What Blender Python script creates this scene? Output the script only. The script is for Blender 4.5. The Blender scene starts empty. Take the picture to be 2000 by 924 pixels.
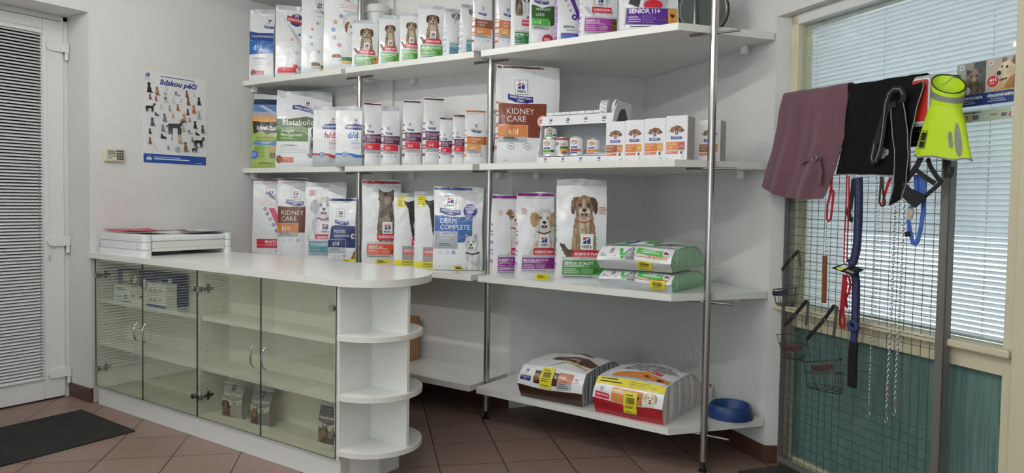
TUBE_E = 70.0
LAMPS = [(-2.5, 1.9, 0, 1.2), (-4.0, 1.9, 0, 1.2), (-1.0, 1.3, -36, 1.2), (-2.5, .4, 0, 1.2), (-4.0, .4, 0, 1.2), (-.4, -.4, 0, 1.2)]
EXPO = 0.5
WORLD = 2.4
WX0, WX1, WZ0, WZ1 = -3.2, 2.0, .7, 2.6

import bpy, math, random
from mathutils import Vector, Matrix, noise
from mathutils.geometry import tessellate_polygon
random.seed(7)
scn = bpy.context.scene
COL = scn.collection
PI = math.pi

# ------------------------------------------------------------------ materials
def lin(h):
    h = h.lstrip('#')
    out = []
    for i in (0, 2, 4):
        c = int(h[i:i+2], 16) / 255.0
        out.append(c / 12.92 if c <= 0.04045 else ((c + 0.055) / 1.055) ** 2.4)
    return (*out, 1.0)

MATS = {}
def mat(name, col, rough=0.5, metal=0.0, coat=0.0, bump=0.0, bscale=20.0, col2=None, nscale=8.0, stretch=(1, 1, 1),
        spec=0.5, bdist=0.01, detail=3.0, trans=0.0):
    if name in MATS:
        return MATS[name]
    m = bpy.data.materials.new(name)
    m.use_nodes = True
    nt = m.node_tree
    b = nt.nodes['Principled BSDF']
    b.inputs['Base Color'].default_value = lin(col)
    b.inputs['Roughness'].default_value = rough
    b.inputs['Metallic'].default_value = metal
    b.inputs['Specular IOR Level'].default_value = spec
    b.inputs['Coat Weight'].default_value = coat
    b.inputs['Coat Roughness'].default_value = 0.12
    if bump or col2:
        tc = nt.nodes.new('ShaderNodeTexCoord')
        mp = nt.nodes.new('ShaderNodeMapping')
        mp.inputs['Scale'].default_value = stretch
        nt.links.new(tc.outputs['Object'], mp.inputs['Vector'])
    if bump:
        n = nt.nodes.new('ShaderNodeTexNoise')
        n.inputs['Scale'].default_value = bscale
        n.inputs['Detail'].default_value = detail
        nt.links.new(mp.outputs['Vector'], n.inputs['Vector'])
        bp = nt.nodes.new('ShaderNodeBump')
        bp.inputs['Strength'].default_value = bump
        bp.inputs['Distance'].default_value = bdist
        nt.links.new(n.outputs['Fac'], bp.inputs['Height'])
        nt.links.new(bp.outputs['Normal'], b.inputs['Normal'])
    if col2:
        n2 = nt.nodes.new('ShaderNodeTexNoise')
        n2.inputs['Scale'].default_value = nscale
        n2.inputs['Detail'].default_value = 6.0
        nt.links.new(mp.outputs['Vector'], n2.inputs['Vector'])
        r = nt.nodes.new('ShaderNodeValToRGB')
        r.color_ramp.elements[0].position = 0.36
        r.color_ramp.elements[1].position = 0.64
        r.color_ramp.elements[0].color = lin(col)
        r.color_ramp.elements[1].color = lin(col2)
        nt.links.new(n2.outputs['Fac'], r.inputs['Fac'])
        nt.links.new(r.outputs['Color'], b.inputs['Base Color'])
    if trans:
        tr = nt.nodes.new('ShaderNodeBsdfTranslucent')
        tr.inputs['Color'].default_value = lin(col)
        mx = nt.nodes.new('ShaderNodeMixShader')
        mx.inputs[0].default_value = trans
        out = nt.nodes['Material Output']
        nt.links.new(b.outputs[0], mx.inputs[1])
        nt.links.new(tr.outputs[0], mx.inputs[2])
        nt.links.new(mx.outputs[0], out.inputs['Surface'])
    MATS[name] = m
    return m

def glass_mat(name, tint, refl=1.0, rough=0.0):
    if name in MATS:
        return MATS[name]
    m = bpy.data.materials.new(name)
    m.use_nodes = True
    nt = m.node_tree
    nt.nodes.remove(nt.nodes['Principled BSDF'])
    tr = nt.nodes.new('ShaderNodeBsdfTransparent'); tr.inputs['Color'].default_value = lin(tint)
    gl = nt.nodes.new('ShaderNodeBsdfGlossy'); gl.inputs['Roughness'].default_value = rough
    fr = nt.nodes.new('ShaderNodeFresnel'); fr.inputs['IOR'].default_value = 1.5
    ge = nt.nodes.new('ShaderNodeNewGeometry')
    bk = nt.nodes.new('ShaderNodeMath'); bk.operation = 'MULTIPLY_ADD'
    bk.inputs[1].default_value = 1/1.5-1.5; bk.inputs[2].default_value = 1.5
    nt.links.new(ge.outputs['Backfacing'], bk.inputs[0]); nt.links.new(bk.outputs[0], fr.inputs['IOR'])
    mu = nt.nodes.new('ShaderNodeMath'); mu.operation = 'MULTIPLY'; mu.inputs[1].default_value = refl
    mx = nt.nodes.new('ShaderNodeMixShader')
    nt.links.new(fr.outputs[0], mu.inputs[0]); nt.links.new(mu.outputs[0], mx.inputs[0])
    nt.links.new(tr.outputs[0], mx.inputs[1]); nt.links.new(gl.outputs[0], mx.inputs[2])
    nt.links.new(mx.outputs[0], nt.nodes['Material Output'].inputs['Surface'])
    MATS[name] = m
    return m

def emit_mat(name, col, s):
    m = bpy.data.materials.new(name)
    m.use_nodes = True
    nt = m.node_tree
    nt.nodes.remove(nt.nodes['Principled BSDF'])
    e = nt.nodes.new('ShaderNodeEmission')
    e.inputs['Color'].default_value = lin(col); e.inputs['Strength'].default_value = s
    nt.links.new(e.outputs[0], nt.nodes['Material Output'].inputs['Surface'])
    return m

M_WALL = mat('plaster', 'D3D3D1', 0.85, bump=0.25, bscale=60, bdist=0.004, col2='DADAD8', nscale=1.3)
M_LAM = mat('white_laminate', 'E4E5E1', 0.22, coat=0.15)
M_LAMEDGE = mat('laminate_edge', 'E4E4DE', 0.35)
M_LAMIN = mat('laminate_inside', 'DDDDD3', 0.4)
M_STEEL = mat('brushed_steel', 'BDBBB7', 0.24, metal=1.0)
M_STEELD = mat('dull_steel', '85837F', 0.35, metal=1.0)
M_CHROME = mat('chrome', 'D0D0D0', 0.12, metal=1.0)
M_PVC = mat('white_upvc', 'DADBD9', 0.35)
M_CREAM = mat('cream_paint', 'D3CCB0', 0.5, bump=0.1, bscale=30)
M_BLACK = mat('black_plastic', '141414', 0.45)
M_RUB = mat('black_rubber', '1A1A1A', 0.8)

# ------------------------------------------------------------------ mesh builder
class MB:
    def __init__(self):
        self.v, self.f, self.mi, self.mats = [], [], [], []
    def slot(self, m):
        if m not in self.mats:
            self.mats.append(m)
        return self.mats.index(m)
    def add(self, vs, fs, m):
        o = len(self.v); s = self.slot(m)
        self.v += [tuple(p) for p in vs]
        for f in fs:
            self.f.append(tuple(i + o for i in f)); self.mi.append(s)
        return self
    def box(self, x0, x1, y0, y1, z0, z1, m, M=None):
        vs = [Vector((x, y, z)) for z in (z0, z1) for y in (y0, y1) for x in (x0, x1)]
        if M is not None:
            vs = [M @ p for p in vs]
        self.add(vs, [(0, 2, 3, 1), (4, 5, 7, 6), (0, 1, 5, 4), (2, 6, 7, 3), (0, 4, 6, 2), (1, 3, 7, 5)], m)
        return self
    def prism(self, poly, z0, z1, m, mside=None, M=None):
        n = len(poly)
        area = sum(poly[i][0]*poly[(i+1) % n][1]-poly[(i+1) % n][0]*poly[i][1] for i in range(n))
        if area < 0:
            poly = poly[::-1]
        vs = [Vector((p[0], p[1], z0)) for p in poly] + [Vector((p[0], p[1], z1)) for p in poly]
        if M is not None:
            vs = [M @ p for p in vs]
        self.add(vs, [tuple(range(n))[::-1], tuple(range(n, 2*n))], m)
        self.add(vs, [(i, (i+1) % n, n+(i+1) % n, n+i) for i in range(n)], mside or m)
        return self
    def tube(self, path, r, m, n=8, closed=False, flat=None, up=None):
        """round (or flattened) tube along a path"""
        P = [Vector(p) for p in path]
        N = len(P); rings = []
        prev = None
        for i in range(N):
            if closed:
                t = P[(i+1) % N] - P[i-1]
            else:
                t = P[min(i+1, N-1)] - P[max(i-1, 0)]
            if t.length < 1e-9:
                t = Vector((0, 0, 1))
            t.normalize()
            if up is not None:
                a = Vector(up)
            else:
                a = prev if prev is not None else (Vector((0, 0, 1)) if abs(t.z) < 0.9 else Vector((1, 0, 0)))
            a = a - t * a.dot(t)
            if a.length < 1e-6:
                a = t.orthogonal()
            a.normalize(); prev = a
            b = t.cross(a)
            ra, rb = (r, r) if flat is None else flat
            ri = ra if not callable(ra) else ra(i/(N-1))
            rings.append([P[i] + a * ((r if flat is None else ri) * math.cos(2*PI*k/n)) + b * ((r if flat is None else rb) * math.sin(2*PI*k/n)) for k in range(n)])
        vs = [p for rg in rings for p in rg]
        fs = []
        for i in range(N if closed else N-1):
            for k in range(n):
                a0 = i*n+k; a1 = i*n+(k+1) % n
                b0 = ((i+1) % N)*n+k; b1 = ((i+1) % N)*n+(k+1) % n
                fs.append((a0, a1, b1, b0))
        if not closed:
            fs.append(tuple(range(n))[::-1]); fs.append(tuple(range((N-1)*n, N*n)))
        self.add(vs, fs, m)
        return self
    def ribbon(self, path, w, th, m, up):
        """flat strap: w across, th thick; 'up' is the direction of the flat side's normal"""
        P = [Vector(p) for p in path]; N = len(P); vs = []
        U0 = Vector(up)
        for i in range(N):
            t = (P[min(i+1, N-1)] - P[max(i-1, 0)])
            if t.length < 1e-9: t = Vector((0, 0, -1))
            t.normalize()
            nn = U0 - t*U0.dot(t)
            if nn.length < 1e-4: nn = t.orthogonal()
            nn.normalize(); s = t.cross(nn)
            for (a, b) in ((-1, -1), (1, -1), (1, 1), (-1, 1)):
                vs.append(P[i] + s*(a*w/2) + nn*(b*th/2))
        fs = []
        for i in range(N-1):
            for k in range(4):
                fs.append((i*4+k, i*4+(k+1) % 4, (i+1)*4+(k+1) % 4, (i+1)*4+k))
        fs.append((3, 2, 1, 0)); fs.append(tuple((N-1)*4+k for k in range(4)))
        self.add(vs, fs, m)
        return self
    def lathe(self, prof, m, n=32, M=None, closed=False):
        vs = []
        for (r, z) in prof:
            for k in range(n):
                p = Vector((r*math.cos(2*PI*k/n), r*math.sin(2*PI*k/n), z))
                vs.append(M @ p if M is not None else p)
        fs = []
        L = len(prof)
        for i in range(L if closed else L-1):
            j = (i+1) % L
            for k in range(n):
                fs.append((i*n+k, i*n+(k+1) % n, j*n+(k+1) % n, j*n+k))
        if not closed:
            if prof[0][0] > 1e-6: fs.append(tuple(range(n))[::-1])
            if prof[-1][0] > 1e-6: fs.append(tuple(range((L-1)*n, L*n)))
        self.add(vs, fs, m)
        return self
    def cyl(self, p0, p1, r, m, n=16):
        return self.tube([p0, p1], r, m, n)
    def build(self, name, parent=None, loc=None, rot=None, smooth=35, bevel=0.0, seg=2):
        me = bpy.data.meshes.new(name)
        me.from_pydata(self.v, [], self.f)
        for m in self.mats:
            me.materials.append(m)
        me.polygons.foreach_set('material_index', self.mi)
        me.validate()
        if smooth:
            me.polygons.foreach_set('use_smooth', [True]*len(me.polygons))
            me.set_sharp_from_angle(angle=math.radians(smooth))
        me.update()
        o = bpy.data.objects.new(name, me)
        COL.objects.link(o)
        if parent is not None:
            o.parent = parent
        if loc is not None:
            o.location = loc
        if rot is not None:
            o.rotation_euler = rot
        if bevel:
            b = o.modifiers.new('bevel', 'BEVEL')
            b.width = bevel; b.segments = seg; b.limit_method = 'ANGLE'; b.angle_limit = math.radians(50)
        return o

def tag(o, label=None, cat=None, group=None, kind=None):
    if label: o['label'] = label
    if cat: o['category'] = cat
    if group: o['group'] = group
    if kind: o['kind'] = kind
    return o
def thing(name, label, cat, loc=(0, 0, 0), rz=0.0, group=None):
    o = bpy.data.objects.new(name, None)
    o.empty_display_size = 0.05
    COL.objects.link(o)
    o.location = loc; o.rotation_euler = (0, 0, rz)
    return tag(o, label, cat, group)
def struct(o, label=None, cat=None):
    return tag(o, label, cat, None, 'structure')

# frame of the window wall: u along it (towards the right), v outwards, z up
P0 = Vector((-1.05, 4.13, 0)); UD = Vector((.8096, -.587, 0)); VD = Vector((.587, .8096, 0))
def W(u, v, z): return P0 + UD*u + VD*v + Vector((0, 0, z))
WM = Matrix(((UD.x, VD.x, 0, P0.x), (UD.y, VD.y, 0, P0.y), (0, 0, 1, 0), (0, 0, 0, 1)))
W_ROT = math.atan2(UD.y, UD.x)

# ------------------------------------------------------------------ room shell
CEIL = 3.07
def tile_floor():
    m = bpy.data.materials.new('floor_tile'); m.use_nodes = True
    nt = m.node_tree; b = nt.nodes['Principled BSDF']
    tc = nt.nodes.new('ShaderNodeTexCoord')
    mp = nt.nodes.new('ShaderNodeMapping')
    mp.inputs['Rotation'].default_value = (0, 0, math.radians(45))
    s = 1/0.362
    mp.inputs['Scale'].default_value = (s, s, 1)
    # a grout crossing passes through (-2.482, 3.512)
    c = math.cos(math.radians(45))
    x, y = -2.482*s, 3.512*s
    mp.inputs['Location'].default_value = (-(x*c - y*c), -(x*c + y*c), 0)
    nt.links.new(tc.outputs['Object'], mp.inputs['Vector'])
    br = nt.nodes.new('ShaderNodeTexBrick')
    br.offset = 0.0; br.squash = 1.0
    br.inputs['Scale'].default_value = 1.0
    br.inputs['Brick Width'].default_value = 1.0
    br.inputs['Row Height'].default_value = 1.0
    br.inputs['Mortar Size'].default_value = 0.009
    br.inputs['Mortar Smooth'].default_value = 0.1
    br.inputs['Bias'].default_value = 0.0
    br.inputs['Color1'].default_value = lin('806A60')
    br.inputs['Color2'].default_value = lin('88736A')
    br.inputs['Mortar'].default_value = lin('2E1E18')
    nt.links.new(mp.outputs['Vector'], br.inputs['Vector'])
    n = nt.nodes.new('ShaderNodeTexNoise'); n.inputs['Scale'].default_value = 140; n.inputs['Detail'].default_value = 4
    nt.links.new(tc.outputs['Object'], n.inputs['Vector'])
    mx = nt.nodes.new('ShaderNodeMixRGB'); mx.blend_type = 'OVERLAY'; mx.inputs[0].default_value = 0.22
    nt.links.new(br.outputs['Color'], mx.inputs[1]); nt.links.new(n.outputs['Fac'], mx.inputs[2])
    nt.links.new(mx.outputs[0], b.inputs['Base Color'])
    b.inputs['Roughness'].default_value = 0.42
    inv = nt.nodes.new('ShaderNodeMath'); inv.operation = 'SUBTRACT'; inv.inputs[0].default_value = 1.0
    nt.links.new(br.outputs['Fac'], inv.inputs[1])
    bp = nt.nodes.new('ShaderNodeBump'); bp.inputs['Strength'].default_value = 0.5; bp.inputs['Distance'].default_value = 0.003
    nt.links.new(inv.outputs[0], bp.inputs['Height'])
    nt.links.new(bp.outputs['Normal'], b.inputs['Normal'])
    return m

XA = -5.19          # poster wall
YB = 4.14           # shelving wall
XR, YF = 2.6, -2.6  # right and front limits of the room
XD = -5.49          # door plane
o = MB().box(-6.9, XR+.2, YF-.2, 5.6, -0.12, 0.0, tile_floor()).build('floor', smooth=0); struct(o)
o = MB().box(-6.9, XR+.2, YF-.2, 5.6, CEIL, CEIL+.1, mat('ceiling_paint', 'E2E2E0', 0.9)).build('ceiling', smooth=0); struct(o)
# poster wall: starts at the door reveal and runs to the shelving wall
o = MB().box(XA-.6, XA, 2.487, YB+.2, 0, CEIL, M_WALL).build('wall_left', smooth=0); struct(o)
# shelving wall, with the corner turning back beside the middle post
B3 = (-2.80, 4.15); CN = (-2.194, 4.959); CE = (-1.05, 4.13)
o = MB().prism([(XA, YB), (-2.80, YB), (-2.194, 4.959), (-2.25, 5.3), (XA, 5.3)], 0, CEIL, M_WALL).build('wall_back', smooth=0); struct(o)
o = MB().box(-4.07, -3.91, YB-.03, YB, 0, CEIL, M_WALL).build('wall_back_pilaster', smooth=0, bevel=.004); struct(o)
# splayed wall on the right, ending in the window reveal
e2 = W(-1.47, .0, 0); e3 = W(-1.40, .5, 0)
o = MB().prism([(CE[0], CE[1]), (-2.194, 4.959), (-2.2, 5.3), (-1.3, 5.0), tuple(W(.02, .5, 0))[:2], tuple(W(.045, .09, 0))[:2]], 0, CEIL, M_WALL).build('wall_right', smooth=0); struct(o)
# wall above the window (lintel), wall beyond the window on the right
o = MB().box(.0, 1.9, 0.0, .45, 2.487, CEIL, M_WALL, WM).build('wall_right_lintel', smooth=0); struct(o)
o = MB().box(1.58, 4.6, 0.0, .45, 0, CEIL, M_WALL, WM).box(1.58, 4.6, -.004, 0, 0, .09, mat('skirting_tile', '54382E', 0.4), WM).build('wall_right_far', smooth=0); struct(o)
# walls behind the camera
mb = MB()
mb.box(-6.9, WX0, YF-.2, YF, 0, CEIL, M_WALL).box(WX1, XR+.2, YF-.2, YF, 0, CEIL, M_WALL).box(WX0, WX1, YF-.2, YF, 0, WZ0, M_WALL).box(WX0, WX1, YF-.2, YF, WZ1, CEIL, M_WALL)
o = mb.build('wall_front', smooth=0); struct(o)
# unseen window added in the wall behind the camera for fill daylight
sw = thing('fill_window', None, None); struct(sw)
mb = MB()
nb = 4
for i in range(nb+1):
    x = WX0+(WX1-WX0)*i/nb
    mb.box(max(WX0, x-.04), min(WX1, x+.04), YF-.14, YF-.07, WZ0, WZ1, M_PVC)
mb.box(WX0, WX1, YF-.14, YF-.07, WZ0, WZ0+.06, M_PVC).box(WX0, WX1, YF-.14, YF-.07, WZ1-.06, WZ1, M_PVC)
mb.build('window_frame', sw, smooth=0)
MB().box(WX0, WX1, YF-.108, YF-.102, WZ0+.06, WZ1-.06, glass_mat('window_pane_glass', 'F4F8F8')).build('pane', sw, smooth=0)
o = MB().box(XR, XR+.2, YF, 5.2, 0, CEIL, M_WALL).build('wall_far_side', smooth=0); struct(o)
# wall around the door: reveal on both sides and above
o = MB().box(XA-.6, XA, YF, .95, 0, CEIL, M_WALL).build('wall_left_front', smooth=0); struct(o)
o = MB().box(XA-.6, XA, .95, 2.487, 2.69, CEIL, M_WALL).build('wall_left_lintel', smooth=0); struct(o)
# unseen dark walls added behind the door, closed to keep slat gaps black
M_CORR = mat('corridor_shade', '4A4A4A', 0.9)
o = MB().box(-6.9, -6.8, .2, 3.4, 0, CEIL, M_CORR).box(-6.8, XA-.6, .2, .4, 0, CEIL, M_CORR).box(-6.8, XA-.6, 3.2, 3.4, 0, CEIL, M_CORR).build('wall_door_blocker', smooth=0); struct(o)
# skirting tiles
M_SK = mat('skirting_tile', '54382E', 0.4)
o = MB().box(XA-.3, XA+.008, 2.479, 2.5, 0, .1, M_SK).build('baseboard_left', smooth=0, bevel=.003); struct(o)
o = MB().prism([tuple(W(.0, -.008, 0))[:2], tuple(W(-1.38, -.008, 0))[:2], tuple(W(-1.38, .0, 0))[:2], tuple(W(.0, .0, 0))[:2]], 0, .1, M_SK).prism(
    [tuple(W(-.005, -.008, 0))[:2], tuple(W(.01, -.008, 0))[:2], tuple(W(.05, .085, 0))[:2], tuple(W(.035, .085, 0))[:2]], 0, .1, M_SK).build('baseboard_right', smooth=0, bevel=.003); struct(o)
o = MB().box(XA, -2.80, YB-.038, YB, 0, .1, M_SK).build('baseboard_back', smooth=0); struct(o)

# ------------------------------------------------------------------ window with parapet panel and blind
wf = thing('window_1', None, None); struct(wf)
mb = MB()
mb.box(.045, .1, .06, .14, 0, 2.487, M_CREAM, WM)                    # left post
mb.box(1.29, 1.345, .06, .14, 0, 2.487, M_CREAM, WM).box(1.345, 1.60, .03, .14, 0, 2.487, M_CREAM, WM)                  # right post
mb.box(.045, 1.36, .06, .14, 2.43, 2.487, M_PVC, WM)                 # head
mb.box(.07, 1.30, .065, .14, .79, .872, M_CREAM, WM)                 # rail below the sill
mb.box(.07, 1.30, .075, .14, 0.0, .07, M_CREAM, WM)                  # bottom rail
mb.build('window_frame', wf, smooth=0, bevel=.004)
MB().box(-.02, 1.34, .02, .14, .872, .902, M_CREAM, WM).build('window_sill', wf, smooth=0, bevel=.006)
M_TEAL = mat('teal_board', '4F6F6B', 0.5, col2='66847E', nscale=5, stretch=(22, 22, .7), bump=.15, bscale=12)
MB().box(.08, 1.30, .10, .12, .06, .80, M_TEAL, WM).build('parapet_panel', wf, smooth=0)
MB().box(.09, 1.30, .085, .091, .902, 2.44, glass_mat('window_pane_glass', 'F4F8F8'), WM).build('pane', wf, smooth=0)
mb = MB()
mb.box(.10, .13, .12, .16, .902, 2.44, M_CREAM, WM)
mb.build('sash', wf, smooth=0)

bl = thing('window_blind', 'white venetian blind closed across the window beside the shelves', 'blind', W(.7, .13, .91), W_ROT)
M_SLAT = mat('blind_slat', 'D8DCDE', 0.35, trans=0.35)
mb = MB()
def slat(mb, x0, x1, z, tilt, wd, m, sag=0.0, crown=.0022):
    vs = []; n = 5
    for xx in (x0, x1):
        for i in range(n):
            s = (i/(n-1)-.5)*wd
            c = crown*(1-(2*i/(n-1)-1)**2)
            vs.append((xx, s*math.cos(tilt)-c*math.sin(tilt), z + s*math.sin(tilt)+c*math.cos(tilt)))
    mb.add(vs, [(i, i+1, n+i+1, n+i) for i in range(n-1)], m)
nz = 67
for i in range(nz):
    z = .012 + i*.0222
    low = z < .42
    tilt = math.radians(-48 if low else -63) + random.uniform(-.03, .03)
    if 10 < i < 16:
        tilt += .12
    slat(mb, -.57, .59, z, tilt, .0255, M_SLAT)
mb.build('slats', bl, smooth=60)
MB().box(-.585, .60, -.014, .02, 1.495, 1.525, mat('blind_rail', 'B9BAB2', .4)).build('head_rail', bl, smooth=0, bevel=.003)
MB().box(-.57, .59, -.011, .011, -.004, .006, mat('blind_rail', 'B9BAB2', .4)).build('bottom_rail', bl, smooth=0, bevel=.002)
M_CORD = mat('blind_cord', 'D9DCDC', .7)
for x in (-.52, -.08, .46):
    c = MB()
    for yy in (-.0135, .0135):
        c.tube([(x, yy, 0), (x, yy, 1.5)], .0007, M_CORD, 5)
    for i in range(nz):
        c.box(x-.003, x+.003, -.0145, -.0125, .012+i*.0222-.003, .012+i*.0222+.003, M_CORD)
    c.build('ladder_cord', bl, smooth=0)

# ------------------------------------------------------------------ door with its own blind
dr = thing('door_1', None, None); struct(dr)
Y0, Y1 = 1.06, 2.452
mb = MB()
mb.box(XD-.06, XD, Y1+.003, 2.487, 0, 2.69, M_PVC)          # frame post at the hinges
mb.box(XD-.06, XD, .95, Y0-.003, 0, 2.69, M_PVC)
mb.box(XD-.06, XD, .95, 2.487, 2.655, 2.69, M_PVC)
mb.build('door_frame', dr, smooth=0, bevel=.004)
mb = MB()
mb.box(XD-.05, XD+.015, Y1-.13, Y1, .012, 2.65, M_PVC)
mb.box(XD-.05, XD+.015, Y0, Y0+.13, .012, 2.65, M_PVC)
mb.box(XD-.05, XD+.015, Y0+.13, Y1-.13, .012, .15, M_PVC)
mb.box(XD-.05, XD+.015, Y0+.13, Y1-.13, 2.58, 2.65, M_PVC)
mb.build('door_leaf', dr, smooth=0, bevel=.006)
mb = MB()
for (a, b, c, d) in ((Y1-.142, Y1-.128, .14, 2.59), (Y0+.128, Y0+.142, .14, 2.59), (Y0+.13, Y1-.13, .14, .155), (Y0+.13, Y1-.13, 2.575, 2.59)):
    mb.box(XD, XD+.010, a, b, c, d, M_PVC)
mb.build('glazing_bead', dr, smooth=0, bevel=.003)
MB().box(XD-.03, XD-.024, Y0+.13, Y1-.13, .15, 2.58, glass_mat('door_pane_glass', 'C9CFCC')).build('pane', dr, smooth=0)
for z in (2.47, 1.115, .185):
    h = MB()
    # rounded flap reaching over the leaf plus the knuckle on the frame
    pts = [(Y1+.03, z-.032), (Y1+.03, z+.032)] + [(Y1-.085+.032*math.cos(a), z+.032*math.sin(a)) for a in [PI/2+PI*k/8 for k in range(9)]]
    Mx = Matrix(((0, 0, 1, 0), (1, 0, 0, 0), (0, 1, 0, 0), (0, 0, 0, 1)))
    h.prism(pts, XD+.015, XD+.034, M_PVC, M=Mx)
    h.cyl((XD+.022, Y1+.018, z-.085), (XD+.022, Y1+.018, z+.034), .012, M_PVC, 14)
    h.build('hinge', dr, smooth=40, bevel=.004)
db = thing('door_blind', 'white venetian blind hanging on the glazed door', 'blind', (XD+.018, (Y0+Y1)/2, .16), PI/2)
mb = MB()
hw = (Y1-Y0)/2-.145
M_SLATD = mat('door_slat', 'D5D8D6', 0.4)
nd = 109
for i in range(nd):
    z = .012+i*.0219
    slat(mb, -hw, hw, z, math.radians(38)+random.uniform(-.02, .02), .0245, M_SLATD)
mb.build('slats', db, smooth=60)
MB().box(-hw-.004, hw+.004, -.013, .013, 2.385, 2.41, M_PVC).build('head_rail', db, smooth=0)
MB().box(-hw-.004, hw+.004, -.010, .010, -.004, .006, M_PVC).build('bottom_rail', db, smooth=0)
for x in (hw-.28, hw-.02, -hw+.1):
    c = MB()
    for i in range(nd):
        c.box(x-.003, x+.003, -.0135, -.0115, .012+i*.0219-.004, .012+i*.0219+.003, mat('cord_grey', '7d7f7e', .7))
    c.tube([(x, -.0125, 0), (x, -.0125, 2.39)], .0008, M_CORD, 5)
    c.build('ladder_cord', db, smooth=0)
c = MB(); c.tube([(hw+.035, -.004, 2.36), (hw+.038, -.004, 1.25), (hw+.05, -.003, 1.0), (hw+.045, -.004, .86)], .0012, M_CORD, 6)
c.box(hw+.040, hw+.050, -.007, -.001, .82, .86, mat('pull_tassel', 'BEBEB6', .5))
c.build('pull_cord', db, smooth=0)

# ------------------------------------------------------------------ steel posts
def post(x, y, label, pins):
    t = thing('shelf_post', label, 'post', (x, y, 0), group='steel shelving posts')
    MB().cyl((0, 0, .055), (0, 0, CEIL-.012), .0205, M_STEEL, 24).build('tube', t)
    MB().lathe([(0, 0), (.024, 0), (.024, .008), (.012, .012), (.012, .055), (0, .055)], M_BLACK, 20).build('foot', t)
    MB().lathe([(0, CEIL-.014), (.030, CEIL-.014), (.030, CEIL), (0, CEIL)], M_STEELD, 20).build('ceiling_flange', t)
    for z in pins:
        MB().cyl((-.135, 0, z), (.135, 0, z), .0062, M_STEELD, 12).build('pin', t)
LV = {'bottom': .245, 'third': .967, 'second': 1.684, 'top': 2.40}
TH = .038
PINZ = [LV[k]-TH-.0064 for k in LV]
post(-4.012, 3.868, 'steel post between the left and middle shelf bays', PINZ)
post(-2.784, 3.848, 'steel post between the middle and right shelf bays', PINZ)
post(-1.284, 3.790, 'steel post in front of the angled shelf corner, nearest the wire panel', PINZ)

# ------------------------------------------------------------------ shelf boards
def board(poly, z, label, group, blocks=()):
    o = MB().prism(poly, z-TH, z, M_LAM, M_LAMEDGE).build('shelf_board', smooth=0, bevel=.0015, seg=1)
    tag(o, label, 'shelf', group)
    for (x, y) in blocks:
        MB().box(x-.02, x+.02, y-.02, y+.02, z-TH-.045, z-TH, M_LAM).build('support_block', o, smooth=0, bevel=.003)
nm = {'bottom': 'bottom', 'third': 'third', 'second': 'second', 'top': 'top'}
row = {'top': 'topmost', 'second': 'second from the top', 'third': 'third from the top', 'bottom': 'lowest'}
for k, z in LV.items():
    if k != 'bottom':
        board([(XA, 3.70), (-4.037, 3.70), (-4.037, YB-.03), (XA, YB)], z,
              'white shelf board of the left bay beside the poster wall, %s' % row[k], 'white shelf boards', ((XA+.022, 3.79), (-4.30, YB-.022)))
    board([(-3.987, 3.70), (-2.812, 3.70), (-2.812, YB), (-3.905, YB), (-3.905, YB-.032), (-3.987, YB-.032)], z,
          'white shelf board of the middle bay between two steel posts, %s' % row[k], 'white shelf boards', ((-3.70, YB-.022), (-2.90, YB-.022)))
    board([(-2.757, 3.70), (-1.43, 3.645), (-1.058, 4.128), (-2.19, 4.945), (-2.757, 4.19)], z,
          'white five-sided corner shelf board of the right bay, %s' % row[k], 'white shelf boards', ((-2.665, 4.245), (-1.245, 4.205)))

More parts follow.
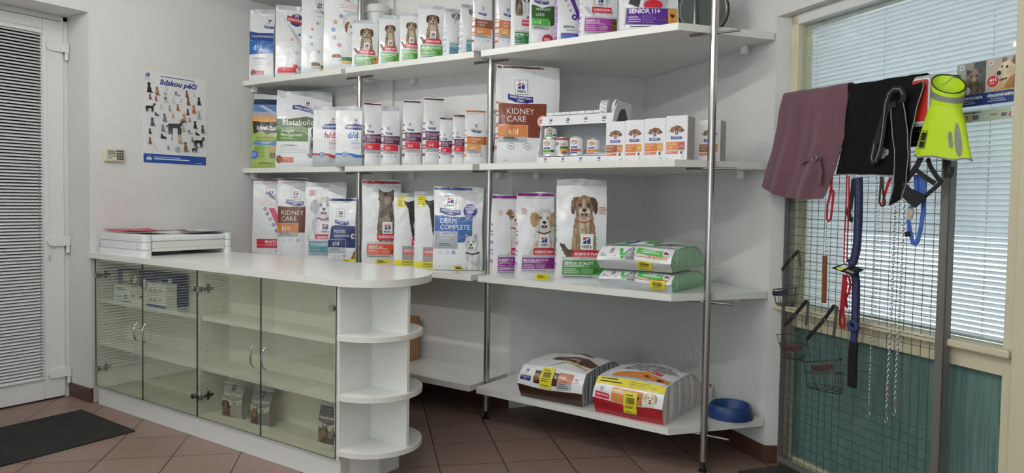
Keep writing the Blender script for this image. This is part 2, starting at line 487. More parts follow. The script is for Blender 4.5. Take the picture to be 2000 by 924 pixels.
# ------------------------------------------------------------------ reception counter
GL = glass_mat('door_glass', 'F9FAF5', refl=1.35)
GLE = mat('glass_edge', '2F4A42', 0.15)
def cabinet(x0, x1, label, ids):
    t = thing('display_cabinet', label, 'cabinet', ((x0+x1)/2, 2.60, 0), group='glass display cabinets under the counter')
    L = (x1-x0)/2
    yf, yb = 2.494-2.60, 2.70-2.60
    for s in (-1, 1):
        mb = MB().box(*(sorted((s*L, s*(L-.018)))), yf, yb, .125, 1.012, M_LAMIN)
        xi = s*(L-.018)
        for yy in (yf+.045, yb-.05):
            for zz in [.20+.032*i for i in range(26) if i % 7 not in (0, 5, 6)]:
                mb.cyl((xi-s*.0003, yy, zz), (xi+s*-.0012, yy, zz), .0028, M_BLACK, 8)
        mb.build('side_panel', t, smooth=0)
    MB().box(-L+.018, L-.018, yb-.012, yb, .125, 1.012, M_LAMIN).build('back_panel', t, smooth=0)
    MB().box(-L+.018, L-.018, yf, yb-.012, .125, .155, M_LAMIN).build('bottom_panel', t, smooth=0)
    MB().box(-L+.018, L-.018, yf, yb-.012, .994, 1.012, M_LAMIN).build('top_panel', t, smooth=0)
    for z in (.735, .435):
        MB().box(-L+.0185, L-.0185, yf+.012, yb-.012, z-.024, z, M_LAM).build('shelf', t, smooth=0, bevel=.001, seg=1)
    MB().box(-L, L, yf+.012, yf+.03, 0, .125, M_LAM).box(-L, L, yb-.03, yb, 0, .125, M_LAM).build('plinth', t, smooth=0)
    for s in (-1, 1):
        a, b = sorted((s*L*.998, s*.0018))
        d = MB()
        d.box(a, b, yf-.0095, yf-.0035, .133, 1.008, GL)
        for xx in (a, b):
            d.box(xx-.0006, xx+.0006, yf-.0097, yf-.0033, .133, 1.008, GLE)
        d.box(a, b, yf-.0097, yf-.0033, .1325, .1335, GLE)
        door = d.build('glass_door', t, smooth=0)
        tag(door, 'clear greenish glass door')
        # bow handle
        hx = s*.050
        pth = [(hx, yf-.0095-.001, .512)]
        for i in range(9):
            a2 = PI*i/8
            pth.append((hx, yf-.012-.026*math.sin(a2), .570-.058*math.cos(a2)))
        pth.append((hx, yf-.0095-.001, .628))
        MB().tube(pth, .005, M_CHROME, 10).build('handle', door)
        for z in (.897, .252):
            hx = s*(L-.026)
            h = MB()
            h.cyl((hx, yf-.0215, z), (hx, yf-.0095, z), .0165, M_STEEL, 24)
            h.cyl((hx, yf-.0035, z), (hx, yf+.006, z), .0165, M_STEEL, 24)
            xs = s*(L-.018)
            q = sorted((xs, xs-s*.006))
            h.box(q[0], q[1], yf+.02, yf+.085, z-.008, z+.008, M_STEELD)
            h.box(q[0], q[1], yf+.045, yf+.06, z-.026, z+.026, M_STEELD)
            q = sorted((xs-s*.002, hx))
            h.box(q[0], q[1], yf+.0, yf+.03, z-.006, z+.006, M_STEELD)
            h.build('hinge', door, smooth=40)
    return t
cabinet(-5.122, -3.927, 'white display cabinet with glass doors, at the poster wall end of the counter', 0)
cabinet(-3.925, -2.732, 'white display cabinet with glass doors, beside the rounded open end shelves', 0)

# rounded open end of the counter
t = thing('corner_shelf_unit', 'white open end unit with rounded shelves at the counter end', 'shelf unit', (-2.70, 2.725, 0))
MB().box(-.031, -.013, -.232, .01, .125, 1.012, M_LAM).build('side_panel', t, smooth=0)
MB().box(-.013, .238, -.010, .010, .186, 1.012, M_LAM).build('divider_panel', t, smooth=0)
def halfround(r, z0, z1, n=28):
    pts = [(-.013, -r)] + [(r*math.cos(a), r*math.sin(a)) for a in [-PI/2+PI*i/n for i in range(1, n)]] + [(-.013, r)]
    return MB().prism(pts, z0, z1, M_LAM, M_LAMEDGE)
for z in (.767, .466, .186):
    halfround(.252, z-.026, z).build('round_shelf', t, smooth=30)
MB().box(-.031, -.012, -.222, .16, 0, .125, M_LAM).prism([(-.012, -.16), (-.012, .13), (.06, .13), (.06, -.02)], 0, .16, M_LAM).build('plinth', t, smooth=0)

pts = [(XA+.004, 2.472), (-2.70, 2.472)]
for i in range(1, 16):
    a = -PI/2+PI/2*i/15
    pts.append((-2.70+.252*math.cos(a), 2.724+.252*math.sin(a)))
for i in range(1, 20):
    a = PI/2*i/19
    pts.append((-2.95+.502*math.cos(a), 2.724+.466*math.sin(a)))
pts.append((XA+.004, 3.19))
o = MB().prism(pts, 1.0125, 1.05, M_LAM, M_LAMEDGE).build('counter_worktop', smooth=30, bevel=.002)
tag(o, 'long white laminate worktop with a rounded end on the reception counter', 'worktop')
for (x, y) in ((XA+.03, 2.95), (-4.0, 3.0)):
    MB().box(x-.009, x+.009, 2.72, 3.10, 0, 1.0125, M_LAM).build('support_panel', o, smooth=0)

# ------------------------------------------------------------------ animal scale on the worktop
t = thing('animal_scale', 'flat white plastic animal weighing scale on the counter worktop', 'scale', (-4.862, 2.855, 1.05))
M_SC = mat('scale_plastic', 'DFE2E2', 0.38)
M_SC2 = mat('scale_plastic_warm', 'D6D8D2', 0.45)
def rrect(x0, x1, y0, y1, r, n=6):
    p = []
    for (cx, cy, a0) in ((x1-r, y1-r, 0), (x0+r, y1-r, PI/2), (x0+r, y0+r, PI), (x1-r, y0+r, 1.5*PI)):
        for i in range(n+1):
            a = a0+PI/2*i/n
            p.append((cx+r*math.cos(a), cy+r*math.sin(a)))
    return p
for (ya, yb2) in ((-.335, -.265), (.265, .330)):
    m = MB()
    m.prism(rrect(-.285, .285, ya, yb2, .028), 0, .040, M_SC)
    m.prism(rrect(-.283, .283, ya+.002, yb2-.002, .027), .042, .092, M_SC)
    m.prism(rrect(-.285, .285, ya, yb2, .028), .094, .140, M_SC)
    if ya < 0:
        for (x, z) in ((-.262, .065), (-.264, .048), (.215, .070), (.21, .048)):
            m.cyl((x, ya-.0002+.002, z), (x, ya+.0012, z), .004, M_BLACK, 10)
    m.build('end_cap', t, smooth=40, bevel=.004)
m = MB()
m.box(-.277, .277, -.266, .266, .028, .050, M_SC2)
m.box(-.275, .275, -.266, .266, .050, .095, M_SC2)
m.build('frame', t, smooth=0, bevel=.004)
MB().box(-.280, .280, -.266, .266, .096, .132, M_SC).build('platform', t, smooth=0, bevel=.010, seg=3)

# ------------------------------------------------------------------ wall outlets, keypad, floor mat
def outlet(u, z, label, double=False):
    t = thing('wall_socket', label, 'socket', W(u, 0, z), W_ROT, group='wall sockets')
    h = .058 if double else .04
    M = Matrix(((1, 0, 0, 0), (0, 0, 1, 0), (0, 1, 0, 0), (0, 0, 0, 1)))
    MB().prism(rrect(-.04, .04, -h, h, .01), -.012, -.0002, M_PVC, M=M).build('cover_plate', t, smooth=30, bevel=.003)
    for zz in ((-.028, .028) if double else (0,)):
        m = MB()
        m.lathe([(0, -.0165), (.017, -.0165), (.019, -.0122), (.019, -.011), (0, -.011)], M_PVC, 20, M=Matrix.Translation((0, 0, zz)) @ M)
        for xx in (-.0095, .0095):
            m.cyl((xx, -.0168, zz), (xx, -.012, zz), .003, M_BLACK, 8)
        m.cyl((0, -.0205, zz+.010), (0, -.0165, zz+.010), .0022, M_STEELD, 8)
        m.build('socket_insert', t, smooth=40)
outlet(-.734, .462, 'square white single wall socket above the lowest right shelf')
outlet(-.645, .455, 'white double wall socket half hidden by the steel post', True)

# ------------------------------------------------------------------ floor mat
M_MAT = mat('mat_pile', '14160F', 0.95, bump=.8, bscale=420, bdist=.006, col2='1F211B', nscale=9)
o = MB().prism([(-5.05, 2.357), (-4.338, 2.338), (-4.317, 1.15), (-5.03, 1.17)], 0.0, .008, M_MAT).build('door_mat', smooth=0, bevel=.002)
tag(o, 'black textile door mat on the brown tiles in front of the door', 'mat')

# ------------------------------------------------------------------ lamps (above the frame)
M_TUBE = emit_mat('lamp_tube', 'FBFAF6', TUBE_E)
M_HOUS = mat('lamp_housing', 'E6E6E4', .5)
def lamp(x, y, z, ang, ln, label):
    t = thing('ceiling_lamp', label, 'lamp', (x, y, z), ang, group='fluorescent ceiling lamps')
    MB().box(-ln/2-.03, ln/2+.03, -.035, .035, .02, .065, M_HOUS).build('housing', t, smooth=0, bevel=.004)
    for s in (-1, 1):
        MB().box(s*(ln/2+.015)-.012, s*(ln/2+.015)+.012, -.02, .02, -.02, .02, M_HOUS).build('lamp_holder', t, smooth=0)
    MB().cyl((-ln/2, 0, 0), (ln/2, 0, 0), .013, M_TUBE, 14).build('tube', t)
for (x, y, a, ln) in LAMPS:
    lamp(x, y, CEIL-.067, math.radians(a), ln, 'white fluorescent tube lamp fixed to the ceiling')

# ------------------------------------------------------------------ printing on surfaces
_TXT = {}
def text_tris(s, bold=0.0, italic=0.0, space=1.0):
    """flat triangles of a word: (verts, tris, width); cap height 1"""
    k = (s, bold, italic, space)
    if k in _TXT: return _TXT[k]
    cu = bpy.data.curves.new('t', 'FONT'); cu.body = s; cu.dimensions = '2D'; cu.fill_mode = 'FRONT'
    cu.resolution_u = 2; cu.offset = bold; cu.shear = italic; cu.space_character = space; cu.size = 1.37
    ob = bpy.data.objects.new('t', cu); COL.objects.link(ob)
    dg = bpy.context.evaluated_depsgraph_get(); dg.update()
    me = bpy.data.meshes.new_from_object(ob.evaluated_get(dg))
    vs = [(v.co.x, v.co.y) for v in me.vertices]
    me.calc_loop_triangles()
    ts = [tuple(t.vertices) for t in me.loop_triangles]
    bpy.data.objects.remove(ob); bpy.data.curves.remove(cu); bpy.data.meshes.remove(me)
    if vs:
        x0 = min(v[0] for v in vs); x1 = max(v[0] for v in vs)
        vs = [(x-x0, y) for x, y in vs]; wd = x1-x0
    else:
        wd = 0
    _TXT[k] = (vs, ts, wd)
    return _TXT[k]

class Print:
    """prints flat artwork onto a surface: fn(x, y, off) -> point; u, v run 0..1 over width W and height H (metres)"""
    def __init__(self, mb, fn, Wd, Ht, base=.0012, step=.00007, cell=.010):
        self.mb, self.fn, self.W, self.H = mb, fn, Wd, Ht
        self.off = base; self.step = step; self.cell = cell
    def _emit(self, tris, m):
        """tris in metres"""
        self.off += self.step
        vs = []; fs = []; idx = {}
        c2 = self.cell*self.cell
        def vid(p):
            k = (round(p[0], 6), round(p[1], 6))
            if k not in idx:
                idx[k] = len(vs); vs.append(self.fn(p[0], p[1], self.off))
            return idx[k]
        st = list(tris); cnt = 0
        while st:
            a, b, c = st.pop()
            d = [(a[0]-b[0])**2+(a[1]-b[1])**2, (b[0]-c[0])**2+(b[1]-c[1])**2, (c[0]-a[0])**2+(c[1]-a[1])**2]
            mx = max(d)
            if mx > c2*2.2 and cnt < 9000:
                cnt += 1
                i = d.index(mx)
                p, q, r = ((a, b, c), (b, c, a), (c, a, b))[i]
                mid = ((p[0]+q[0])/2, (p[1]+q[1])/2)
                st.append((p, mid, r)); st.append((mid, q, r))
            else:
                ar = (b[0]-a[0])*(c[1]-a[1])-(c[0]-a[0])*(b[1]-a[1])
                if abs(ar) > 1e-12:
                    fs.append((vid(a), vid(b), vid(c)) if ar > 0 else (vid(a), vid(c), vid(b)))
        self.mb.add(vs, fs, m)
    def _clip(self, pts):
        return pts
    def poly(self, pts, m):
        P = [(p[0]*self.W-self.W/2, p[1]*self.H) for p in pts]
        t = tessellate_polygon([[Vector((p[0], p[1], 0)) for p in P]])
        self._emit([(P[a], P[b], P[c]) for a, b, c in t], m)
    def rect(self, u0, v0, u1, v1, m):
        self.poly([(u0, v0), (u1, v0), (u1, v1), (u0, v1)], m)
    def ell(self, u, v, ru, m, asp=1.0, n=20, rot=0.0, a0=0.0, a1=2*PI):
        """ru in widths; asp = height / width"""
        pts = []
        full = abs(a1-a0) > 6.28
        for i in range(n if full else n+1):
            a = a0+(a1-a0)*i/n
            x, y = ru*math.cos(a), ru*asp*math.sin(a)
            x, y = x*math.cos(rot)-y*math.sin(rot), x*math.sin(rot)+y*math.cos(rot)
            pts.append((u+x, v+y*self.W/self.H))
        self.poly(pts, m)
    def fpoly(self, pts, m, j=.010, seg=.020):
        """polygon with a ragged, hairy outline"""
        rg = random.Random(int(pts[0][0]*9973+pts[0][1]*7919))
        k = self.W/self.H
        q = [(a, b/k) for a, b in pts]; out = []
        n = len(q)
        for i in range(n):
            a = q[i]; b = q[(i+1) % n]
            dx, dy = b[0]-a[0], b[1]-a[1]; l = math.hypot(dx, dy)
            c = max(1, int(l/seg))
            for t in range(c):
                f = t/c
                o = rg.uniform(-j, j) if t else 0
                out.append((a[0]+dx*f-dy/max(l, 1e-6)*o, (a[1]+dy*f+dx/max(l, 1e-6)*o)*k))
        self.poly(out, m)
    def fell(self, u, v, ru, m, asp=1.0, j=.07, n=34):
        rg = random.Random(int(u*9973+v*7919+ru*6007))
        pts = []
        for i in range(n):
            a = 2*PI*i/n; r = 1+rg.uniform(-j, j)
            pts.append((u+ru*r*math.cos(a), v+ru*asp*r*math.sin(a)*self.W/self.H))
        self.poly(pts, m)
    def strands(self, u, v, rx, ry, m, n, ln, wd=.008, seed=1, down=.6):
        """tapering hairs lying outwards and down from a centre"""
        rg = random.Random(seed+int(u*997)); k = self.W/self.H
        tr = []
        for i in range(n):
            a = rg.uniform(0, 2*PI); d = math.sqrt(rg.uniform(.05, 1))
            x = u+rx*d*math.cos(a); y = v/k+ry*d*math.sin(a)
            dx, dy = math.cos(a)*(1-down)+rg.uniform(-.25, .25), math.sin(a)*(1-down)-down
            l = math.hypot(dx, dy) or 1; dx, dy = dx/l*ln*rg.uniform(.6, 1.2), dy/l*ln*rg.uniform(.6, 1.2)
            nx, ny = -dy/ln*wd/2, dx/ln*wd/2
            S = lambda p: (p[0]*self.W-self.W/2, p[1]*self.W)
            tr.append((S((x+nx, y+ny)), S((x-nx, y-ny)), S((x+dx, y+dy))))
        self._emit(tr, m)
    def line(self, pts, wd, m):
        """polyline of width wd (in widths)"""
        q = [(p[0], p[1]*self.H/self.W) for p in pts]
        L = []; R = []
        for i in range(len(q)):
            a = q[max(i-1, 0)]; b = q[min(i+1, len(q)-1)]
            dx, dy = b[0]-a[0], b[1]-a[1]; l = math.hypot(dx, dy) or 1
            nx, ny = -dy/l*wd/2, dx/l*wd/2
            L.append((q[i][0]+nx, q[i][1]+ny)); R.append((q[i][0]-nx, q[i][1]-ny))
        k = self.W/self.H
        tr = []
        S = lambda p: (p[0]*self.W-self.W/2, p[1]*self.W)
        for i in range(len(q)-1):
            tr += [(S(L[i]), S(R[i]), S(R[i+1])), (S(L[i]), S(R[i+1]), S(L[i+1]))]
        self._emit(tr, m)
    def text(self, s, u, v, h, m, w=None, bold=0.0, al='l', italic=0.0, rot=0.0, maxw=None):
        """cap height h in widths; w forces the width (in widths)"""
        vs, ts, wd = text_tris(s, bold, italic)
        if not wd: return
        sy = h*self.W; sx = sy
        if w is not None: sx = w*self.W/wd
        elif maxw is not None and wd*sx > maxw*self.W: sx = maxw*self.W/wd
        tw_ = wd*sx
        ox = u*self.W-self.W/2 - (tw_/2 if al == 'c' else tw_ if al == 'r' else 0)
        oy = v*self.H
        cx, cy = u*self.W-self.W/2, oy
        P = []
        for x, y in vs:
            px, py = ox+x*sx, oy+y*sy
            if rot:
                dx, dy = px-cx, py-cy
                px, py = cx+dx*math.cos(rot)-dy*math.sin(rot), cy+dx*math.sin(rot)+dy*math.cos(rot)
            P.append((px, py))
        self._emit([(P[a], P[b], P[c]) for a, b, c in ts], m)
    def lines(self, u0, u1, v0, v1, n, m, wd=.008, seed=1):
        """rows of fine print too small to read"""
        rg = random.Random(seed)
        for i in range(n):
            v = v1+(v0-v1)*(i/max(1, n-1))
            e = u0+(u1-u0)*rg.uniform(.7, 1.0)
            self.rect(u0, v, e, v+wd*self.W/self.H, m)

# glossy film inks: one plastic-film look in many colours
def ink(h):
    return mat('ink_'+h, h, 0.30, coat=.35, bump=.30, bscale=26, bdist=.012, detail=2.0)
def paper(h):
    return mat('paper_'+h, h, 0.5)
FILM = mat('film_white', 'E4E6E8', 0.30, coat=.4, bump=.34, bscale=26, bdist=.012, detail=2.0)
FILMG = mat('film_grey', 'C3C7CB', 0.30, coat=.4, bump=.34, bscale=26, bdist=.012, detail=2.0)
def furm(n, a, b, sc=30):
    return mat('fur_'+n, a, .45, col2=b, nscale=sc, stretch=(1.2, 1, .45), coat=.25)
WHT, NAVY, BLUE, RED = 'F4F5F6', '1D2B7A', '2456A8', 'CC2038'
DGR = '33363C'
FUR = {
 'scruff': (furm('scruff', '5F4A35', 'B0916A'), furm('scruffd', '2E2017', '6A4B35'), furm('muz', 'A79475', 'DAD1BF')),
 'tan': (furm('tan', '6B4A2C', 'B08455'), furm('tand', '3C2718', '6C452A'), furm('tanm', 'D9D5CC', 'F1EFEB')),
 'white': (furm('whitef', 'AEB0B4', 'EDEEF0'), furm('whited', '95989D', 'CFD2D5'), furm('whitem', 'D5D7DA', 'F5F5F5')),
 'golden': (furm('golden', 'C7B28A', 'EDE2C8'), furm('goldend', 'A98C5E', 'CFB78C'), furm('goldenm', 'E6DCC6', 'F6F0E4')),
 'brownwhite': (furm('bw', 'D5D3CF', 'F2F1EF'), furm('bwd', '7B4C28', 'B57F47'), furm('bwm', 'E4E2DE', 'F7F6F5')),
 'tabby': (furm('tabby', '3A322C', '91806E', 40), furm('tabbyd', '1E1917', '5A4C42', 40), furm('tabbym', '8C7D6E', 'B9AB9B')),
 'black': (furm('blackf', '101012', '37373A'), furm('blackd', '08080A', '222224'), furm('blackm', '6D5A48', '9A846B')),
 'grey': (furm('greyf', '6D6F73', 'B5B7BA'), furm('greyd', '4A4C50', '8B8D90'), furm('greym', 'B9BABC', 'E0E0E1')),
 'shih': (furm('shf', 'B9B8B6', 'E9E8E6'), furm('shd', '8A6A45', 'BF9A68'), furm('shm', 'D8D7D5', 'F3F2F0')),
 'brown': (furm('brownf', '4A3326', '8A6A50'), furm('brownd', '2B1C14', '553A2A'), furm('brownm', '8F745A', 'B79C80')),
}
def dog_head(p, u, v, r, fur, ear='flop', tongue=True, collar=None, tilt=0.0):
    """front view of a dog's head; r = half width of the skull in widths"""
    k = p.W/p.H
    f, d, mz = FUR[fur]
    NO, TG, EYE, WH = ink('15120F'), ink('B8707C'), ink('1B1410'), ink('E2E2E2')
    big = r*p.W > .022
    jp = r*.05
    if ear == 'up':
        for s in (-1, 1):
            p.fpoly([(u+s*r*.90, v+r*.25*k), (u+s*r*.84, v+r*1.32*k), (u+s*r*.70, v+r*1.36*k), (u+s*r*.14, v+r*.8*k)], d, jp)
            if big: p.poly([(u+s*r*.76, v+r*.45*k), (u+s*r*.74, v+r*1.15*k), (u+s*r*.38, v+r*.78*k)], ink('A58D86'))
    p.fell(u, v+r*.10*k, r*.98, f, asp=.95)
    p.fell(u, v-r*.50*k, r*.80, f, asp=.80)
    if ear == 'flop':
        for s in (-1, 1):
            p.fpoly([(u+s*r*.48, v+r*.86*k), (u+s*r*.92, v+r*.88*k), (u+s*r*1.20, v+r*.50*k), (u+s*r*1.26, v-r*.10*k), (u+s*r*1.16, v-r*.60*k), (u+s*r*.98, v-r*.72*k), (u+s*r*.86, v-r*.20*k), (u+s*r*.74, v+r*.42*k)], d, jp)
    elif ear == 'fluff':
        for s in (-1, 1):
            p.fell(u+s*r*1.00, v-r*.02*k, r*.50, d, asp=1.5, j=.12)
        p.fell(u, v+r*.74*k, r*.70, f, asp=.45, j=.14)
    elif ear == 'half':
        for s in (-1, 1):
            p.fpoly([(u+s*r*.30, v+r*.86*k), (u+s*r*.82, v+r*1.12*k), (u+s*r*1.38, v+r*.55*k), (u+s*r*1.05, v+r*.25*k), (u+s*r*.84, v+r*.52*k)], d, jp)
        for s in (-1, 1):
            p.fell(u+s*r*.52, v+r*.22*k, r*.42, d, asp=1.25)
    if big:
        p.strands(u, v-r*.1*k, r*.85, r*.9, d, 70, r*.30, r*.035, 3)
        p.strands(u, v-r*.3*k, r*.80, r*.9, mz, 70, r*.32, r*.035, 7)
    p.fell(u, v-r*.46*k, r*.54, mz, asp=.78, j=.10)
    p.fpoly([(u-r*.10, v+r*.70*k), (u+r*.10, v+r*.70*k), (u+r*.22, v-r*.2*k), (u-r*.22, v-r*.2*k)], mz, jp*.7)
    if big: p.strands(u, v-r*.62*k, r*.5, r*.3, mz, 40, r*.34, r*.035, 11, .9)
    if tongue:
        p.poly([(u-r*.36, v-r*.62*k), (u-r*.15, v-r*.60*k), (u, v-r*.66*k), (u+r*.15, v-r*.60*k), (u+r*.36, v-r*.62*k), (u+r*.24, v-r*.86*k), (u, v-r*.95*k), (u-r*.24, v-r*.86*k)], ink('32181A'))
        p.ell(u, v-r*.82*k, r*.17, TG, asp=.72, n=14)
        if big: p.strands(u, v-r*.98*k, r*.42, r*.10, mz, 26, r*.22, r*.05, 13, .95)
    else:
        p.line([(u-r*.30, v-r*.66*k), (u, v-r*.58*k), (u+r*.30, v-r*.66*k)], r*.045, NO)
    p.line([(u, v-r*.40*k), (u, v-r*.60*k)], r*.035, NO)
    p.ell(u, v-r*.29*k, r*.205, NO, asp=.74, n=16)
    p.ell(u-r*.05, v-r*.22*k, r*.07, ink('57565A'), asp=.45, n=8)
    for s in (-1, 1):
        p.fell(u+s*r*.40, v+r*.19*k, r*.17, d, asp=.85, j=.12, n=18)
        p.ell(u+s*r*.39, v+r*.18*k, r*.115, EYE, asp=.92, n=14)
        p.ell(u+s*r*.36, v+r*.22*k, r*.03, WH, n=8)
    if big:
        for s in (-1, 1): p.strands(u+s*r*.40, v+r*.42*k, r*.22, r*.10, f, 14, r*.20, r*.04, 17+s, .7)
def sit_body(p, u, vt, vb, hw, fur, tail=None, chest=True, collar=None):
    """sitting body under a head: from vt down to vb, half width hw (widths)"""
    k = p.W/p.H
    f, d, mz = FUR[fur]
    H = vt-vb
    jj = hw*.05
    p.fpoly([(u-hw*.62, vt), (u+hw*.62, vt), (u+hw*.84, vb+H*.62), (u+hw*.95, vb+H*.3), (u+hw*1.0, vb), (u-hw*1.0, vb), (u-hw*.95, vb+H*.3), (u-hw*.84, vb+H*.62)], f, jj)
    big = hw*p.W > .03
    if big:
        p.strands(u, vb+H*.55, hw*.85, H/k*.5, d, 110, hw*.26, hw*.03, 5, .9)
        p.strands(u, vb+H*.55, hw*.85, H/k*.5, mz, 110, hw*.26, hw*.03, 9, .9)
    if chest:
        p.fpoly([(u-hw*.42, vt-H*.04), (u+hw*.42, vt-H*.04), (u+hw*.36, vb+H*.5), (u, vb+H*.36), (u-hw*.36, vb+H*.5)], mz, jj)
        if big: p.strands(u, vb+H*.62, hw*.40, H/k*.26, f, 50, hw*.28, hw*.035, 15, .95)
    p.line([(u-hw*.03, vb+H*.38), (u-hw*.05, vb)], hw*.05, d)
    for s in (-1, 1):
        p.fell(u+s*hw*.78, vb+H*.10, hw*.42, f, asp=.95)
        if big: p.strands(u+s*hw*.78, vb+H*.12, hw*.36, hw*.34, d, 26, hw*.22, hw*.03, 19, .8)
        p.fell(u+s*hw*.36, vb+H*.03, hw*.24, mz, asp=.6, n=18)
        p.line([(u+s*hw*.60, vb+H*.52), (u+s*hw*.54, vb+H*.2)], hw*.05, d)
    if tail:
        s = tail
        p.fpoly([(u+s*hw*.8, vb+H*.02), (u+s*hw*1.2, vb+H*.0), (u+s*hw*1.55, vb+H*.16), (u+s*hw*1.85, vb+H*.36), (u+s*hw*1.48, vb+H*.34), (u+s*hw*1.2, vb+H*.22), (u+s*hw*.8, vb+H*.2)], d, jj)
    if collar:
        p.line([(u-hw*.55, vt-H*.03), (u, vt-H*.10), (u+hw*.55, vt-H*.03)], hw*.14, ink(collar))
def cat_sit(p, u, vt, vb, r, fur='tabby'):
    k = p.W/p.H
    f, d, mz = FUR[fur]
    H = vt-vb
    vh = vt-r*1.1*k
    p.fpoly([(u-r*.80, vh-r*.3*k), (u+r*.80, vh-r*.5*k), (u+r*1.15, vb+H*.4), (u+r*1.2, vb+H*.12), (u+r*.9, vb), (u-r*.9, vb), (u-r*1.2, vb+H*.12), (u-r*1.1, vb+H*.4)], f, r*.05)
    p.strands(u, vb+H*.4, r*1.0, H/k*.38, d, 90, r*.3, r*.04, 3, .8)
    p.strands(u, vb+H*.4, r*.95, H/k*.38, mz, 70, r*.3, r*.04, 5, .8)
    for i in range(5):
        vv = vb+H*(.12+.09*i)
        p.line([(u-r*1.0, vv), (u-r*.3, vv-r*.12*k), (u+r*.4, vv+r*.05*k)], r*.09, d)
    p.fell(u, vb+H*.42, r*.55, mz, asp=1.1)
    for s in (-1, 1):
        p.poly([(u+s*r*.92, vh+r*.25*k), (u+s*r*.98, vh+r*1.25*k), (u+s*r*.2, vh+r*.75*k)], d)
        p.poly([(u+s*r*.80, vh+r*.45*k), (u+s*r*.86, vh+r*1.02*k), (u+s*r*.4, vh+r*.72*k)], ink('8E6F66'))
    p.fell(u, vh, r, f, asp=.86)
    p.strands(u, vh, r*.9, r*.75, d, 60, r*.25, r*.05, 8, .5)
    for s in (-1, 0, 1):
        p.line([(u+s*r*.22, vh+r*.8*k), (u+s*r*.16, vh+r*.38*k)], r*.08, d)
    for s in (-1, 1):
        p.ell(u+s*r*.42, vh+r*.08*k, r*.17, ink('B7AE6A'), asp=.8, n=12)
        p.ell(u+s*r*.42, vh+r*.08*k, r*.08, ink('100D0C'), asp=1.5, n=10)
        p.line([(u+s*r*.5, vh+r*.3*k), (u+s*r*.95, vh+r*.18*k)], r*.07, d)
    p.ell(u, vh-r*.40*k, r*.38, mz, asp=.66, n=14)
    p.poly([(u-r*.12, vh-r*.18*k), (u+r*.12, vh-r*.18*k), (u, vh-r*.32*k)], ink('A0625C'))
    for s in (-1, 1):
        p.ell(u+s*r*.35, vb+H*.03, r*.3, mz, asp=.6, n=12)
def bowl(p, u, v, r):
    k = p.W/p.H
    p.poly([(u-r, v), (u+r, v), (u+r*.75, v-r*.75*k), (u-r*.75, v-r*.75*k)], ink('B9BDC1'))
    p.ell(u, v, r, ink('D9DCDE'), asp=.5, n=20)
    p.ell(u, v+r*.05*k, r*.88, furm('kibble', '4C2F1C', '9A7048', 120), asp=.46, n=20)

def emblem(p, u, v, s):
    """small red and blue emblem, lower left corner at u, v, width s"""
    k = p.W/p.H
    p.rect(u, v, u+s, v+s*.82*k, ink(NAVY))
    p.poly([(u, v+s*.36*k), (u+s*.48, v+s*.58*k), (u+s*.48, v+s*.82*k), (u, v+s*.82*k)], ink('C8362F'))
    p.poly([(u, v+s*.26*k), (u+s*.5, v+s*.52*k), (u+s, v+s*.66*k), (u+s, v+s*.74*k), (u+s*.5, v+s*.62*k), (u, v+s*.38*k)], ink(WHT))
    p.rect(u+s*.46, v, u+s*.53, v+s*.82*k, ink(WHT))
    p.poly([(u, v), (u+s*.44, v), (u+s*.44, v+s*.40*k), (u, v+s*.24*k)], ink(NAVY))
def logo(p, u, v, s, framed=True, word="Hill's"):
    """boxed brand mark centred on u, bottom at v, width s (in widths)"""
    k = p.W/p.H
    b = 1.18*s*k
    if framed:
        p.rect(u-s/2-s*.035, v-s*.035*k, u+s/2+s*.035, v+b+s*.035*k, ink('3A4258'))
    p.rect(u-s/2, v, u+s/2, v+b, ink('F1F2F3'))
    emblem(p, u-s*.29, v+s*.45*k, s*.58)
    p.text(word, u, v+s*.12*k, s*.25, ink('101318'), al='c', bold=.035, w=s*.70)
def pd_banner(p, u, v, w, tilt=.10, two=True):
    """blue two-line banner, centred at u with bottom v"""
    k = p.W/p.H
    h = w*.30*k
    rt_ = -tilt; tilt = math.tan(tilt)*w*k/2
    n = 8
    top = []; bot = []
    for i in range(n+1):
        t = i/n
        uu = u-w/2+w*t
        sag = -math.sin(PI*t)*w*.03*k + (.5-t)*tilt*2
        top.append((uu, v+h*.92+sag)); bot.append((uu, v+(h*.15 if t < .18 or t > .82 else 0)+sag))
    p.poly(bot+top[::-1], ink(NAVY))
    p.text('PRESCRIPTION', u, v+h*.52-w*.02*k, w*.085, ink(WHT), al='c', w=w*.86, bold=.02, rot=rt_)
    if two: p.text('DIET', u, v+h*.12-w*.02*k, w*.085, ink(WHT), al='c', w=w*.27, bold=.02, rot=rt_)
def sp_banner(p, u0, v0, u1, v1, txt='SCIENCE PLAN'):
    p.poly([(u0, v0+(v1-v0)*.12), (u0+(u1-u0)*.03, v0), (u1, v0+.0), (u1, v1), (u0, v1)], ink(RED))
    h = (v1-v0)*p.H/p.W
    p.text(txt, (u0+u1)/2, v0+(v1-v0)*.38, h*.34, ink(WHT), al='c', w=(u1-u0)*.84, bold=.035)
    p.rect(u0+(u1-u0)*.1, v0+(v1-v0)*.2, u1-(u1-u0)*.12, v0+(v1-v0)*.25, ink('E8A0A8'))
def icons(p, v, us, r, cols=('9EA3A8', '9EA3A8', NAVY)):
    for i, u in enumerate(us):
        p.ell(u, v, r, ink(cols[i % len(cols)]), n=14)
        p.ell(u, v, r*.78, ink('EEF0F1'), n=14)
        p.rect(u-r*.4, v-r*.3*p.W/p.H, u+r*.4, v+r*.25*p.W/p.H, ink(cols[i % len(cols)]))
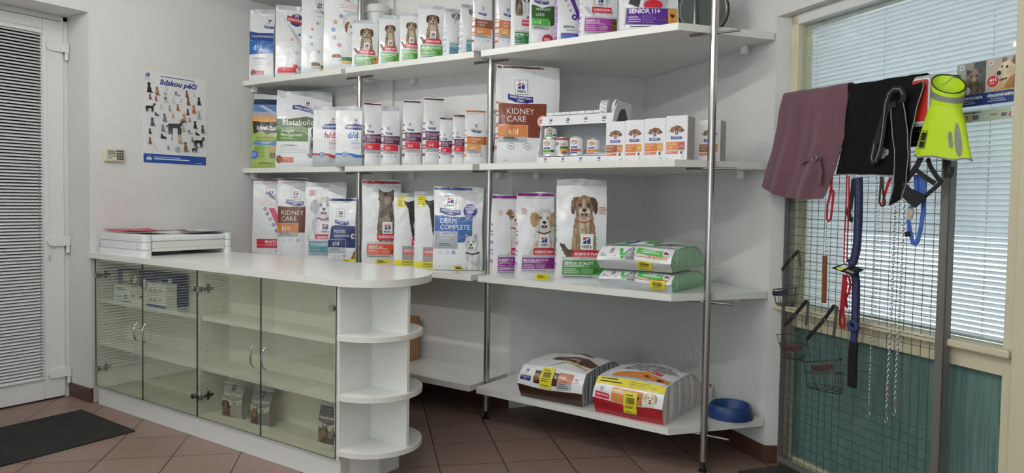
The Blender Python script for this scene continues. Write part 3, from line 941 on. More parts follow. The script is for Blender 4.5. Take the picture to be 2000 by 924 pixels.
def pd_art(title, c1, code, c2, tfs=None, lg=(.30, .60, .20), ban=(.32, .535, .42), tb=(.372, .517), cb=(.264, .363), rt=1.0, ru=.9, low=None, grey='B4B8BC', small=False):
    def art(p):
        k = p.W/p.H
        logo(p, lg[0], lg[1], lg[2])
        pd_banner(p, ban[0], ban[1], ban[2])
        t0, t1 = tb
        lowv = t0 if low is None else low
        n = 8
        top = [(rt*i/n, t1-.008*math.sin(i/n*PI*1.5)-.012*i/n) for i in range(n+1)]
        if low is None:
            p.poly([(0, t0), (rt, t0-.006)]+top[::-1], ink(c1))
        else:
            p.poly([(0, t0), (ru+.01, t0), (ru+.01, low), (rt, low)]+top[::-1], ink(c1))
        c0, c3 = cb
        p.rect(0.0, c0, ru, c3, ink(c2))
        p.rect(0.0, c3, ru, c3+.003, ink('F1D7C6'))
        nl = len(title)
        hh = (t1-t0)
        for i, s in enumerate(title):
            fs = tfs or hh/k*.27
            p.text(s, .13, t1-.03*hh/.14-hh*(.30+.34*i)-(.0), fs, ink('F2ECEA'), maxw=.8, bold=-.014)
        p.text(code, .17, c0+(c3-c0)*.22, (c3-c0)/k*.52, ink('F6EFEA'))
        if not small:
            p.rect(0.0, c0-.055, ru, c0-.002, ink(grey))
            p.lines(.09, ru*.72, c0-.030, c0-.014, 2, ink('3A3D42'), wd=.016)
            p.lines(.09, ru*.9, c0-.047, c0-.042, 2, ink('7D8287'), wd=.006)
            icons(p, c0-.095, (.22, .47, .72), .052)
            p.rect(.1, .035, .18, .04, ink('8D9196'))
    return art

# ------------------------------------------------------------------ food bags
class BagShape:
    def __init__(s, w, h, d, seed, flop=0.0, amp=.0045, fold=None):
        s.fold = fold
        s.w, s.h, s.d, s.seed, s.flop, s.amp = w, h, d, seed, flop, amp
        s.ts = .94
    def k(s, t):
        if t < .07: return .86+.14*math.sin(t/.07*PI/2)
        if t < .42: return 1.0
        q = min(1.0, (t-.42)/(s.ts-.42))
        return max(0.0, 1-q**1.5)
    def hw(s, t):
        return s.w/2*(1-.035*math.sin(PI*min(1, t*1.05))**2 + .010*math.sin(t*9+s.seed))
    def wr(s, x, z):
        t = z/s.h
        a = s.amp*(.55+.9*max(0, t-.3))
        n = noise.noise(Vector((x*8+s.seed*3.1, z*6, s.seed*1.7)))*a*1.5
        n += abs(noise.noise(Vector((x*14-z*9+s.seed, z*10+x*6, s.seed*.9+5))))*a*.9
        n = n*min(1, (1-abs(t-.5)*2)*5+.25)
        if s.fold:
            u0, v0, u1, v1, dp = s.fold
            ax, ay = (u0-.5)*s.w, v0*s.h; bx, by = (u1-.5)*s.w, v1*s.h
            l = math.hypot(bx-ax, by-ay)
            d = ((x-ax)*(-(by-ay))+(z-ay)*(bx-ax))/l
            q = max(0, min(1, d/.022+.2)); end = max(0, min(1, ((x-ax)*(bx-ax)+(z-ay)*(by-ay))/l/l*-3+3.3))
            n += dp*q*q*(3-2*q)*min(1, end)*s.k(t)
        return n
    def front(s, x, z):
        t = min(max(z/s.h, 0), 1)
        k = s.k(t); c = .43*s.d*k; b = (.09*s.d+.10*s.w*.28)*k*min(1, t*9+.25)
        xn = max(-1, min(1, x/max(s.hw(t), 1e-6)))
        return s.d*.45-(c+b*(1-xn*xn))+s.wr(x, z)+s.lean(t)
    def lean(s, t):
        return s.flop*max(0, t-.45)**2
    def pt(s, x, z, off):
        t = min(max(z/s.h, 0), 1)
        xx = max(-1, min(1, x/(s.w/2)))*s.hw(t)
        return (xx, s.front(xx, z)-off, z)

def food_bag(label, loc, psi, w, h, d=None, art=None, seal=None, sealw=1.0, stripes=None, sticker=None, seed=1, group=None, flop=0.0,
             base='film', fold=None, name='food_bag', cat='pet food bag', dy=0.0, gus=None, seal_h=.05, sealtop=.0):
    d = d or min(.13, max(.055, w*.42))
    S = BagShape(w, h, d, seed, flop, fold=fold)
    mb = MB()
    body = FILM if base == 'film' else base
    nx, nzv = 22, 44
    fr = []
    for j in range(nzv+1):
        z = S.ts*h*j/nzv; t = z/h
        for i in range(nx+1):
            x = (-1+2*i/nx)*S.hw(t)
            fr.append((x, S.front(x, z), z))
    mb.add(fr, [(j*(nx+1)+i, j*(nx+1)+i+1, (j+1)*(nx+1)+i+1, (j+1)*(nx+1)+i) for j in range(nzv) for i in range(nx)], body)
    bk = []
    for j in range(nzv//2+1):
        z = S.ts*h*j/(nzv//2); t = z/h
        for i in range(nx//2+1):
            xn = -1+2*i/(nx//2)
            k = S.k(t)
            bk.append((xn*S.hw(t), S.d*.45+.43*d*k+.07*d*k*(1-xn*xn)+S.lean(t)+.0004, z))
    q = nx//2+1
    mb.add(bk, [(j*q+i+1, j*q+i, (j+1)*q+i, (j+1)*q+i+1) for j in range(nzv//2) for i in range(nx//2)], body)
    # gussets: sides folded slightly inwards, with printed stripes
    for s in (-1, 1):
        vs = []; ny = 6
        for j in range(nzv+1):
            z = S.ts*h*j/nzv; t = z/h
            hwv = S.hw(t); yf = S.front(s*hwv, z); yb2 = S.d*.45+.43*d*S.k(t)+S.lean(t)+.0004
            for i in range(ny+1):
                yy = yf+(yb2-yf)*i/ny
                g = (.30*d*max(0, t-.12)+.008)*(1-abs(2*i/ny-1))*S.k(t)
                if t < .3: g -= .05*d*(1-abs(2*i/ny-1))*(1-t/.3)
                vs.append((s*(hwv-g), yy, z))
        for j in range(nzv):
            t = (j+.5)/nzv*S.ts
            m = gus or body
            if stripes:
                for (a, b, cm) in stripes:
                    if a <= t <= b: m = ink(cm)
            fs = []
            for i in range(ny):
                a, b2 = j*(ny+1)+i, j*(ny+1)+i+1
                c, dd = (j+1)*(ny+1)+i+1, (j+1)*(ny+1)+i
                fs.append((a, dd, c, b2) if s > 0 and False else ((a, b2, c, dd) if s > 0 else (b2, a, dd, c)))
            used = sorted({x for f in fs for x in f}); re = {x: n for n, x in enumerate(used)}
            mb.add([vs[x] for x in used], [tuple(re[x] for x in f) for f in fs], m)
    # base
    mb.add([(-w/2, S.front(-w/2, 0), 0), (w/2, S.front(w/2, 0), 0), (w/2, S.d*.45+.4*d, 0), (-w/2, S.d*.45+.4*d, 0)], [(3, 2, 1, 0)], body)
    if art:
        p = Print(mb, S.pt, w, h)
        art(p)
    root = mb.build(name, loc=loc, rot=(0, 0, math.radians(psi)), smooth=50)
    tag(root, label, cat, group)
    # flat welded top
    tb = MB(); vs = []
    n = 16
    rows = (S.ts-.004, .965, 1.0)
    for sgn in (-1, 1):
        for t in rows:
            for i in range(n+1):
                x = (-1+2*i/n)*S.hw(S.ts)*(1+.0*t)
                y = S.d*.45+S.lean(t)+.0016*sgn+.004*math.sin(x*31+seed)*(t-S.ts)/.06*2+.003*math.sin(x*70+seed*2)*(t > .95)
                zz = t*h+(.004*math.sin(x*23+seed) if t == 1.0 else 0)
                vs.append((x, y, zz))
    R_n = n+1
    for sgn, o in ((-1, 0), (1, 3*R_n)):
        fs = []
        for j in range(2):
            for i in range(n):
                f4 = (o+j*R_n+i, o+j*R_n+i+1, o+(j+1)*R_n+i+1, o+(j+1)*R_n+i)
                fs.append(f4 if sgn < 0 else f4[::-1])
        tb.add(vs, fs, FILMG if not seal or seal == 'clear' else body)
    rim = [0*R_n+i for i in range(n+1)]
    tb.add(vs, [(2*R_n+i, 2*R_n+i+1, 5*R_n+i+1, 5*R_n+i) for i in range(n)], body)
    tb.add(vs, [(j*R_n, (j+1)*R_n, 3*R_n+(j+1)*R_n, 3*R_n+j*R_n) for j in range(2)]+[(j*R_n+n, 3*R_n+j*R_n+n, 3*R_n+(j+1)*R_n+n, (j+1)*R_n+n) for j in range(2)], body)
    if seal and seal != 'clear':
        def sf(x, z, off):
            t = z/h
            return (x, S.d*.45+S.lean(t)-.0016+.004*math.sin(x*31+seed)*(t-S.ts)/.06*2+.003*math.sin(x*70+seed*2)*(t > .95)-off, z)
        ps = Print(tb, sf, w, h, base=.0010)
        ps.rect(.01, .995-seal_h*.75, sealw-.01, .992, ink(seal))
    tb.build('top_seal', root, smooth=50)
    if sticker:
        u0, u1, v0, v1, rot = sticker
        sb = MB(); ps = Print(sb, S.pt, w, h, base=.0042)
        ps.rect(u0, v0, u1, v1, paper('E8DC3C'))
        cu = u0+(u1-u0)*.12
        ps.lines(cu, u0+(u1-u0)*.62, v0+(v1-v0)*.62, v0+(v1-v0)*.62, 1, paper('3A3820'), wd=.016)
        ps.lines(cu, u0+(u1-u0)*.75, v0+(v1-v0)*.22, v0+(v1-v0)*.40, 2, paper('3A3820'), wd=.014)
        st = sb.build('price_sticker', root, smooth=50); tag(st, 'yellow paper sticker')
    return root

# ------------------------------------------------------------------ artwork of the bags
def stripes_of(col, n=5, v0=.14, v1=.62, th=.022, col2=None):
    out = []
    for i in range(n):
        v = v0+(v1-v0)*i/(n-1)
        out.append((v, v+th, col)); out.append((v+th*1.6, v+th*2.3, col2 or col))
    return out
ST_PUR, ST_OR, ST_BR, ST_TEAL, ST_VIO, ST_PINK = (stripes_of('7C4A6E'), stripes_of('C9855C'), stripes_of('B4735C'),
    stripes_of('A9C5CE'), stripes_of('9A6BB2', 8, .08, .85), stripes_of('E09A8C', 6))
def sp_panel(p, u0, v0, u1, v1, col, title, sub=2, chick=None, foot=True, kib=True):
    k = p.W/p.H
    p.rect(u0-.02, v0-.035, u1, v1+.03, ink('BFC4C8'))
    p.rect(u0, v0, u1, v1, ink(col))
    h = (v1-v0)/k
    p.text(title, u0+.03, v1-(v1-v0)*.30, h*.19, ink('F3F3F0'), bold=.03, maxw=(u1-u0)*.88)
    p.lines(u0+.03, u0+.03+(u1-u0)*.62, v1-(v1-v0)*.45, v1-(v1-v0)*.37, 2, ink('DCE6DA'), wd=.010)
    p.lines(u0+.03, u0+.03+(u1-u0)*.36, v0+(v1-v0)*.12, v0+(v1-v0)*.38, 3, ink('DCE6DA'), wd=.011)
    p.rect(u0+(u1-u0)*.43, v0+(v1-v0)*.1, u0+(u1-u0)*.437, v0+(v1-v0)*.42, ink('DCE6DA'))
    p.lines(u0+(u1-u0)*.46, u0+(u1-u0)*.72, v0+(v1-v0)*.12, v0+(v1-v0)*.38, 4, ink('C7D3C6'), wd=.007)
    if kib:
        for (a, b) in ((.77, .2), (.80, .42), (.84, .28)):
            p.ell(u0+(u1-u0)*a*.97, v0+(v1-v0)*b, .025, ink('4B3A25'), n=8)
    if chick:
        p.rect(u1-(u1-u0)*.19, v0, u1, v1, ink(chick))
        cx = u1-(u1-u0)*.095
        p.ell(cx, v0+(v1-v0)*.62, .030, ink('2A1C14'), asp=1.1, n=12)
        p.poly([(cx-.03, v0+(v1-v0)*.86), (cx-.05, v0+(v1-v0)*.70), (cx, v0+(v1-v0)*.62)], ink('2A1C14'))
        p.poly([(cx+.035, v0+(v1-v0)*.82), (cx+.045, v0+(v1-v0)*.62), (cx, v0+(v1-v0)*.60)], ink('2A1C14'))
        p.lines(cx-.05, cx+.05, v0+(v1-v0)*.2, v0+(v1-v0)*.28, 2, ink('5A3A1C'), wd=.008)
    if foot:
        p.lines(u0+.04, u1-.04, v0-.022, v0-.022, 1, ink('3B4046'), wd=.012)
def sp_art(col, title, fur, ear='flop', hc=(.56, .73), r=.20, lg=(.58, .32, .25), ban=(.31, .245, .86, .32), pan=(.125, .085, .96, .22), tail=-1,
           chick=None, red=(.86, .70), body=True, tongue=True, collar=None, hw=.28, cat=False, chest=True):
    def art(p):
        if cat:
            cat_sit(p, hc[0], hc[1], ban[1]-.02, r)
        else:
            if body: sit_body(p, hc[0], hc[1]-r*.6*p.W/p.H, ban[1]-.015, hw, fur, tail=tail, chest=chest)
            if collar: p.line([(hc[0]-r*.75, hc[1]-r*1.25*p.W/p.H), (hc[0], hc[1]-r*1.45*p.W/p.H), (hc[0]+r*.75, hc[1]-r*1.2*p.W/p.H)], r*.16, ink(collar))
            dog_head(p, hc[0], hc[1], r, fur, ear, tongue)
        if red: p.lines(red[0]-.08, red[0]+.08, red[1]-.03, red[1]+.03, 5, ink('D8606A'), wd=.012)
        logo(p, lg[0], lg[1], lg[2], framed=False)
        sp_banner(p, *ban)
        sp_panel(p, *pan, col, title, chick=chick)
    return art
def vet_mark(p, u, v, w):
    k = p.W/p.H
    p.poly([(u-w/2, v), (u+w/2, v), (u+w/2+.01, v+w*.2*k), (u-w/2-.01, v+w*.2*k)], ink('B7797F'))
    p.poly([(u-w/2+.008, v+.004), (u+w/2-.008, v+.004), (u+w/2, v+w*.2*k-.004), (u-w/2, v+w*.2*k-.004)], ink('EFEFF0'))
    p.text('VET ESSENTIALS', u, v+w*.06*k, w*.085, ink('B3263A'), al='c', w=w*.86)
def dots(p, pts, r, cols):
    for (u, v), c in zip(pts, cols):
        p.ell(u, v, r, ink(c), n=16); p.ell(u, v, r*.62, ink('D9D9E2'), n=12); p.ell(u, v, r*.34, ink(c), n=10)
def art_vet(dog):
    def art(p):
        k = p.W/p.H
        logo(p, .70, .76, .24, framed=True); vet_mark(p, .70, .70, .5)
        p.text('Clinical', .66, .655, .05, ink('3A3F48'), al='c')
        dots(p, [(.50, .60), (.33, .53), (.27, .445), (.30, .36), (.45, .28)] if dog else [(.62, .58), (.42, .51), (.36, .42), (.40, .34), (.66, .26)],
             .058, ('6B4F9C', 'C77F4E', '4F86C6', '4E9C86', 'B45FA0'))
        if dog:
            p.ell(.86, .54, .32, ink('C9CDD2'), n=28); p.ell(.90, .52, .28, ink('E3E5E8'), n=26)
            dog_head(p, .86, .475, .20, 'brownwhite', 'flop', True)
            bowl(p, .38, .155, .16)
            p.rect(.52, .085, .97, .115, ink('D9B36A'))
            p.rect(.52, .115, .80, .155, ink('1F7A4E')); p.rect(.78, .10, .98, .155, ink('C2403E'))
        else:
            bowl(p, .55, .115, .2)
            p.rect(.72, .05, .97, .075, ink('D9B36A')); p.rect(.74, .075, .97, .11, ink('1F7A4E'))
    return art
def art_foodsens(p):
    logo(p, .80, .79, .24); pd_banner(p, .80, .73, .42)
    p.poly([(0, .565), (1, .53), (1, .665), (.4, .66), (0, .685)], ink('1F3F86'))
    p.text('Food Sensitivities', .10, .60, .105, ink('E9ECF2'), maxw=1.15)
    p.poly([(0, .36), (1, .385), (1, .545), (0, .56)], ink('1F66B4'))
    p.text('d/d', .17, .425, .22, ink('F2F5F8'))
    p.ell(.16, .305, .03, ink('C4C8CC')); p.lines(.22, .75, .30, .31, 2, ink('6C7178'), wd=.012)
    p.lines(.15, .95, .22, .27, 3, ink('9CA1A7'), wd=.01)
    p.rect(.25, .085, .62, .135, ink('C4505A')); p.lines(.30, .58, .10, .12, 2, ink('E6B3B6'), wd=.01)
    p.ell(.17, .115, .085, furm('kibble2', '5A3A1E', 'A07C4A', 120), asp=1.5, rot=-.4)
def art_oldsp(p):
    k = p.W/p.H
    p.ell(.78, .80, .26, ink('2A3E7C'), asp=.95, n=26)
    p.rect(.71, .815, .85, .875, ink('DADDE2')); emblem(p, .73, .83, .09)
    p.poly([(.42, .79), (1, .73), (1, .815), (.42, .865)], ink('B03A48'))
    p.text('SCIENCE PLAN', .45, .80, .085, ink('F0E9E4'), w=.56, bold=.03, rot=-.13)
    p.ell(.9, .60, .05, ink('6A4A9A')); p.ell(.63, .52, .055, ink('D59C9C')); p.ell(.83, .34, .065, ink('6A8FCB'), asp=.75); p.ell(.83, .34, .04, ink('DFE3EA'), asp=.75)
    p.poly([(.09, .06), (.78, .075), (.78, .13), (.84, .13), (.84, .185), (.70, .185), (.66, .14), (.16, .135), (.09, .11)], ink('D42435'))
    p.rect(.82, .05, .98, .10, ink('BFC4C8')); p.rect(.84, .11, .98, .16, ink('9EA5AB')); p.poly([(.74, .055), (.80, .05), (.80, .085)], ink('2B6B3A'))
def art_seniorvet(p):
    p.poly([(.42, .97), (.66, .97), (1.0, .48), (.92, .40)], ink('5B2C8E'))
    dots(p, [(.28, .88), (.38, .78), (.47, .69), (.55, .59)], .055, ('D49A62', '5A7FB5', 'D58A7A', 'B0545A'))
    p.ell(.72, .47, .13, ink('5B2C8E'), n=18); p.ell(.72, .47, .05, ink('E6E6EE'))
    p.text('#SENIOR', .24, .27, .085, ink('3A3550'), bold=.03, maxw=.74)
    p.lines(.35, .85, .22, .235, 2, ink('9895A5'), wd=.012)
    p.rect(.14, .13, .95, .175, ink('6F4FA8')); p.rect(.14, .075, .95, .13, ink('3D7CC6'))
def art_weight(p):
    k = p.W/p.H
    logo(p, .42, .79, .24); pd_banner(p, .44, .705, .62)
    n = 8
    p.poly([(0, .42), (.78, .42), (.80, .33), (1, .36), (1, .68), (.75, .66), (.45, .63), (.2, .67), (0, .69)], ink('2F5E2B'))
    p.text('WEIGHT', .18, .585, .125, ink('E3EADF'), maxw=.72); p.text('LOSS', .18, .49, .125, ink('E3EADF'))
    p.rect(0, .33, .76, .45, ink('4BA944')); p.text('r/d', .15, .36, .16, ink('F0F6EC'))
    p.rect(0, .265, .76, .33, ink('B4B8BC')); p.lines(.1, .6, .285, .305, 2, ink('3A3D42'), wd=.02)
    p.ell(.70, .10, .24, ink('B5242E'), n=22); p.lines(.54, .86, .08, .12, 3, ink('E9C6C6'), wd=.025)
def art_ideal(p):
    GR = ink('9DB35A')
    p.rect(0, 0, 1, .50, GR)
    sky = mat('print_sunset', '3E5F92', .35, coat=.3)
    p.rect(0, .86, 1, .93, ink('20304F')); p.rect(0, .76, 1, .86, ink('5C83B4')); p.rect(0, .70, 1, .76, ink('A9A8B0')); p.rect(0, .65, 1, .70, ink('D59A6A')); p.rect(0, .58, 1, .65, ink('E2B04A'))
    p.poly([(.2, .84), (.9, .70), (.9, .74), (.35, .85)], ink('B9C8D9'))
    p.poly([(0, .635), (.45, .615), (1, .63), (1, .48), (.6, .46), (.3, .49), (.08, .46)], ink('1D1A17'))
    p.text('Ideal Balance', .20, .515, .16, ink('E9E7E0'), maxw=1.1, bold=.02)
    p.poly([(.86, .78), (1, .86), (1, .55), (.88, .6)], ink('14110E'))
    p.text('with Fresh Chicken', .18, .40, .065, ink('30381A'), maxw=.78); p.lines(.12, .95, .365, .375, 2, ink('55602C'), wd=.012)
    p.rect(.06, .315, .95, .355, ink('4A7FBE')); p.lines(.35, .85, .335, .335, 1, ink('DDE6F0'), wd=.03)
    p.lines(.1, .55, .15, .30, 8, ink('4C5A26'), wd=.014); p.rect(.66, .22, .9, .31, ink('B49A6A')); p.rect(.68, .14, .9, .21, ink('7A4C30'))
    p.ell(.10, .185, .16, ink('4A6FB8'), n=20); p.lines(.0, .18, .165, .205, 3, ink('C5D1EA'), wd=.014)
    p.text('100% balanced', .28, .065, .062, ink('30381A'), maxw=.65)
def art_meta(p):
    k = p.W/p.H
    p.poly([(.05, .93), (.16, .93), (.14, .905), (.07, .905)], ink('C2C5C8'))
    logo(p, .565, .785, .125); 
    p.poly([(.29, .755), (.39, .757), (.56, .725), (.80, .67), (.80, .725), (.60, .775), (.42, .815), (.295, .81)], ink(NAVY))
    p.text('PRESCRIPTION', .33, .775, .042, ink(WHT), w=.42, bold=.02, rot=-.20); p.text('DIET', .56, .715, .04, ink(WHT), rot=-.2)
    p.poly([(.0, .535), (1, .525), (1, .60), (.55, .665), (.30, .635), (.0, .63)], ink('42552C'))
    p.text('Metabolic', .12, .555, .11, ink('ECEEE6'), maxw=.70)
    p.rect(.0, .345, .60, .53, ink('5B7E38')); p.text('Weight', .08, .46, .06, ink('EDF1E6'), bold=.01); p.text('Management', .08, .41, .06, ink('EDF1E6'), bold=.01, maxw=.5)
    p.lines(.08, .4, .37, .385, 2, ink('C9D6B8'), wd=.008)
    p.ell(.12, .29, .03, ink('C9CDD0')); p.lines(.17, .42, .285, .295, 2, ink('767B80'), wd=.008); p.lines(.08, .6, .20, .25, 3, ink('B0B4B8'), wd=.006)
    sit_body(p, .74, .44, .14, .13, 'grey', tail=None); p.ell(.73, .43, .06, FUR['black'][0], asp=1.3); p.ell(.70, .31, .05, FUR['black'][0], asp=1.5)
    dog_head(p, .76, .47, .085, 'black', 'flop', True)
    p.ell(.02+.05, .115, .055, furm('kibble2', '5A3A1E', 'A07C4A', 120), asp=1.3)
    p.rect(.12, .08, .33, .14, ink('D0603A')); p.lines(.15, .3, .10, .12, 2, ink('F0C9B4'), wd=.008)
def art_code(code, col, col2):
    def art(p):
        logo(p, .78, .725, .20); p.poly([(.36, .62), (1, .615), (1, .70), (.8, .715), (.6, .705), (.42, .69), (.36, .665)], ink(NAVY))
        p.text('PRESCRIPTION DIET', .40, .645, .075, ink(WHT), maxw=.98, bold=.02)
        p.text(code, .46, .475, .24, ink(col), bold=.025)
        p.lines(.62, .96, .39, .43, 2, ink(col), wd=.018); p.lines(.62, .96, .30, .37, 3, ink('B98C94'), wd=.012)
        p.poly([(0, .0), (1, .0), (1, .13), (.75, .155), (.55, .19), (0, .19)], ink('AEB4B8'))
        p.poly([(0, .19), (.55, .19), (.75, .145), (1, .145), (1, .195), (.8, .2), (.6, .22), (0, .22)], ink(col))
        p.ell(.36, .20, .10, ink(NAVY)); p.ell(.36, .20, .075, ink('D9DCE6')); p.rect(.33, .185, .39, .21, ink(NAVY))
    return art
def art_multi(p):
    k = p.W/p.H
    logo(p, .58, .735, .30); vet_mark(p, .60, .665, .68)
    p.poly([(.54, .62), (.72, .62), (1.0, .42), (1.0, .36), (.84, .36)], ink('D23C5C')); p.poly([(.84, .37), (1.0, .36), (1, .42)], ink('8E8FA6'))
    dots(p, [(.42, .605), (.50, .545), (.60, .475), (.70, .40), (.80, .325)], .058, ('8C4A66', '3E4F86', 'B0806C', '4A4C7E', '343B6C'))
    p.rect(.16, .10, 1, .215, ink('CB3A52')); p.text('MULTI-BENEFIT', .44, .165, .085, ink('F4E4E6'), bold=.04, maxw=.9); p.lines(.45, .95, .135, .15, 2, ink('EBB7BF'), wd=.012)
    p.rect(.16, .133, 1, .137, ink('E9C6CB')); p.ell(.82, .06, .05, ink('B4B8BC')); p.lines(.02, .3, .03, .03, 1, ink('8B9095'), wd=.012)
def art_zd(p):
    logo(p, .44, .70, .27); pd_banner(p, .50, .60, .52)
    p.poly([(0, .25), (1, .245), (1, .575), (.5, .585), (.25, .59), (.1, .565)], ink('1E2C63'))
    p.text('FOOD', .22, .475, .11, ink('E6E8F0')); p.text('SENSITIVITIES', .22, .41, .075, ink('E6E8F0'), maxw=.56)
    p.rect(.0, .245, .66, .372, ink('CFD3DC')); p.rect(.0, .25, .65, .367, ink('131E52')); p.text('z/d', .16, .285, .155, ink('EEF0F5'))
    p.ell(.93, .42, .10, ink('DADDE4')); p.ell(.95, .42, .06, ink('3A3E52'))
    p.rect(.0, .17, .66, .243, ink('B4B8BC')); p.lines(.10, .5, .205, .225, 2, ink('3A3D42'), wd=.016)
    icons(p, .125, (.22, .40, .60), .05)
    p.poly([(.80, .02), (1, .02), (1, .21), (.93, .17), (.86, .10)], furm('kibble2', '5A3A1E', 'A07C4A', 120))
def art_perf(p):
    p.rect(.10, .80, .40, .965, ink('E2D63C')); p.lines(.15, .36, .83, .94, 5, ink('4A4618'), wd=.02)
    f = FUR['black'][0]
    p.fpoly([(.36, .885), (.52, .87), (.80, .90), (1, .885), (1, .36), (.70, .36), (.62, .50), (.56, .66), (.52, .78), (.42, .83)], f, .012)
    p.poly([(.74, .62), (1, .60), (1, .35), (.80, .38)], f); p.ell(.96, .66, .16, FUR['black'][2], asp=1.8)
    p.ell(.82, .55, .10, ink('D9DCDE'), asp=1.6)
    p.poly([(.64, .28), (1, .30), (1, .39), (.66, .375)], ink(RED)); p.text('SCIENCE PLAN', .69, .32, .085, ink(WHT), bold=.03, maxw=.9)
    p.rect(.30, .085, 1, .275, ink('9A9DA2')); p.rect(.33, .16, 1, .235, ink('D8615F')); p.text('PERFECT', .36, .20, .075, ink('F2E4E2'), bold=.03, maxw=.62)
    p.lines(.36, .9, .17, .19, 2, ink('EBC0BC'), wd=.012); p.lines(.36, .9, .105, .14, 3, ink('D0A3A3'), wd=.012)
    p.rect(0, .0, 1, .082, ink('E6DA3E')); p.text('UNIQUE', .30, .04, .075, ink('2C2A16'), bold=.04, maxw=.6); p.lines(.3, .9, .015, .015, 1, ink('4A461C'), wd=.022)
def art_derm(p):
    k = p.W/p.H
    logo(p, .335, .745, .215); pd_banner(p, .335, .665, .43)
    p.poly([(.01, .465), (.50, .465), (.50, .335), (.80, .335), (.80, .655), (.60, .64), (.35, .64), (.15, .66), (.01, .655)], ink('2A5CA0'))
    p.text('DERM', .13, .565, .10, ink('EFF2F6')); p.text('COMPLETE', .13, .49, .10, ink('EFF2F6'), maxw=.62)
    p.ell(.745, .715, .14, ink('1D2580'), n=28)
    for i, s in enumerate(('ADVANCED', 'PROTEIN', 'FOOD')):
        p.text(s, .745, .755-.032*i, .040, ink('E8EAF4'), al='c', bold=.03)
    p.lines(.66, .83, .65, .675, 2, ink('B9BEDF'), wd=.010)
    p.rect(.02, .335, .50, .46, ink('A4A8AE')); p.lines(.12, .2, .445, .445, 1, ink('E3E5E8'), wd=.016)
    p.text('skin care & food', .12, .405, .035, ink('EDEFF1'), maxw=.36, bold=.02); p.text('sensitivities', .12, .375, .035, ink('EDEFF1'), maxw=.28, bold=.02)
    p.rect(.02, .258, .50, .33, ink('9DA1A7')); p.lines(.12, .40, .295, .315, 2, ink('2C2F36'), wd=.014); p.lines(.12, .44, .27, .275, 2, ink('6C7076'), wd=.006)
    icons(p, .215, (.155, .29, .42), .04)
    sit_body(p, .80, .24, .02, .175, 'white', tail=None, chest=True); p.line([(.66, .215), (.80, .195), (.94, .215)], .035, ink('4A4F63'))
    dog_head(p, .775, .33, .135, 'white', 'up', True)
    p.lines(.12, .16, .035, .035, 1, ink('8B9095'), wd=.012)
def art_kitten(p):
    k = p.W/p.H
    cat_sit(p, .34, .97, .56, .17); 
    f, d, mz = FUR['black']
    p.ell(.74, .86, .18, f); p.poly([(.58, .9), (.60, 1.0), (.72, .95)], f); p.poly([(.90, .9), (.90, 1.0), (.78, .95)], f); p.ell(.74, .83, .08, FUR['white'][0], asp=.9)
    p.poly([(.58, .80), (.92, .80), (.95, .56), (.55, .56)], FUR['white'][0])
    for s in (-1, 1): p.ell(.74+s*.075, .87, .03, ink('B8B36A'))
    logo(p, .80, .50, .24, framed=False); sp_banner(p, .46, .40, .98, .49)
    sp_panel(p, .12, .10, .97, .285, '1E7A45', 'KITTEN <1', kib=False)
def art_senior11(p):
    k = p.W/p.H
    p.poly([(.12, .42), (.22, .62), (.34, .50), (.30, .36)], FUR['black'][0]); p.ell(.60, .50, .22, ink('B6BABF'), asp=1.2)
    logo(p, .55, .55, .24, framed=False); p.ell(.55, .40, .17, ink(RED), asp=.5)
    p.rect(.08, .085, .98, .36, ink('9DA1A7')); p.rect(.10, .115, .97, .35, ink('5A2590'))
    p.text('SENIOR 11+', .135, .28, .075, ink('F2EEF6'), bold=.04)
    p.lines(.135, .36, .15, .215, 3, ink('D6C8E6'), wd=.016); p.rect(.385, .14, .39, .24, ink('D6C8E6')); p.lines(.41, .60, .14, .235, 5, ink('A98CC8'), wd=.006)
    p.ell(.74, .20, .03, ink('6A4A3A')); p.rect(.81, .112, .975, .35, ink('DE9A45'))
    p.ell(.89, .245, .03, ink('2A1C14'), asp=1.1); p.poly([(.855, .30), (.85, .25), (.89, .235)], ink('2A1C14')); p.poly([(.925, .285), (.93, .24), (.89, .235)], ink('2A1C14')); p.lines(.85, .93, .165, .18, 2, ink('7A4C1C'), wd=.007)
    p.rect(.09, .05, .97, .11, ink('F0F1F3')); p.lines(.17, .93, .08, .08, 1, ink('2F3338'), wd=.012)
art_sv = lambda chick=None: sp_art('4C9A34', 'SENIOR VITALITY', 'scruff', 'flop', (.55, .73), .20, lg=(.56, .40, .22), ban=(.27, .30, .86, .385), pan=(.10, .10, .97, .27), tail=-1, chick=chick, red=None)
art_pup = sp_art('A63A9C', 'PUPPY <1', 'white', 'flop', (.55, .86), .2, lg=(.53, .56, .25), ban=(.28, .45, .83, .55), pan=(.09, .14, .98, .36), chick='6E5638', red=None)
art_dig = pd_art(['DIGESTIVE', 'CARE'], '5E2A52', 'i/d', 'CF2A3C')
art_kc = pd_art(['KIDNEY', 'CARE'], '8A4A38', 'k/d', 'D98A3E', lg=(.45, .66, .2), ban=(.42, .585, .45))
art_uc = pd_art(['URINARY', 'CARE'], 'C2702E', 'c/d', 'DC9A4E', lg=(.48, .66, .22), ban=(.48, .585, .5), ru=.72)
art_kidbig = pd_art(['KIDNEY', 'CARE'], '7A3A26', 'k/d', 'D4803C', lg=(.38, .705, .19), ban=(.36, .622, .40), tb=(.39, .617), cb=(.275, .388), rt=.78, ru=.46, low=.268)
def art_kid(p):
    art_kidbig(p)
    p.ell(.72, .43, .10, ink('D98A7C')); p.ell(.72, .43, .085, ink('EFE6E2')); p.lines(.66, .78, .42, .44, 2, ink('C2403E'), wd=.014)
art_kdm = pd_art(['KIDNEY', 'CARE'], '6E3A28', 'k/d', 'CF8038', lg=(.62, .735, .30), ban=(.60, .66, .62), tb=(.43, .65), cb=(.315, .43), rt=1.0, ru=.72, low=.315)

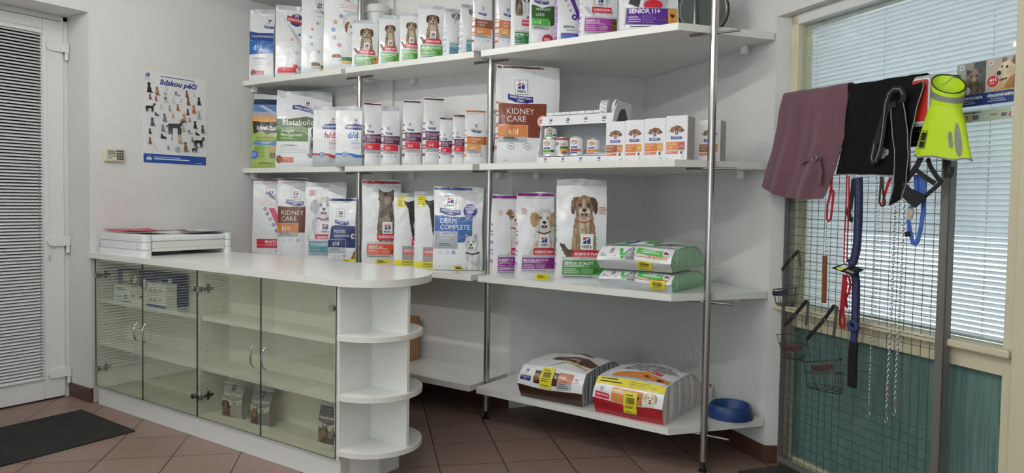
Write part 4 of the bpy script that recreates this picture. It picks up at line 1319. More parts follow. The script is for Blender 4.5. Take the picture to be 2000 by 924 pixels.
# ------------------------------------------------------------------ bag list: position, turn, width, height
POS = {
'fs':(-5.048,3.769,2.400,36,0.199,0.589),
'oldsp':(-4.725,3.785,2.400,46,0.207,0.582),
've1':(-4.431,3.794,2.400,48,0.199,0.684),
've2':(-4.124,3.783,2.400,46,0.258,0.680),
'sv1':(-3.915,3.827,2.400,44,0.193,0.368),
'sv2':(-3.680,3.832,2.400,44,0.149,0.376),
'sv3':(-3.476,3.832,2.400,44,0.150,0.367),
'sv4':(-3.275,3.823,2.400,44,0.182,0.391),
'hy1':(-3.095,3.848,2.400,58,0.113,0.348),
'hy2':(-2.936,3.834,2.400,58,0.127,0.350),
'kc':(-2.756,3.793,2.400,58,0.124,0.384),
'uc':(-2.622,3.804,2.400,58,0.128,0.373),
'kit':(-2.519,3.807,2.400,48,0.126,0.372),
'wl':(-2.350,3.783,2.400,46,0.148,0.365),
'sen7':(-2.172,3.793,2.400,46,0.146,0.329),
'pup':(-1.979,3.811,2.400,40,0.220,0.345),
'sen11':(-1.657,3.793,2.400,34,0.332,0.381),
'ideal':(-5.042,3.806,1.684,36,0.226,0.621),
'meta':(-4.684,3.900,1.684,40,0.437,0.633),
'hd':(-4.254,3.756,1.684,42,0.197,0.467),
'dd':(-3.982,3.753,1.684,42,0.189,0.439),
'e1':(-3.849,3.853,1.684,56,0.129,0.476),
'e2':(-3.664,3.851,1.684,56,0.124,0.435),
'e3':(-3.456,3.851,1.684,56,0.122,0.469),
'e4':(-3.295,3.899,1.684,56,0.141,0.482),
'e5':(-3.104,3.795,1.684,54,0.085,0.323),
'e6':(-2.991,3.793,1.684,54,0.081,0.337),
'uc2':(-2.866,3.814,1.684,52,0.136,0.363),
'kid':(-2.538,3.862,1.684,44,0.323,0.634),
'hid':(-2.790,4.052,1.684,44,0.148,0.382),
'multi':(-5.011,3.808,0.967,38,0.254,0.635),
'kd':(-4.717,3.816,0.967,42,0.228,0.638),
'hypo':(-4.353,3.839,0.967,39,0.314,0.605),
'zd':(-4.034,3.743,0.967,39,0.199,0.484),
'adult':(-3.809,3.903,0.967,46,0.286,0.622),
'pf1':(-3.535,3.890,0.967,46,0.195,0.532),
'pf2':(-3.319,3.871,0.967,46,0.198,0.544),
'derm':(-3.070,3.885,0.967,34,0.341,0.570),
'puppy':(-2.629,3.844,0.967,50,0.193,0.521),
'mat':(-2.376,3.789,0.967,42,0.236,0.538),
'sen':(-2.037,3.769,0.967,36,0.302,0.619),

}
SP = 'bags on the '
def bag(key, label, art, group, **kw):
    x, y, z, psi, w, h = POS[key]
    return food_bag(label, (x+kw.pop('dx', 0), y+kw.pop('dyy', 0), z+kw.pop('dz', 0)), psi, w*kw.pop('ws', 1.0), h*kw.pop('hs', 1.0), art=art, group=group, seed=abs(hash_(key)) % 97, **kw)
def hash_(s):
    n = 7
    for c in s: n = (n*31+ord(c)) % 100003
    return n
G1 = 'pet food bags on the topmost shelves'
bag('fs', 'white bag with dark and mid blue blocks, against the poster wall on the topmost shelf', art_foodsens, G1, seal='clear')
bag('oldsp', 'white bag with a slanted red banner on a navy disc, on the topmost shelf', art_oldsp, G1, flop=.05, fold=(.02, .98, .95, .44, .024))
bag('ve1', 'tall white bag with coloured dots and kibble bowl but no dog, topmost shelf', art_vet(False), G1, flop=.06, fold=(.20, .99, 1.0, .60, .022))
bag('ve2', 'tall white bag with coloured dots and a white-faced dog, beside the left steel post', art_vet(True), G1, flop=.04)
bag('sv1', 'small brown-dog bag whose green panel ends in an orange square', art_sv('D9923E'), G1, seal='clear', d=.07)
bag('sv2', 'small brown-dog bag with all green panel, second in a row of four', art_sv(), G1, seal='clear', d=.07)
bag('sv3', 'small brown-dog bag with all green panel, third in a row of four', art_sv(), G1, seal='clear', d=.07)
bag('sv4', 'tallest small bag with a brown dog and green panel, beside the teal striped bags', art_sv(), G1, seal='clear', d=.07)
art_hy = sp_art('2C7F9C', 'HYPOALLERGENIC', 'grey', 'fluff', (.72, .86), .22, lg=(.95, .44, .22), ban=(.72, .32, 1.0, .44), pan=(.20, .10, 1.0, .30), tail=None, red=(.60, .74), body=False)
bag('hy1', 'small white bag with pale teal side stripes, next to the tallest brown-dog bag', art_hy, G1, stripes=ST_TEAL, seal='clear', d=.085)
bag('hy2', 'small white bag with pale teal side stripes, next to the small brown-banded bag', art_hy, G1, stripes=ST_TEAL, seal='clear', d=.085)
bag('kc', 'small white bag with brown and orange blocks above the middle steel post', art_kc, G1, stripes=ST_BR, d=.055, dyy=-.072, dx=.002)
bag('uc', 'small white bag with two orange blocks on the topmost shelf, right of the brown-banded one', art_uc, G1, stripes=ST_OR, d=.075)
bag('kit', 'white bag with two kittens and a dark green panel on the topmost shelf', art_kitten, G1, d=.06)
bag('wl', 'white bag with dark and light green bands and a red round spot, topmost shelf', art_weight, G1, d=.07)
bag('sen7', 'white bag with a slanting purple ribbon and purple striped side on the topmost shelf', art_seniorvet, G1, stripes=ST_VIO, gus=ink('B9A0CB'), d=.085)
bag('pup', 'white bag with a magenta panel on the topmost shelf, left of the largest purple-panel bag', art_pup, G1, stripes=stripes_of('B98FC2', 5), d=.08)
bag('sen11', 'wide white bag with a purple and orange panel, nearest the round mirror', art_senior11, G1, d=.10)
G2 = 'pet food bags on the second shelves'
bag('ideal', 'green bag with a sunset top and black band on the second shelf', art_ideal, G2, base=ink('98AE55'), gus=ink('8FA64E'), flop=.12)
bag('meta', 'largest bag of the left second shelf, with dark and mid green blocks', art_meta, G2, flop=.03, d=.12, fold=(.0, .99, .5, .80, .012))
bag('hd', 'white bag with red lettering and a grey foot on the second shelf', art_code('h/d', 'A82A3C', 'C24A58'), G2, d=.075, flop=.05)
bag('dd', 'white bag with blue lettering and grey foot, partly behind the left steel post', art_code('d/d', '2A68B4', '4A80C4'), G2, d=.06, dyy=-.03, dx=.01)
PL = '5E2640'
for k, l in (('e1', 'tall white bag with plum and red blocks, nearest the left post on the second shelf'),
             ('e2', 'plum and red banded white bag with plain grey top, second from the left post'),
             ('e3', 'plum and red banded white bag with plum top strip, third from the left post'),
             ('e4', 'tallest white bag with plum and red blocks, behind the two small plum ones')):
    bag(k, l, art_dig, G2, stripes=ST_PUR, seal=None if k == 'e2' else PL, seal_h=.035, d=.09)
bag('e5', 'small white bag with plum and red blocks, in front of the tallest plum bag', art_dig, G2, stripes=ST_PUR, seal=PL, seal_h=.045, d=.055)
bag('e6', 'small white bag with plum and red blocks, beside the orange-banded bag', art_dig, G2, stripes=ST_PUR, seal=PL, seal_h=.05, d=.055)
bag('uc2', 'white bag with orange blocks and orange top strip, beside the middle steel post', art_uc, G2, stripes=ST_OR, seal='B8703C', seal_h=.045, d=.075)
bag('kid', 'big white bag with brown and orange blocks, just left of the can display', art_kid, G2, dx=.034, dyy=.022, ws=1.27, stripes=ST_BR, seal='6E2E24', seal_h=.03, sealw=.76, d=.13)
bag('hid', 'white and navy bag half hidden behind the middle steel post on the second shelf', art_zd, G2, d=.06, dx=-.02, dyy=-.02)
G3 = 'pet food bags on the third shelves'
bag('multi', 'white bag with a crimson slash, coloured dots and a crimson panel beside the poster wall', art_multi, G3, fold=(.0, .97, .95, .66, .02), seal='8E1F30', seal_h=.03, gus=ink('C9A0A6'), d=.10)
bag('kd', 'white bag with brown and orange blocks on the third shelf, behind the counter', art_kdm, G3, seal='5E2A22', seal_h=.03, d=.10)
bag('hypo', 'white bag with a fluffy pale dog and a teal panel on the third shelf', sp_art('2F8098', 'HYPOALLERGENIC', 'white', 'fluff', (.47, .69), .23, lg=(.52, .335, .26), ban=(.27, .255, .92, .33), pan=(.12, .095, .97, .24), tail=None, red=(.18, .86), collar='8A4A52', hw=.34, chest=False), G3, d=.11)
bag('zd', 'small white and navy bag with a navy top strip, in front of the pale-dog bag', art_zd, G3, seal='1E2C63', seal_h=.055, sticker=(.55, 1.0, .0, .075, 0), d=.06, dyy=-.05, dx=.03)
bag('adult', 'white bag with a sitting tabby cat, red top strip and orange panel', sp_art('D9502E', 'ADULT 1-6', 'tabby', cat=True, hc=(.62, .88), r=.20, lg=(.66, .355, .27), ban=(.38, .285, .98, .36), pan=(.14, .11, .98, .235), red=None), G3, seal='B4202E', seal_h=.05, sticker=(.36, .74, .0, .055, 0), stripes=ST_PINK, d=.12, flop=-.05)
bag('pf1', 'white bag with a black dog and yellow foot, just right of the tabby cat bag', art_perf, G3, d=.09, stripes=ST_PINK)
bag('pf2', 'white bag with a black dog and yellow foot, just left of the blue-panel terrier bag', art_perf, G3, d=.09, stripes=ST_PINK)
bag('derm', 'wide white bag with a blue panel, navy disc and a small white terrier', art_derm, G3, seal='2F5796', seal_h=.045, sealw=.78, sticker=(.43, .70, .002, .05, 0), d=.12, dz=.003)
bag('puppy', 'white bag with a brown and white pup and purple panel, beside the middle post', sp_art('8E2A8C', 'PUPPY <1', 'brownwhite', 'half', (.80, .72), .26, lg=(.98, .36, .30), ban=(.62, .24, 1.0, .345), pan=(.16, .06, 1.0, .23), tail=None, red=(.28, .78), tongue=False, collar='8A3A4A', hw=.30), G3, stripes=stripes_of('B98FC2', 5), seal='8A2A86', seal_h=.05, d=.10)
bag('mat', 'white bag with a shaggy pale dog and purple panel, behind the tallest scruffy-dog bag', sp_art('8E2A8C', 'MATURE ADULT 7+', 'shih', 'fluff', (.72, .69), .26, lg=(.72, .37, .28), ban=(.42, .27, 1.0, .36), pan=(.13, .12, 1.0, .25), tail=None, red=(.20, .78), collar='7A4A3A', hw=.36), G3, stripes=stripes_of('B98FC2', 5), seal='8A2A86', seal_h=.05, sticker=(.50, .86, .0, .06, 0), d=.11)
bag('sen', 'tall white bag with a large scruffy brown dog, beside two stacked lying bags', sp_art('3F8A34', 'SENIOR VITALITY', 'scruff', 'flop', (.545, .735), .215, lg=(.60, .325, .265), ban=(.31, .245, .92, .32), pan=(.125, .085, .97, .225), tail=-1, red=(.92, .70), collar='A5543C', hw=.27), G3, stripes=stripes_of('8FB98A', 5), seal='clear', d=.10, dx=-.008)

MXZ_ = Matrix(((1, 0, 0, 0), (0, 0, 1, 0), (0, 1, 0, 0), (0, 0, 0, 1)))
# ------------------------------------------------------------------ bags lying on their backs
def lying_bag(label, loc, psi, w, L, h, lip, tf, seed, group, low_col, top_art, front_art, gus_cols, sticker=None, rough=1.0, crest=1.0):
    """base towards the viewer: lower fold and upper printed flap meet at a lip; lip and tf are heights"""
    mb = MB()
    yl, yt, yb0 = -.012, .050, .022
    def fpt(x, s, off=0):
        """front: s 0..1 from the base to the lip, 1..2 from the lip to the top edge"""
        bul = (1-(2*x/w)**2)
        e = .004*noise.noise(Vector((x*12, s*3, seed)))
        if s <= 1:
            return (x*(.97+.03*s), yb0+(yl-yb0)*s-.010*bul*math.sin(PI*s)*.8+e-off, lip*s+(.006*math.sin(x*14+seed) if s == 1 else .006*s*math.sin(x*14+seed)))
        q = s-1
        return (x*(1-.02*q), yl+(yt-yl)*q-.022*math.sin(PI*q)*(.5+.5*bul)+e-off*.8, lip+(tf-lip)*q+.006*math.sin(x*14+seed)*(1-q)+off*.6+.010*bul*q)
    def zE(y):
        q = (y-yt)/(L-yt)
        if q < .35: k = tf+(h-tf)*math.sin(q/.35*PI/2)
        else: k = h-(h*.55)*max(0, (q-.5)/.5)**2.6
        return k
    def tpt(x, y, off=0):
        bul = 1-(2*x/w)**2
        q = (y-yt)/(L-yt)
        z = zE(y)+.010*bul+h*.20*crest*bul*math.sin(PI*min(1, q*1.1))*.9
        n = noise.noise(Vector((x*9+seed, y*7, 2.2*seed)))*.010+abs(noise.noise(Vector((x*11, y*16+seed, seed))))*.008
        z += n*rough*min(1, q*7)*(.35+.65*bul)
        return (x*(.98-.05*q*q), y, z+off)
    nx = 20
    # lower fold
    g = [fpt(w*(-.5+i/nx), j/6) for j in range(7) for i in range(nx+1)]
    q = nx+1
    F4 = lambda nj: [(j*q+i, j*q+i+1, (j+1)*q+i+1, (j+1)*q+i) for j in range(nj) for i in range(nx)]
    mb.add(g, F4(6), low_col)
    g = [fpt(w*(-.5+i/nx), 1+j/8) for j in range(9) for i in range(nx+1)]
    mb.add(g, F4(8), FILM)
    ny = 40
    ys = [yt+(L-yt)*j/ny for j in range(ny+1)]
    g = [tpt(w*(-.5+i/nx), y) for y in ys for i in range(nx+1)]
    mb.add(g, F4(ny), FILM)
    # sides
    for s in (-1, 1):
        nt = 8
        vs = []; M_ = 34
        for j in range(M_+1):
            for i in range(nt+1):
                t = i/nt
                zf = t*tf
                sf = zf/lip if zf <= lip else 1+(zf-lip)/(tf-lip)
                fx, fy, fz = fpt(s*w/2, sf)
                y = fy+(L-fy)*(j/M_)
                ye = max(y, yt)
                tx, ty_, tz = tpt(s*w/2, ye)
                a = j/M_
                k0 = min(1, a*9)
                x0 = fx*(1-k0)+(s*w/2*(.97+.03*math.sin(PI*t))+(tx-s*w/2)*t)*k0
                bulge = .020*math.sin(PI*t)*min(1, a*6)*(1-.6*a)+.003*math.sin(j*1.7+seed)*math.sin(PI*t)
                z = (fz*(1-k0)+tz*t*k0)
                vs.append((x0+s*bulge, y, z))
        for j in range(M_):
            c = gus_cols[j % len(gus_cols)]
            pts = vs[j*(nt+1):(j+2)*(nt+1)]
            fs = [(i, i+nt+1, i+nt+2, i+1) if s > 0 else (i, i+1, i+nt+2, i+nt+1) for i in range(nt)]
            mb.add(pts, fs, c)
    # underside and far end
    mb.add([(-w*.48, yb0, .0005), (w*.48, yb0, .0005), (w*.48, L, .0005), (-w*.48, L, .0005)], [(3, 2, 1, 0)], FILM)
    bx = [tpt(w*(-.5+i/nx), L) for i in range(nx+1)]
    mb.add(bx+[(p[0], L, 0) for p in bx], [(i+1, i, q+i, q+i+1) for i in range(nx)], FILM)
    pf = Print(mb, lambda x, y, off: fpt(x, 1+y, off*.9), w, 1.0, base=.0016)
    pf.H = 1.0
    class FP(Print): pass
    # artwork on the front flap uses v 0..1 from the lip to the top edge
    hF = math.hypot(tf-lip, yt-yl)
    pf = Print(mb, lambda x, y, off: fpt(x, 1+max(0, min(1, y/hF)), off), w, hF, base=.0016)
    front_art(pf)
    pt_ = Print(mb, lambda x, y, off: tpt(x, yt+y, off), w, L-yt, base=.0022, cell=.013)
    if top_art: top_art(pt_)
    root = mb.build('food_bag', loc=loc, rot=(0, 0, math.radians(psi)), smooth=50)
    tag(root, label, 'pet food bag', group)
    sb = MB()
    zz = lambda y: zE(L)
    vs = [(x, y, z) for (y, zo) in ((L-.004, 0), (L+.045, -.012)) for (x, z) in [(w*(-.5+i/nx)*.95, max(.004, tpt(w*(-.5+i/nx), L)[2]*.55+zo)) for i in range(nx+1)]]
    vs += [(x, y, z+.0025) for (x, y, z) in vs]
    fs = [(i+1, i, q+i, q+i+1) for i in range(nx)]+[(2*q+i, 2*q+i+1, 3*q+i+1, 3*q+i) for i in range(nx)]+[(q+i+1, q+i, 3*q+i, 3*q+i+1) for i in range(nx)]
    sb.add(vs, fs, FILM); sb.build('end_seal', root, smooth=50)
    if sticker:
        x0, x1, s0, s1, rot = sticker
        st = MB()
        def sfn(x, y, off): return fpt(x, s0+(s1-s0)*y, off)
        ps = Print(st, lambda x, y, off: sfn(x+(x0+x1)/2*w, min(1, max(0, y)), off), (x1-x0)*w, 1.0, base=.0062)
        ps.rect(0, 0, 1, 1, paper('E2D433'))
        rg = random.Random(seed)
        u = .18
        while u < .82:
            b = rg.choice((.012, .02, .03)); ps.rect(u, .55, u+b, .80, paper('2A2816')); u += b+rg.choice((.012, .02))
        for v in (.86, .46, .36, .12):
            ps.rect(.14, v, .14+rg.uniform(.4, .7), v+.035, paper('3A371C'))
        o = st.build('price_sticker', root, smooth=50); tag(o, 'yellow barcode sticker')
    return root
G4 = 'bags lying on their backs'
GREEN1, GREEN2, GREEN3 = ink('86BC8E'), ink('7DB386'), ink('9AC9A0')
def tick(p, u, v, s):
    p.poly([(u, v+s), (u+.045, v+s), (u+.075, v+s*.45), (u+.15, v+s*1.05), (u+.19, v+s*1.05), (u+.085, v), (u+.055, v)], ink('58B25C'))
def green_front(p):
    k = p.W/p.H
    p.rect(.155, .50, .215, .92, ink('D6D8DA')); emblem(p, .163, .68, .044); p.text("Hill's", .185, .53, .022, ink('20242C'), al='c', bold=.03)
    vet_mark(p, .185, .24, .14)
    tick(p, .285, .10, .74)
    f, d, mz = FUR['grey']
    p.poly([(.40, .02), (.395, .4), (.42, .7), (.49, .7), (.52, .4), (.515, .02)], f)
    dog_head(p, .455, .72, .045, 'grey', 'none', False)
    p.poly([(.53, .52), (.93, .42), (.93, .84), (.75, .80), (.53, .92)], ink('58BB5C')); p.lines(.60, .85, .60, .72, 2, ink('D5EBD5'), wd=.012)
    p.rect(.53, .28, .74, .45, ink('A65C46')); p.lines(.54, .72, .33, .40, 2, ink('E4C4B8'), wd=.012)
    p.rect(.75, .26, .94, .43, ink('D98F4C')); p.ell(.775, .345, .012, ink('4A2A14')); p.lines(.81, .92, .34, .34, 1, ink('8A5A2A'), wd=.014)
    p.ell(.915, .70, .045, ink('E9E9EC')); p.ell(.905, .73, .014, ink('8A2E4A')); p.ell(.93, .68, .016, ink('6E2A5E')); p.ell(.90, .65, .012, ink('8A2E4A'))
    p.lines(.04, .10, .3, .5, 3, ink('B4B8BC'), wd=.012)
def green_top(p):
    k = p.W/p.H
    p.poly([(.10, .03), (.35, .02), (.60, .05), (.85, .0), (.85, .015), (.60, .075), (.40, .06), (.22, .115), (.12, .10)], ink('57B25C'))
    p.ell(.33, .22, .12, ink('1E2C86'), asp=.75); p.lines(.26, .4, .17, .25, 4, ink('AEB6DA'), wd=.010)
    p.ell(.44, .36, .035, ink('E9E9EC')); p.ell(.44, .36, .024, ink('A65C6E')); p.ell(.47, .25, .035, ink('6AA6CC'))
    p.rect(.54, .16, .68, .45, ink('57B25C'))
    p.poly([(.68, .12), (.98, .36), (1, .45), (.90, .42), (.70, .20)], ink('57B25C'))
    p.poly([(.70, .07), (.93, .20), (.96, .30), (.82, .26), (.66, .14)], FUR['grey'][1]); p.poly([(.76, .05), (.95, .05), (.97, .18), (.88, .16)], FUR['grey'][2])
gc = [GREEN1, GREEN2, GREEN1, GREEN3]
lying_bag('white and green bag lying on its back, lower of the stacked pair', (-1.665, 3.690, .967), 0, .44, .56, .096, .048, .092, 3, G4, FILMG, None, green_front, gc, (.22, .42, .25, 1.3, 0), crest=.0, rough=.1)
lying_bag('white and green bag lying on its back, upper of the stacked pair', (-1.668, 3.678, 1.076), .5, .445, .55, .130, .054, .120, 8, G4, FILMG, green_top, green_front, gc, (.06, .26, .10, 1.0, 0), crest=.55)
def brown_front(p):
    k = p.W/p.H
    p.rect(.085, .56, .15, .94, ink('E4E5E8')); emblem(p, .095, .70, .044); p.text("Hill's", .117, .585, .020, ink('20242C'), al='c', bold=.03)
    p.rect(.03, .26, .20, .50, ink(NAVY)); p.text('PRESCRIPTION', .115, .395, .018, ink(WHT), al='c', w=.14); p.text('DIET', .115, .295, .018, ink(WHT), al='c', w=.045)
    p.rect(.25, .22, .62, .80, ink('43251A')); p.ell(.29, .50, .05, furm('kibble2', '5A3A1E', 'A07C4A', 120), asp=.9)
    p.text('MOBILITY', .34, .58, .045, ink('E6DAD4'), maxw=.26)
    p.rect(.62, .24, .84, .84, ink('B87A5A')); p.text('j/d', .65, .56, .065, ink('F2E8E2')); p.rect(.62, .06, .84, .42, ink('B4B8BC')); p.lines(.64, .8, .15, .34, 3, ink('4A4D52'), wd=.010)
    p.lines(.87, .94, .5, .62, 2, ink('C9A6A0'), wd=.018)
def brown_top(p):
    p.poly([(.40, .02), (.55, .14), (.75, .16), (.95, .06), (.96, .16), (.70, .26), (.46, .12)], FUR['golden'][0])
    p.poly([(.44, .05), (.60, .16), (.90, .10), (.72, .22), (.52, .17)], FUR['golden'][1])
    p.poly([(.30, .22), (.98, .17), (1, .30), (.75, .44), (.36, .34)], ink('54301F')); p.text('CARE', .50, .25, .07, ink('E6DAD4'))
    p.rect(.40, .55, .75, .62, ink('54301F'))
BG = [ink('9FA3A8'), ink('6E7075'), ink('B9BCC0'), ink('55504E')]
lying_bag('white bag with a brown base lying on its back on the lowest right shelf', (-2.200, 3.690, .245), 1.0, .445, .60, .205, .080, .190, 5, G4, ink('3E241B'), brown_top, brown_front, BG, (-.15, .045, 1.05, 1.95, 0), crest=.35)
# sticker drawn around the middle: fractions are of the width, measured from the centre
def red_front(p):
    k = p.W/p.H
    p.rect(.0, .70, 1, 1.0, ink('E6D63A')); p.lines(.06, .40, .80, .92, 2, ink('3A371C'), wd=.014); p.lines(.5, .9, .76, .92, 3, ink('8A7F22'), wd=.007)
    p.rect(.09, .36, .16, .70, ink('E9EAEC')); emblem(p, .102, .48, .046); p.text("Hill's", .125, .39, .020, ink('20242C'), al='c', bold=.03)
    p.poly([(.04, .04), (.25, .04), (.25, .30), (.04, .34)], ink(RED)); p.text('SCIENCE PLAN', .145, .16, .024, ink(WHT), al='c', w=.18, bold=.03)
    p.rect(.28, .02, .72, .62, ink('D68A44')); p.lines(.30, .5, .42, .54, 3, ink('F0D9BE'), wd=.010); p.rect(.60, .06, .72, .55, ink('C27430')); p.ell(.66, .34, .022, ink('3A2412'))
    dog_head(p, .83, .40, .070, 'golden', 'flop', True); p.poly([(.76, .02), (.90, .02), (.87, .18), (.79, .18)], FUR['golden'][2])
def red_top(p):
    p.poly([(.02, .02), (.98, .02), (.98, .055), (.02, .055)], ink('E9EAEC')); p.lines(.2, .9, .038, .038, 1, ink('4A4D52'), wd=.010)
    p.poly([(.16, .06), (.98, .06), (.98, .15), (.60, .22), (.18, .16)], ink('D68A44')); p.ell(.85, .10, .05, ink('3A2412'), asp=.6); p.ell(.65, .13, .05, ink('5A3A1E'), asp=.5)
    p.poly([(.55, .24), (.80, .22), (.80, .29), (.56, .31)], ink(RED)); p.text('SCIENCE PLAN', .575, .25, .035, ink(WHT), w=.21, bold=.03)
    p.poly([(.20, .25), (.50, .23), (.98, .40), (.7, .55), (.30, .45)], FUR['grey'][0])
    p.poly([(.10, .48), (.90, .52), (.9, .75), (.1, .7)], ink('C9CCD0'))
SG = [ink('C3C6CA'), ink('C3C6CA'), ink('B9BCC0'), ink('C9A07E'), ink('C3C6CA'), ink('DADCDF')]
lying_bag('white bag with a red base and yellow band lying on the lowest right shelf', (-1.680, 3.662, .245), -1.5, .43, .58, .215, .088, .200, 11, G4, ink('B01B2A'), red_top, red_front, SG, (-.035, .155, .45, 1.55, 0), crest=.45)

# ------------------------------------------------------------------ cartons of pouches
def carton(x0, x1, yf, z0, h, d, kind, label):
    w = x1-x0-.003
    mb = MB()
    C_W, C_S = paper('E6E7E9'), paper('8E8178')
    mb.box(-w/2, w/2, 0, d, 0, h, C_W)
    for i in range(7):
        mb.box(w/2, w/2+.0004, d*(.10+.12*i), d*(.16+.12*i), .004, h-.004, C_S)
    p = Print(mb, lambda x, y, off: (x, -off, y), w, h, base=.0006, cell=.05)
    I = lambda c: paper(c)
    kb = furm('chunks', '4A2C1C', '9A6E4E', 90)
    p.poly([(.14, .655), (.22, .70), (.32, .755), (.5, .785), (.66, .765), (.80, .71), (.88, .655), (.7, .625), (.3, .625)], kb)
    for i in range(14):
        p.ell(.24+.55*((i*37) % 14)/14, .65+.10*math.sin(i*1.9)**2, .05, kb if i % 2 else furm('chunks2', '6A4028', 'B98A66', 90), asp=.7, n=8)
    p.rect(.38, .55, .62, .66, I('EFEFF0')); emblem(p, .42, .595, .16); p.text("Hill's", .5, .565, .055, I('20242C'), al='c', bold=.03)
    p.poly([(.24, .475), (.76, .475), (.76, .53), (.24, .545)], I('2B3A86')); p.lines(.29, .71, .495, .518, 2, I('C9CFE6'), wd=.02)
    a, b, c = kind
    p.rect(.04, .23, .60, .415, I(a)); p.rect(.615, .23, .88, .415, I(b))
    p.text('KIDNEY' if a == '9A5434' else 'URINARY', .08, .345, .075, I('F1E3D6'), maxw=.46); p.text('CARE', .08, .275, .075, I('F1E3D6'), maxw=.34)
    p.text('k/d' if a == '9A5434' else 'c/d', .66, .30, .10, I('F6EEDD'), maxw=.2)
    p.rect(.04, .15, .58, .205, I(c)); p.lines(.07, .4, .178, .178, 1, I('F0DCD2'), wd=.02)
    p.ell(.74, .17, .045, I('3A4250'), asp=1.5); p.poly([(.74, .2), (.80, .215), (.78, .18)], I('3A4250'))
    p.lines(.06, .22, .04, .04, 1, I('9EA3A8'), wd=.02); p.ell(.80, .06, .06, I('C9CCD0')); 
    o = mb.build('pouch_carton', loc=((x0+x1)/2, yf, z0), smooth=0)
    tag(o, label, 'carton', 'cartons of wet food pouches')
    fl = MB(); fl.box(-w/2+.001, w/2-.001, .001, d-.001, 0, .0012, C_W); fl.box(-w/2+.002, w/2-.002, -.0006, .0006, -.030, .001, C_W)
    fl.build('lid_flap', o, loc=(0, 0, h), smooth=0)
    return o
Z2 = 1.684
carton(-1.886, -1.764, 3.74, Z2, .226, .115, ('9A5434', 'D08A3E', 'D0664A'), 'white carton with a brown panel, right beside the can display')
carton(-1.763, -1.646, 3.735, Z2, .228, .115, ('D07A32', 'D8A040', 'D2703A'), 'white carton with an orange panel, next to the brown-panel carton')
carton(-1.645, -1.518, 3.73, Z2, .231, .115, ('D07A32', 'D8A040', 'D2703A'), 'white carton with an orange panel, left of the carton showing a pink corner')
carton(-1.516, -1.392, 3.722, Z2, .238, .118, ('DB8A42', 'C25A5A', 'D06A6A'), 'white carton with an orange and pink panel, last of the close row of four')
carton(-1.384, -1.262, 3.868, Z2, .222, .10, ('9A5434', 'D08A3E', 'D2703A'), 'white carton standing apart, half hidden by the steel post')

# ------------------------------------------------------------------ can display
t = thing('can_display', 'white cardboard counter display stand holding a few food cans', 'display stand', (-2.143, 3.80, Z2))
C_D = paper('E2E3E6'); C_DI = paper('B9BBBA')
wd = .245
side = [(0, 0), (.006, .04), (.045, .235), (.066, .300), (.095, .352), (.13, .372), (.30, .372), (.30, 0)]
MX = Matrix(((0, 0, 1, 0), (1, 0, 0, 0), (0, 1, 0, 0), (0, 0, 0, 1)))
for s in (-1, 1):
    mb = MB()
    sd = side if s > 0 else [(0, 0), (.006, .04), (.045, .235), (.066, .300), (.10, .302), (.165, .302), (.165, 0)]
    mb.prism(sd, s*wd-.0018, s*wd+.0018, C_D, M=MX)
    if s > 0:
        p = Print(mb, lambda x, y, off: (wd+.0018+off, .16+x, y), .28, .372, base=.0005, cell=.05)
        p.poly([(.22, .60), (.34, .74), (.42, .84), (.50, .88), (.56, .87), (.62, .90), (.70, .87), (.80, .75), (.92, .62), (.95, .4), (.3, .4)], FUR['black'][0])
        for e in (.50, .68): p.ell(e, .70, .03, ink('0A0808'), n=10)
    mb.build('side_panel', t, smooth=0)
MB().prism([(-wd, .165), (wd, .297), (wd, .30), (-wd, .168)], 0, .302, C_DI).build('back_panel', t, smooth=0)
mb = MB()
mb.prism([(-wd, .002), (wd, .002), (wd, .296), (-wd, .164)], .044, .048, C_D); mb.box(-wd, wd, -.002, .002, 0, .040, C_D)
pr = Print(mb, lambda x, y, off: (x, -.002-off, y), 2*wd, .04, base=.0005, cell=.05)
for i in range(4):
    u = .13+.25*i
    emblem(pr, u-.018, .5, .036); pr.rect(u-.02, .22, u+.02, .32, paper('70747E'))
mb.build('lower_tray', t, smooth=0)
mb = MB()
mb.prism([(-wd, .066), (wd, .066), (wd, .296), (-wd, .164)], .262, .266, C_D)
mb.add([(-wd, .044, .236), (wd, .044, .236), (wd, .062, .296), (-wd, .062, .296), (-wd, .047, .236), (wd, .047, .236), (wd, .065, .296), (-wd, .065, .296)],
       [(0, 1, 2, 3), (5, 4, 7, 6), (3, 2, 6, 7), (0, 4, 5, 1)], C_D)
pr = Print(mb, lambda x, y, off: (x, .044+y*.3-off, .236+y), 2*wd, .06, base=.0006, cell=.05)
for i in range(4):
    u = .13+.25*i
    emblem(pr, u-.022, .42, .044); pr.rect(u-.02, .2, u+.02, .28, paper('70747E'))
for i in range(7):
    x = -wd+.02+i*.055
    mb.add([(x, .07, .302), (x+.05, .07, .302), (x+.05, .071, .318), (x, .071, .318)], [(0, 1, 2, 3)], C_D)
    mb.box(x+.050, x+.0515, .07, .16, .266, .318, C_D)
mb.build('upper_tray', t, smooth=0)
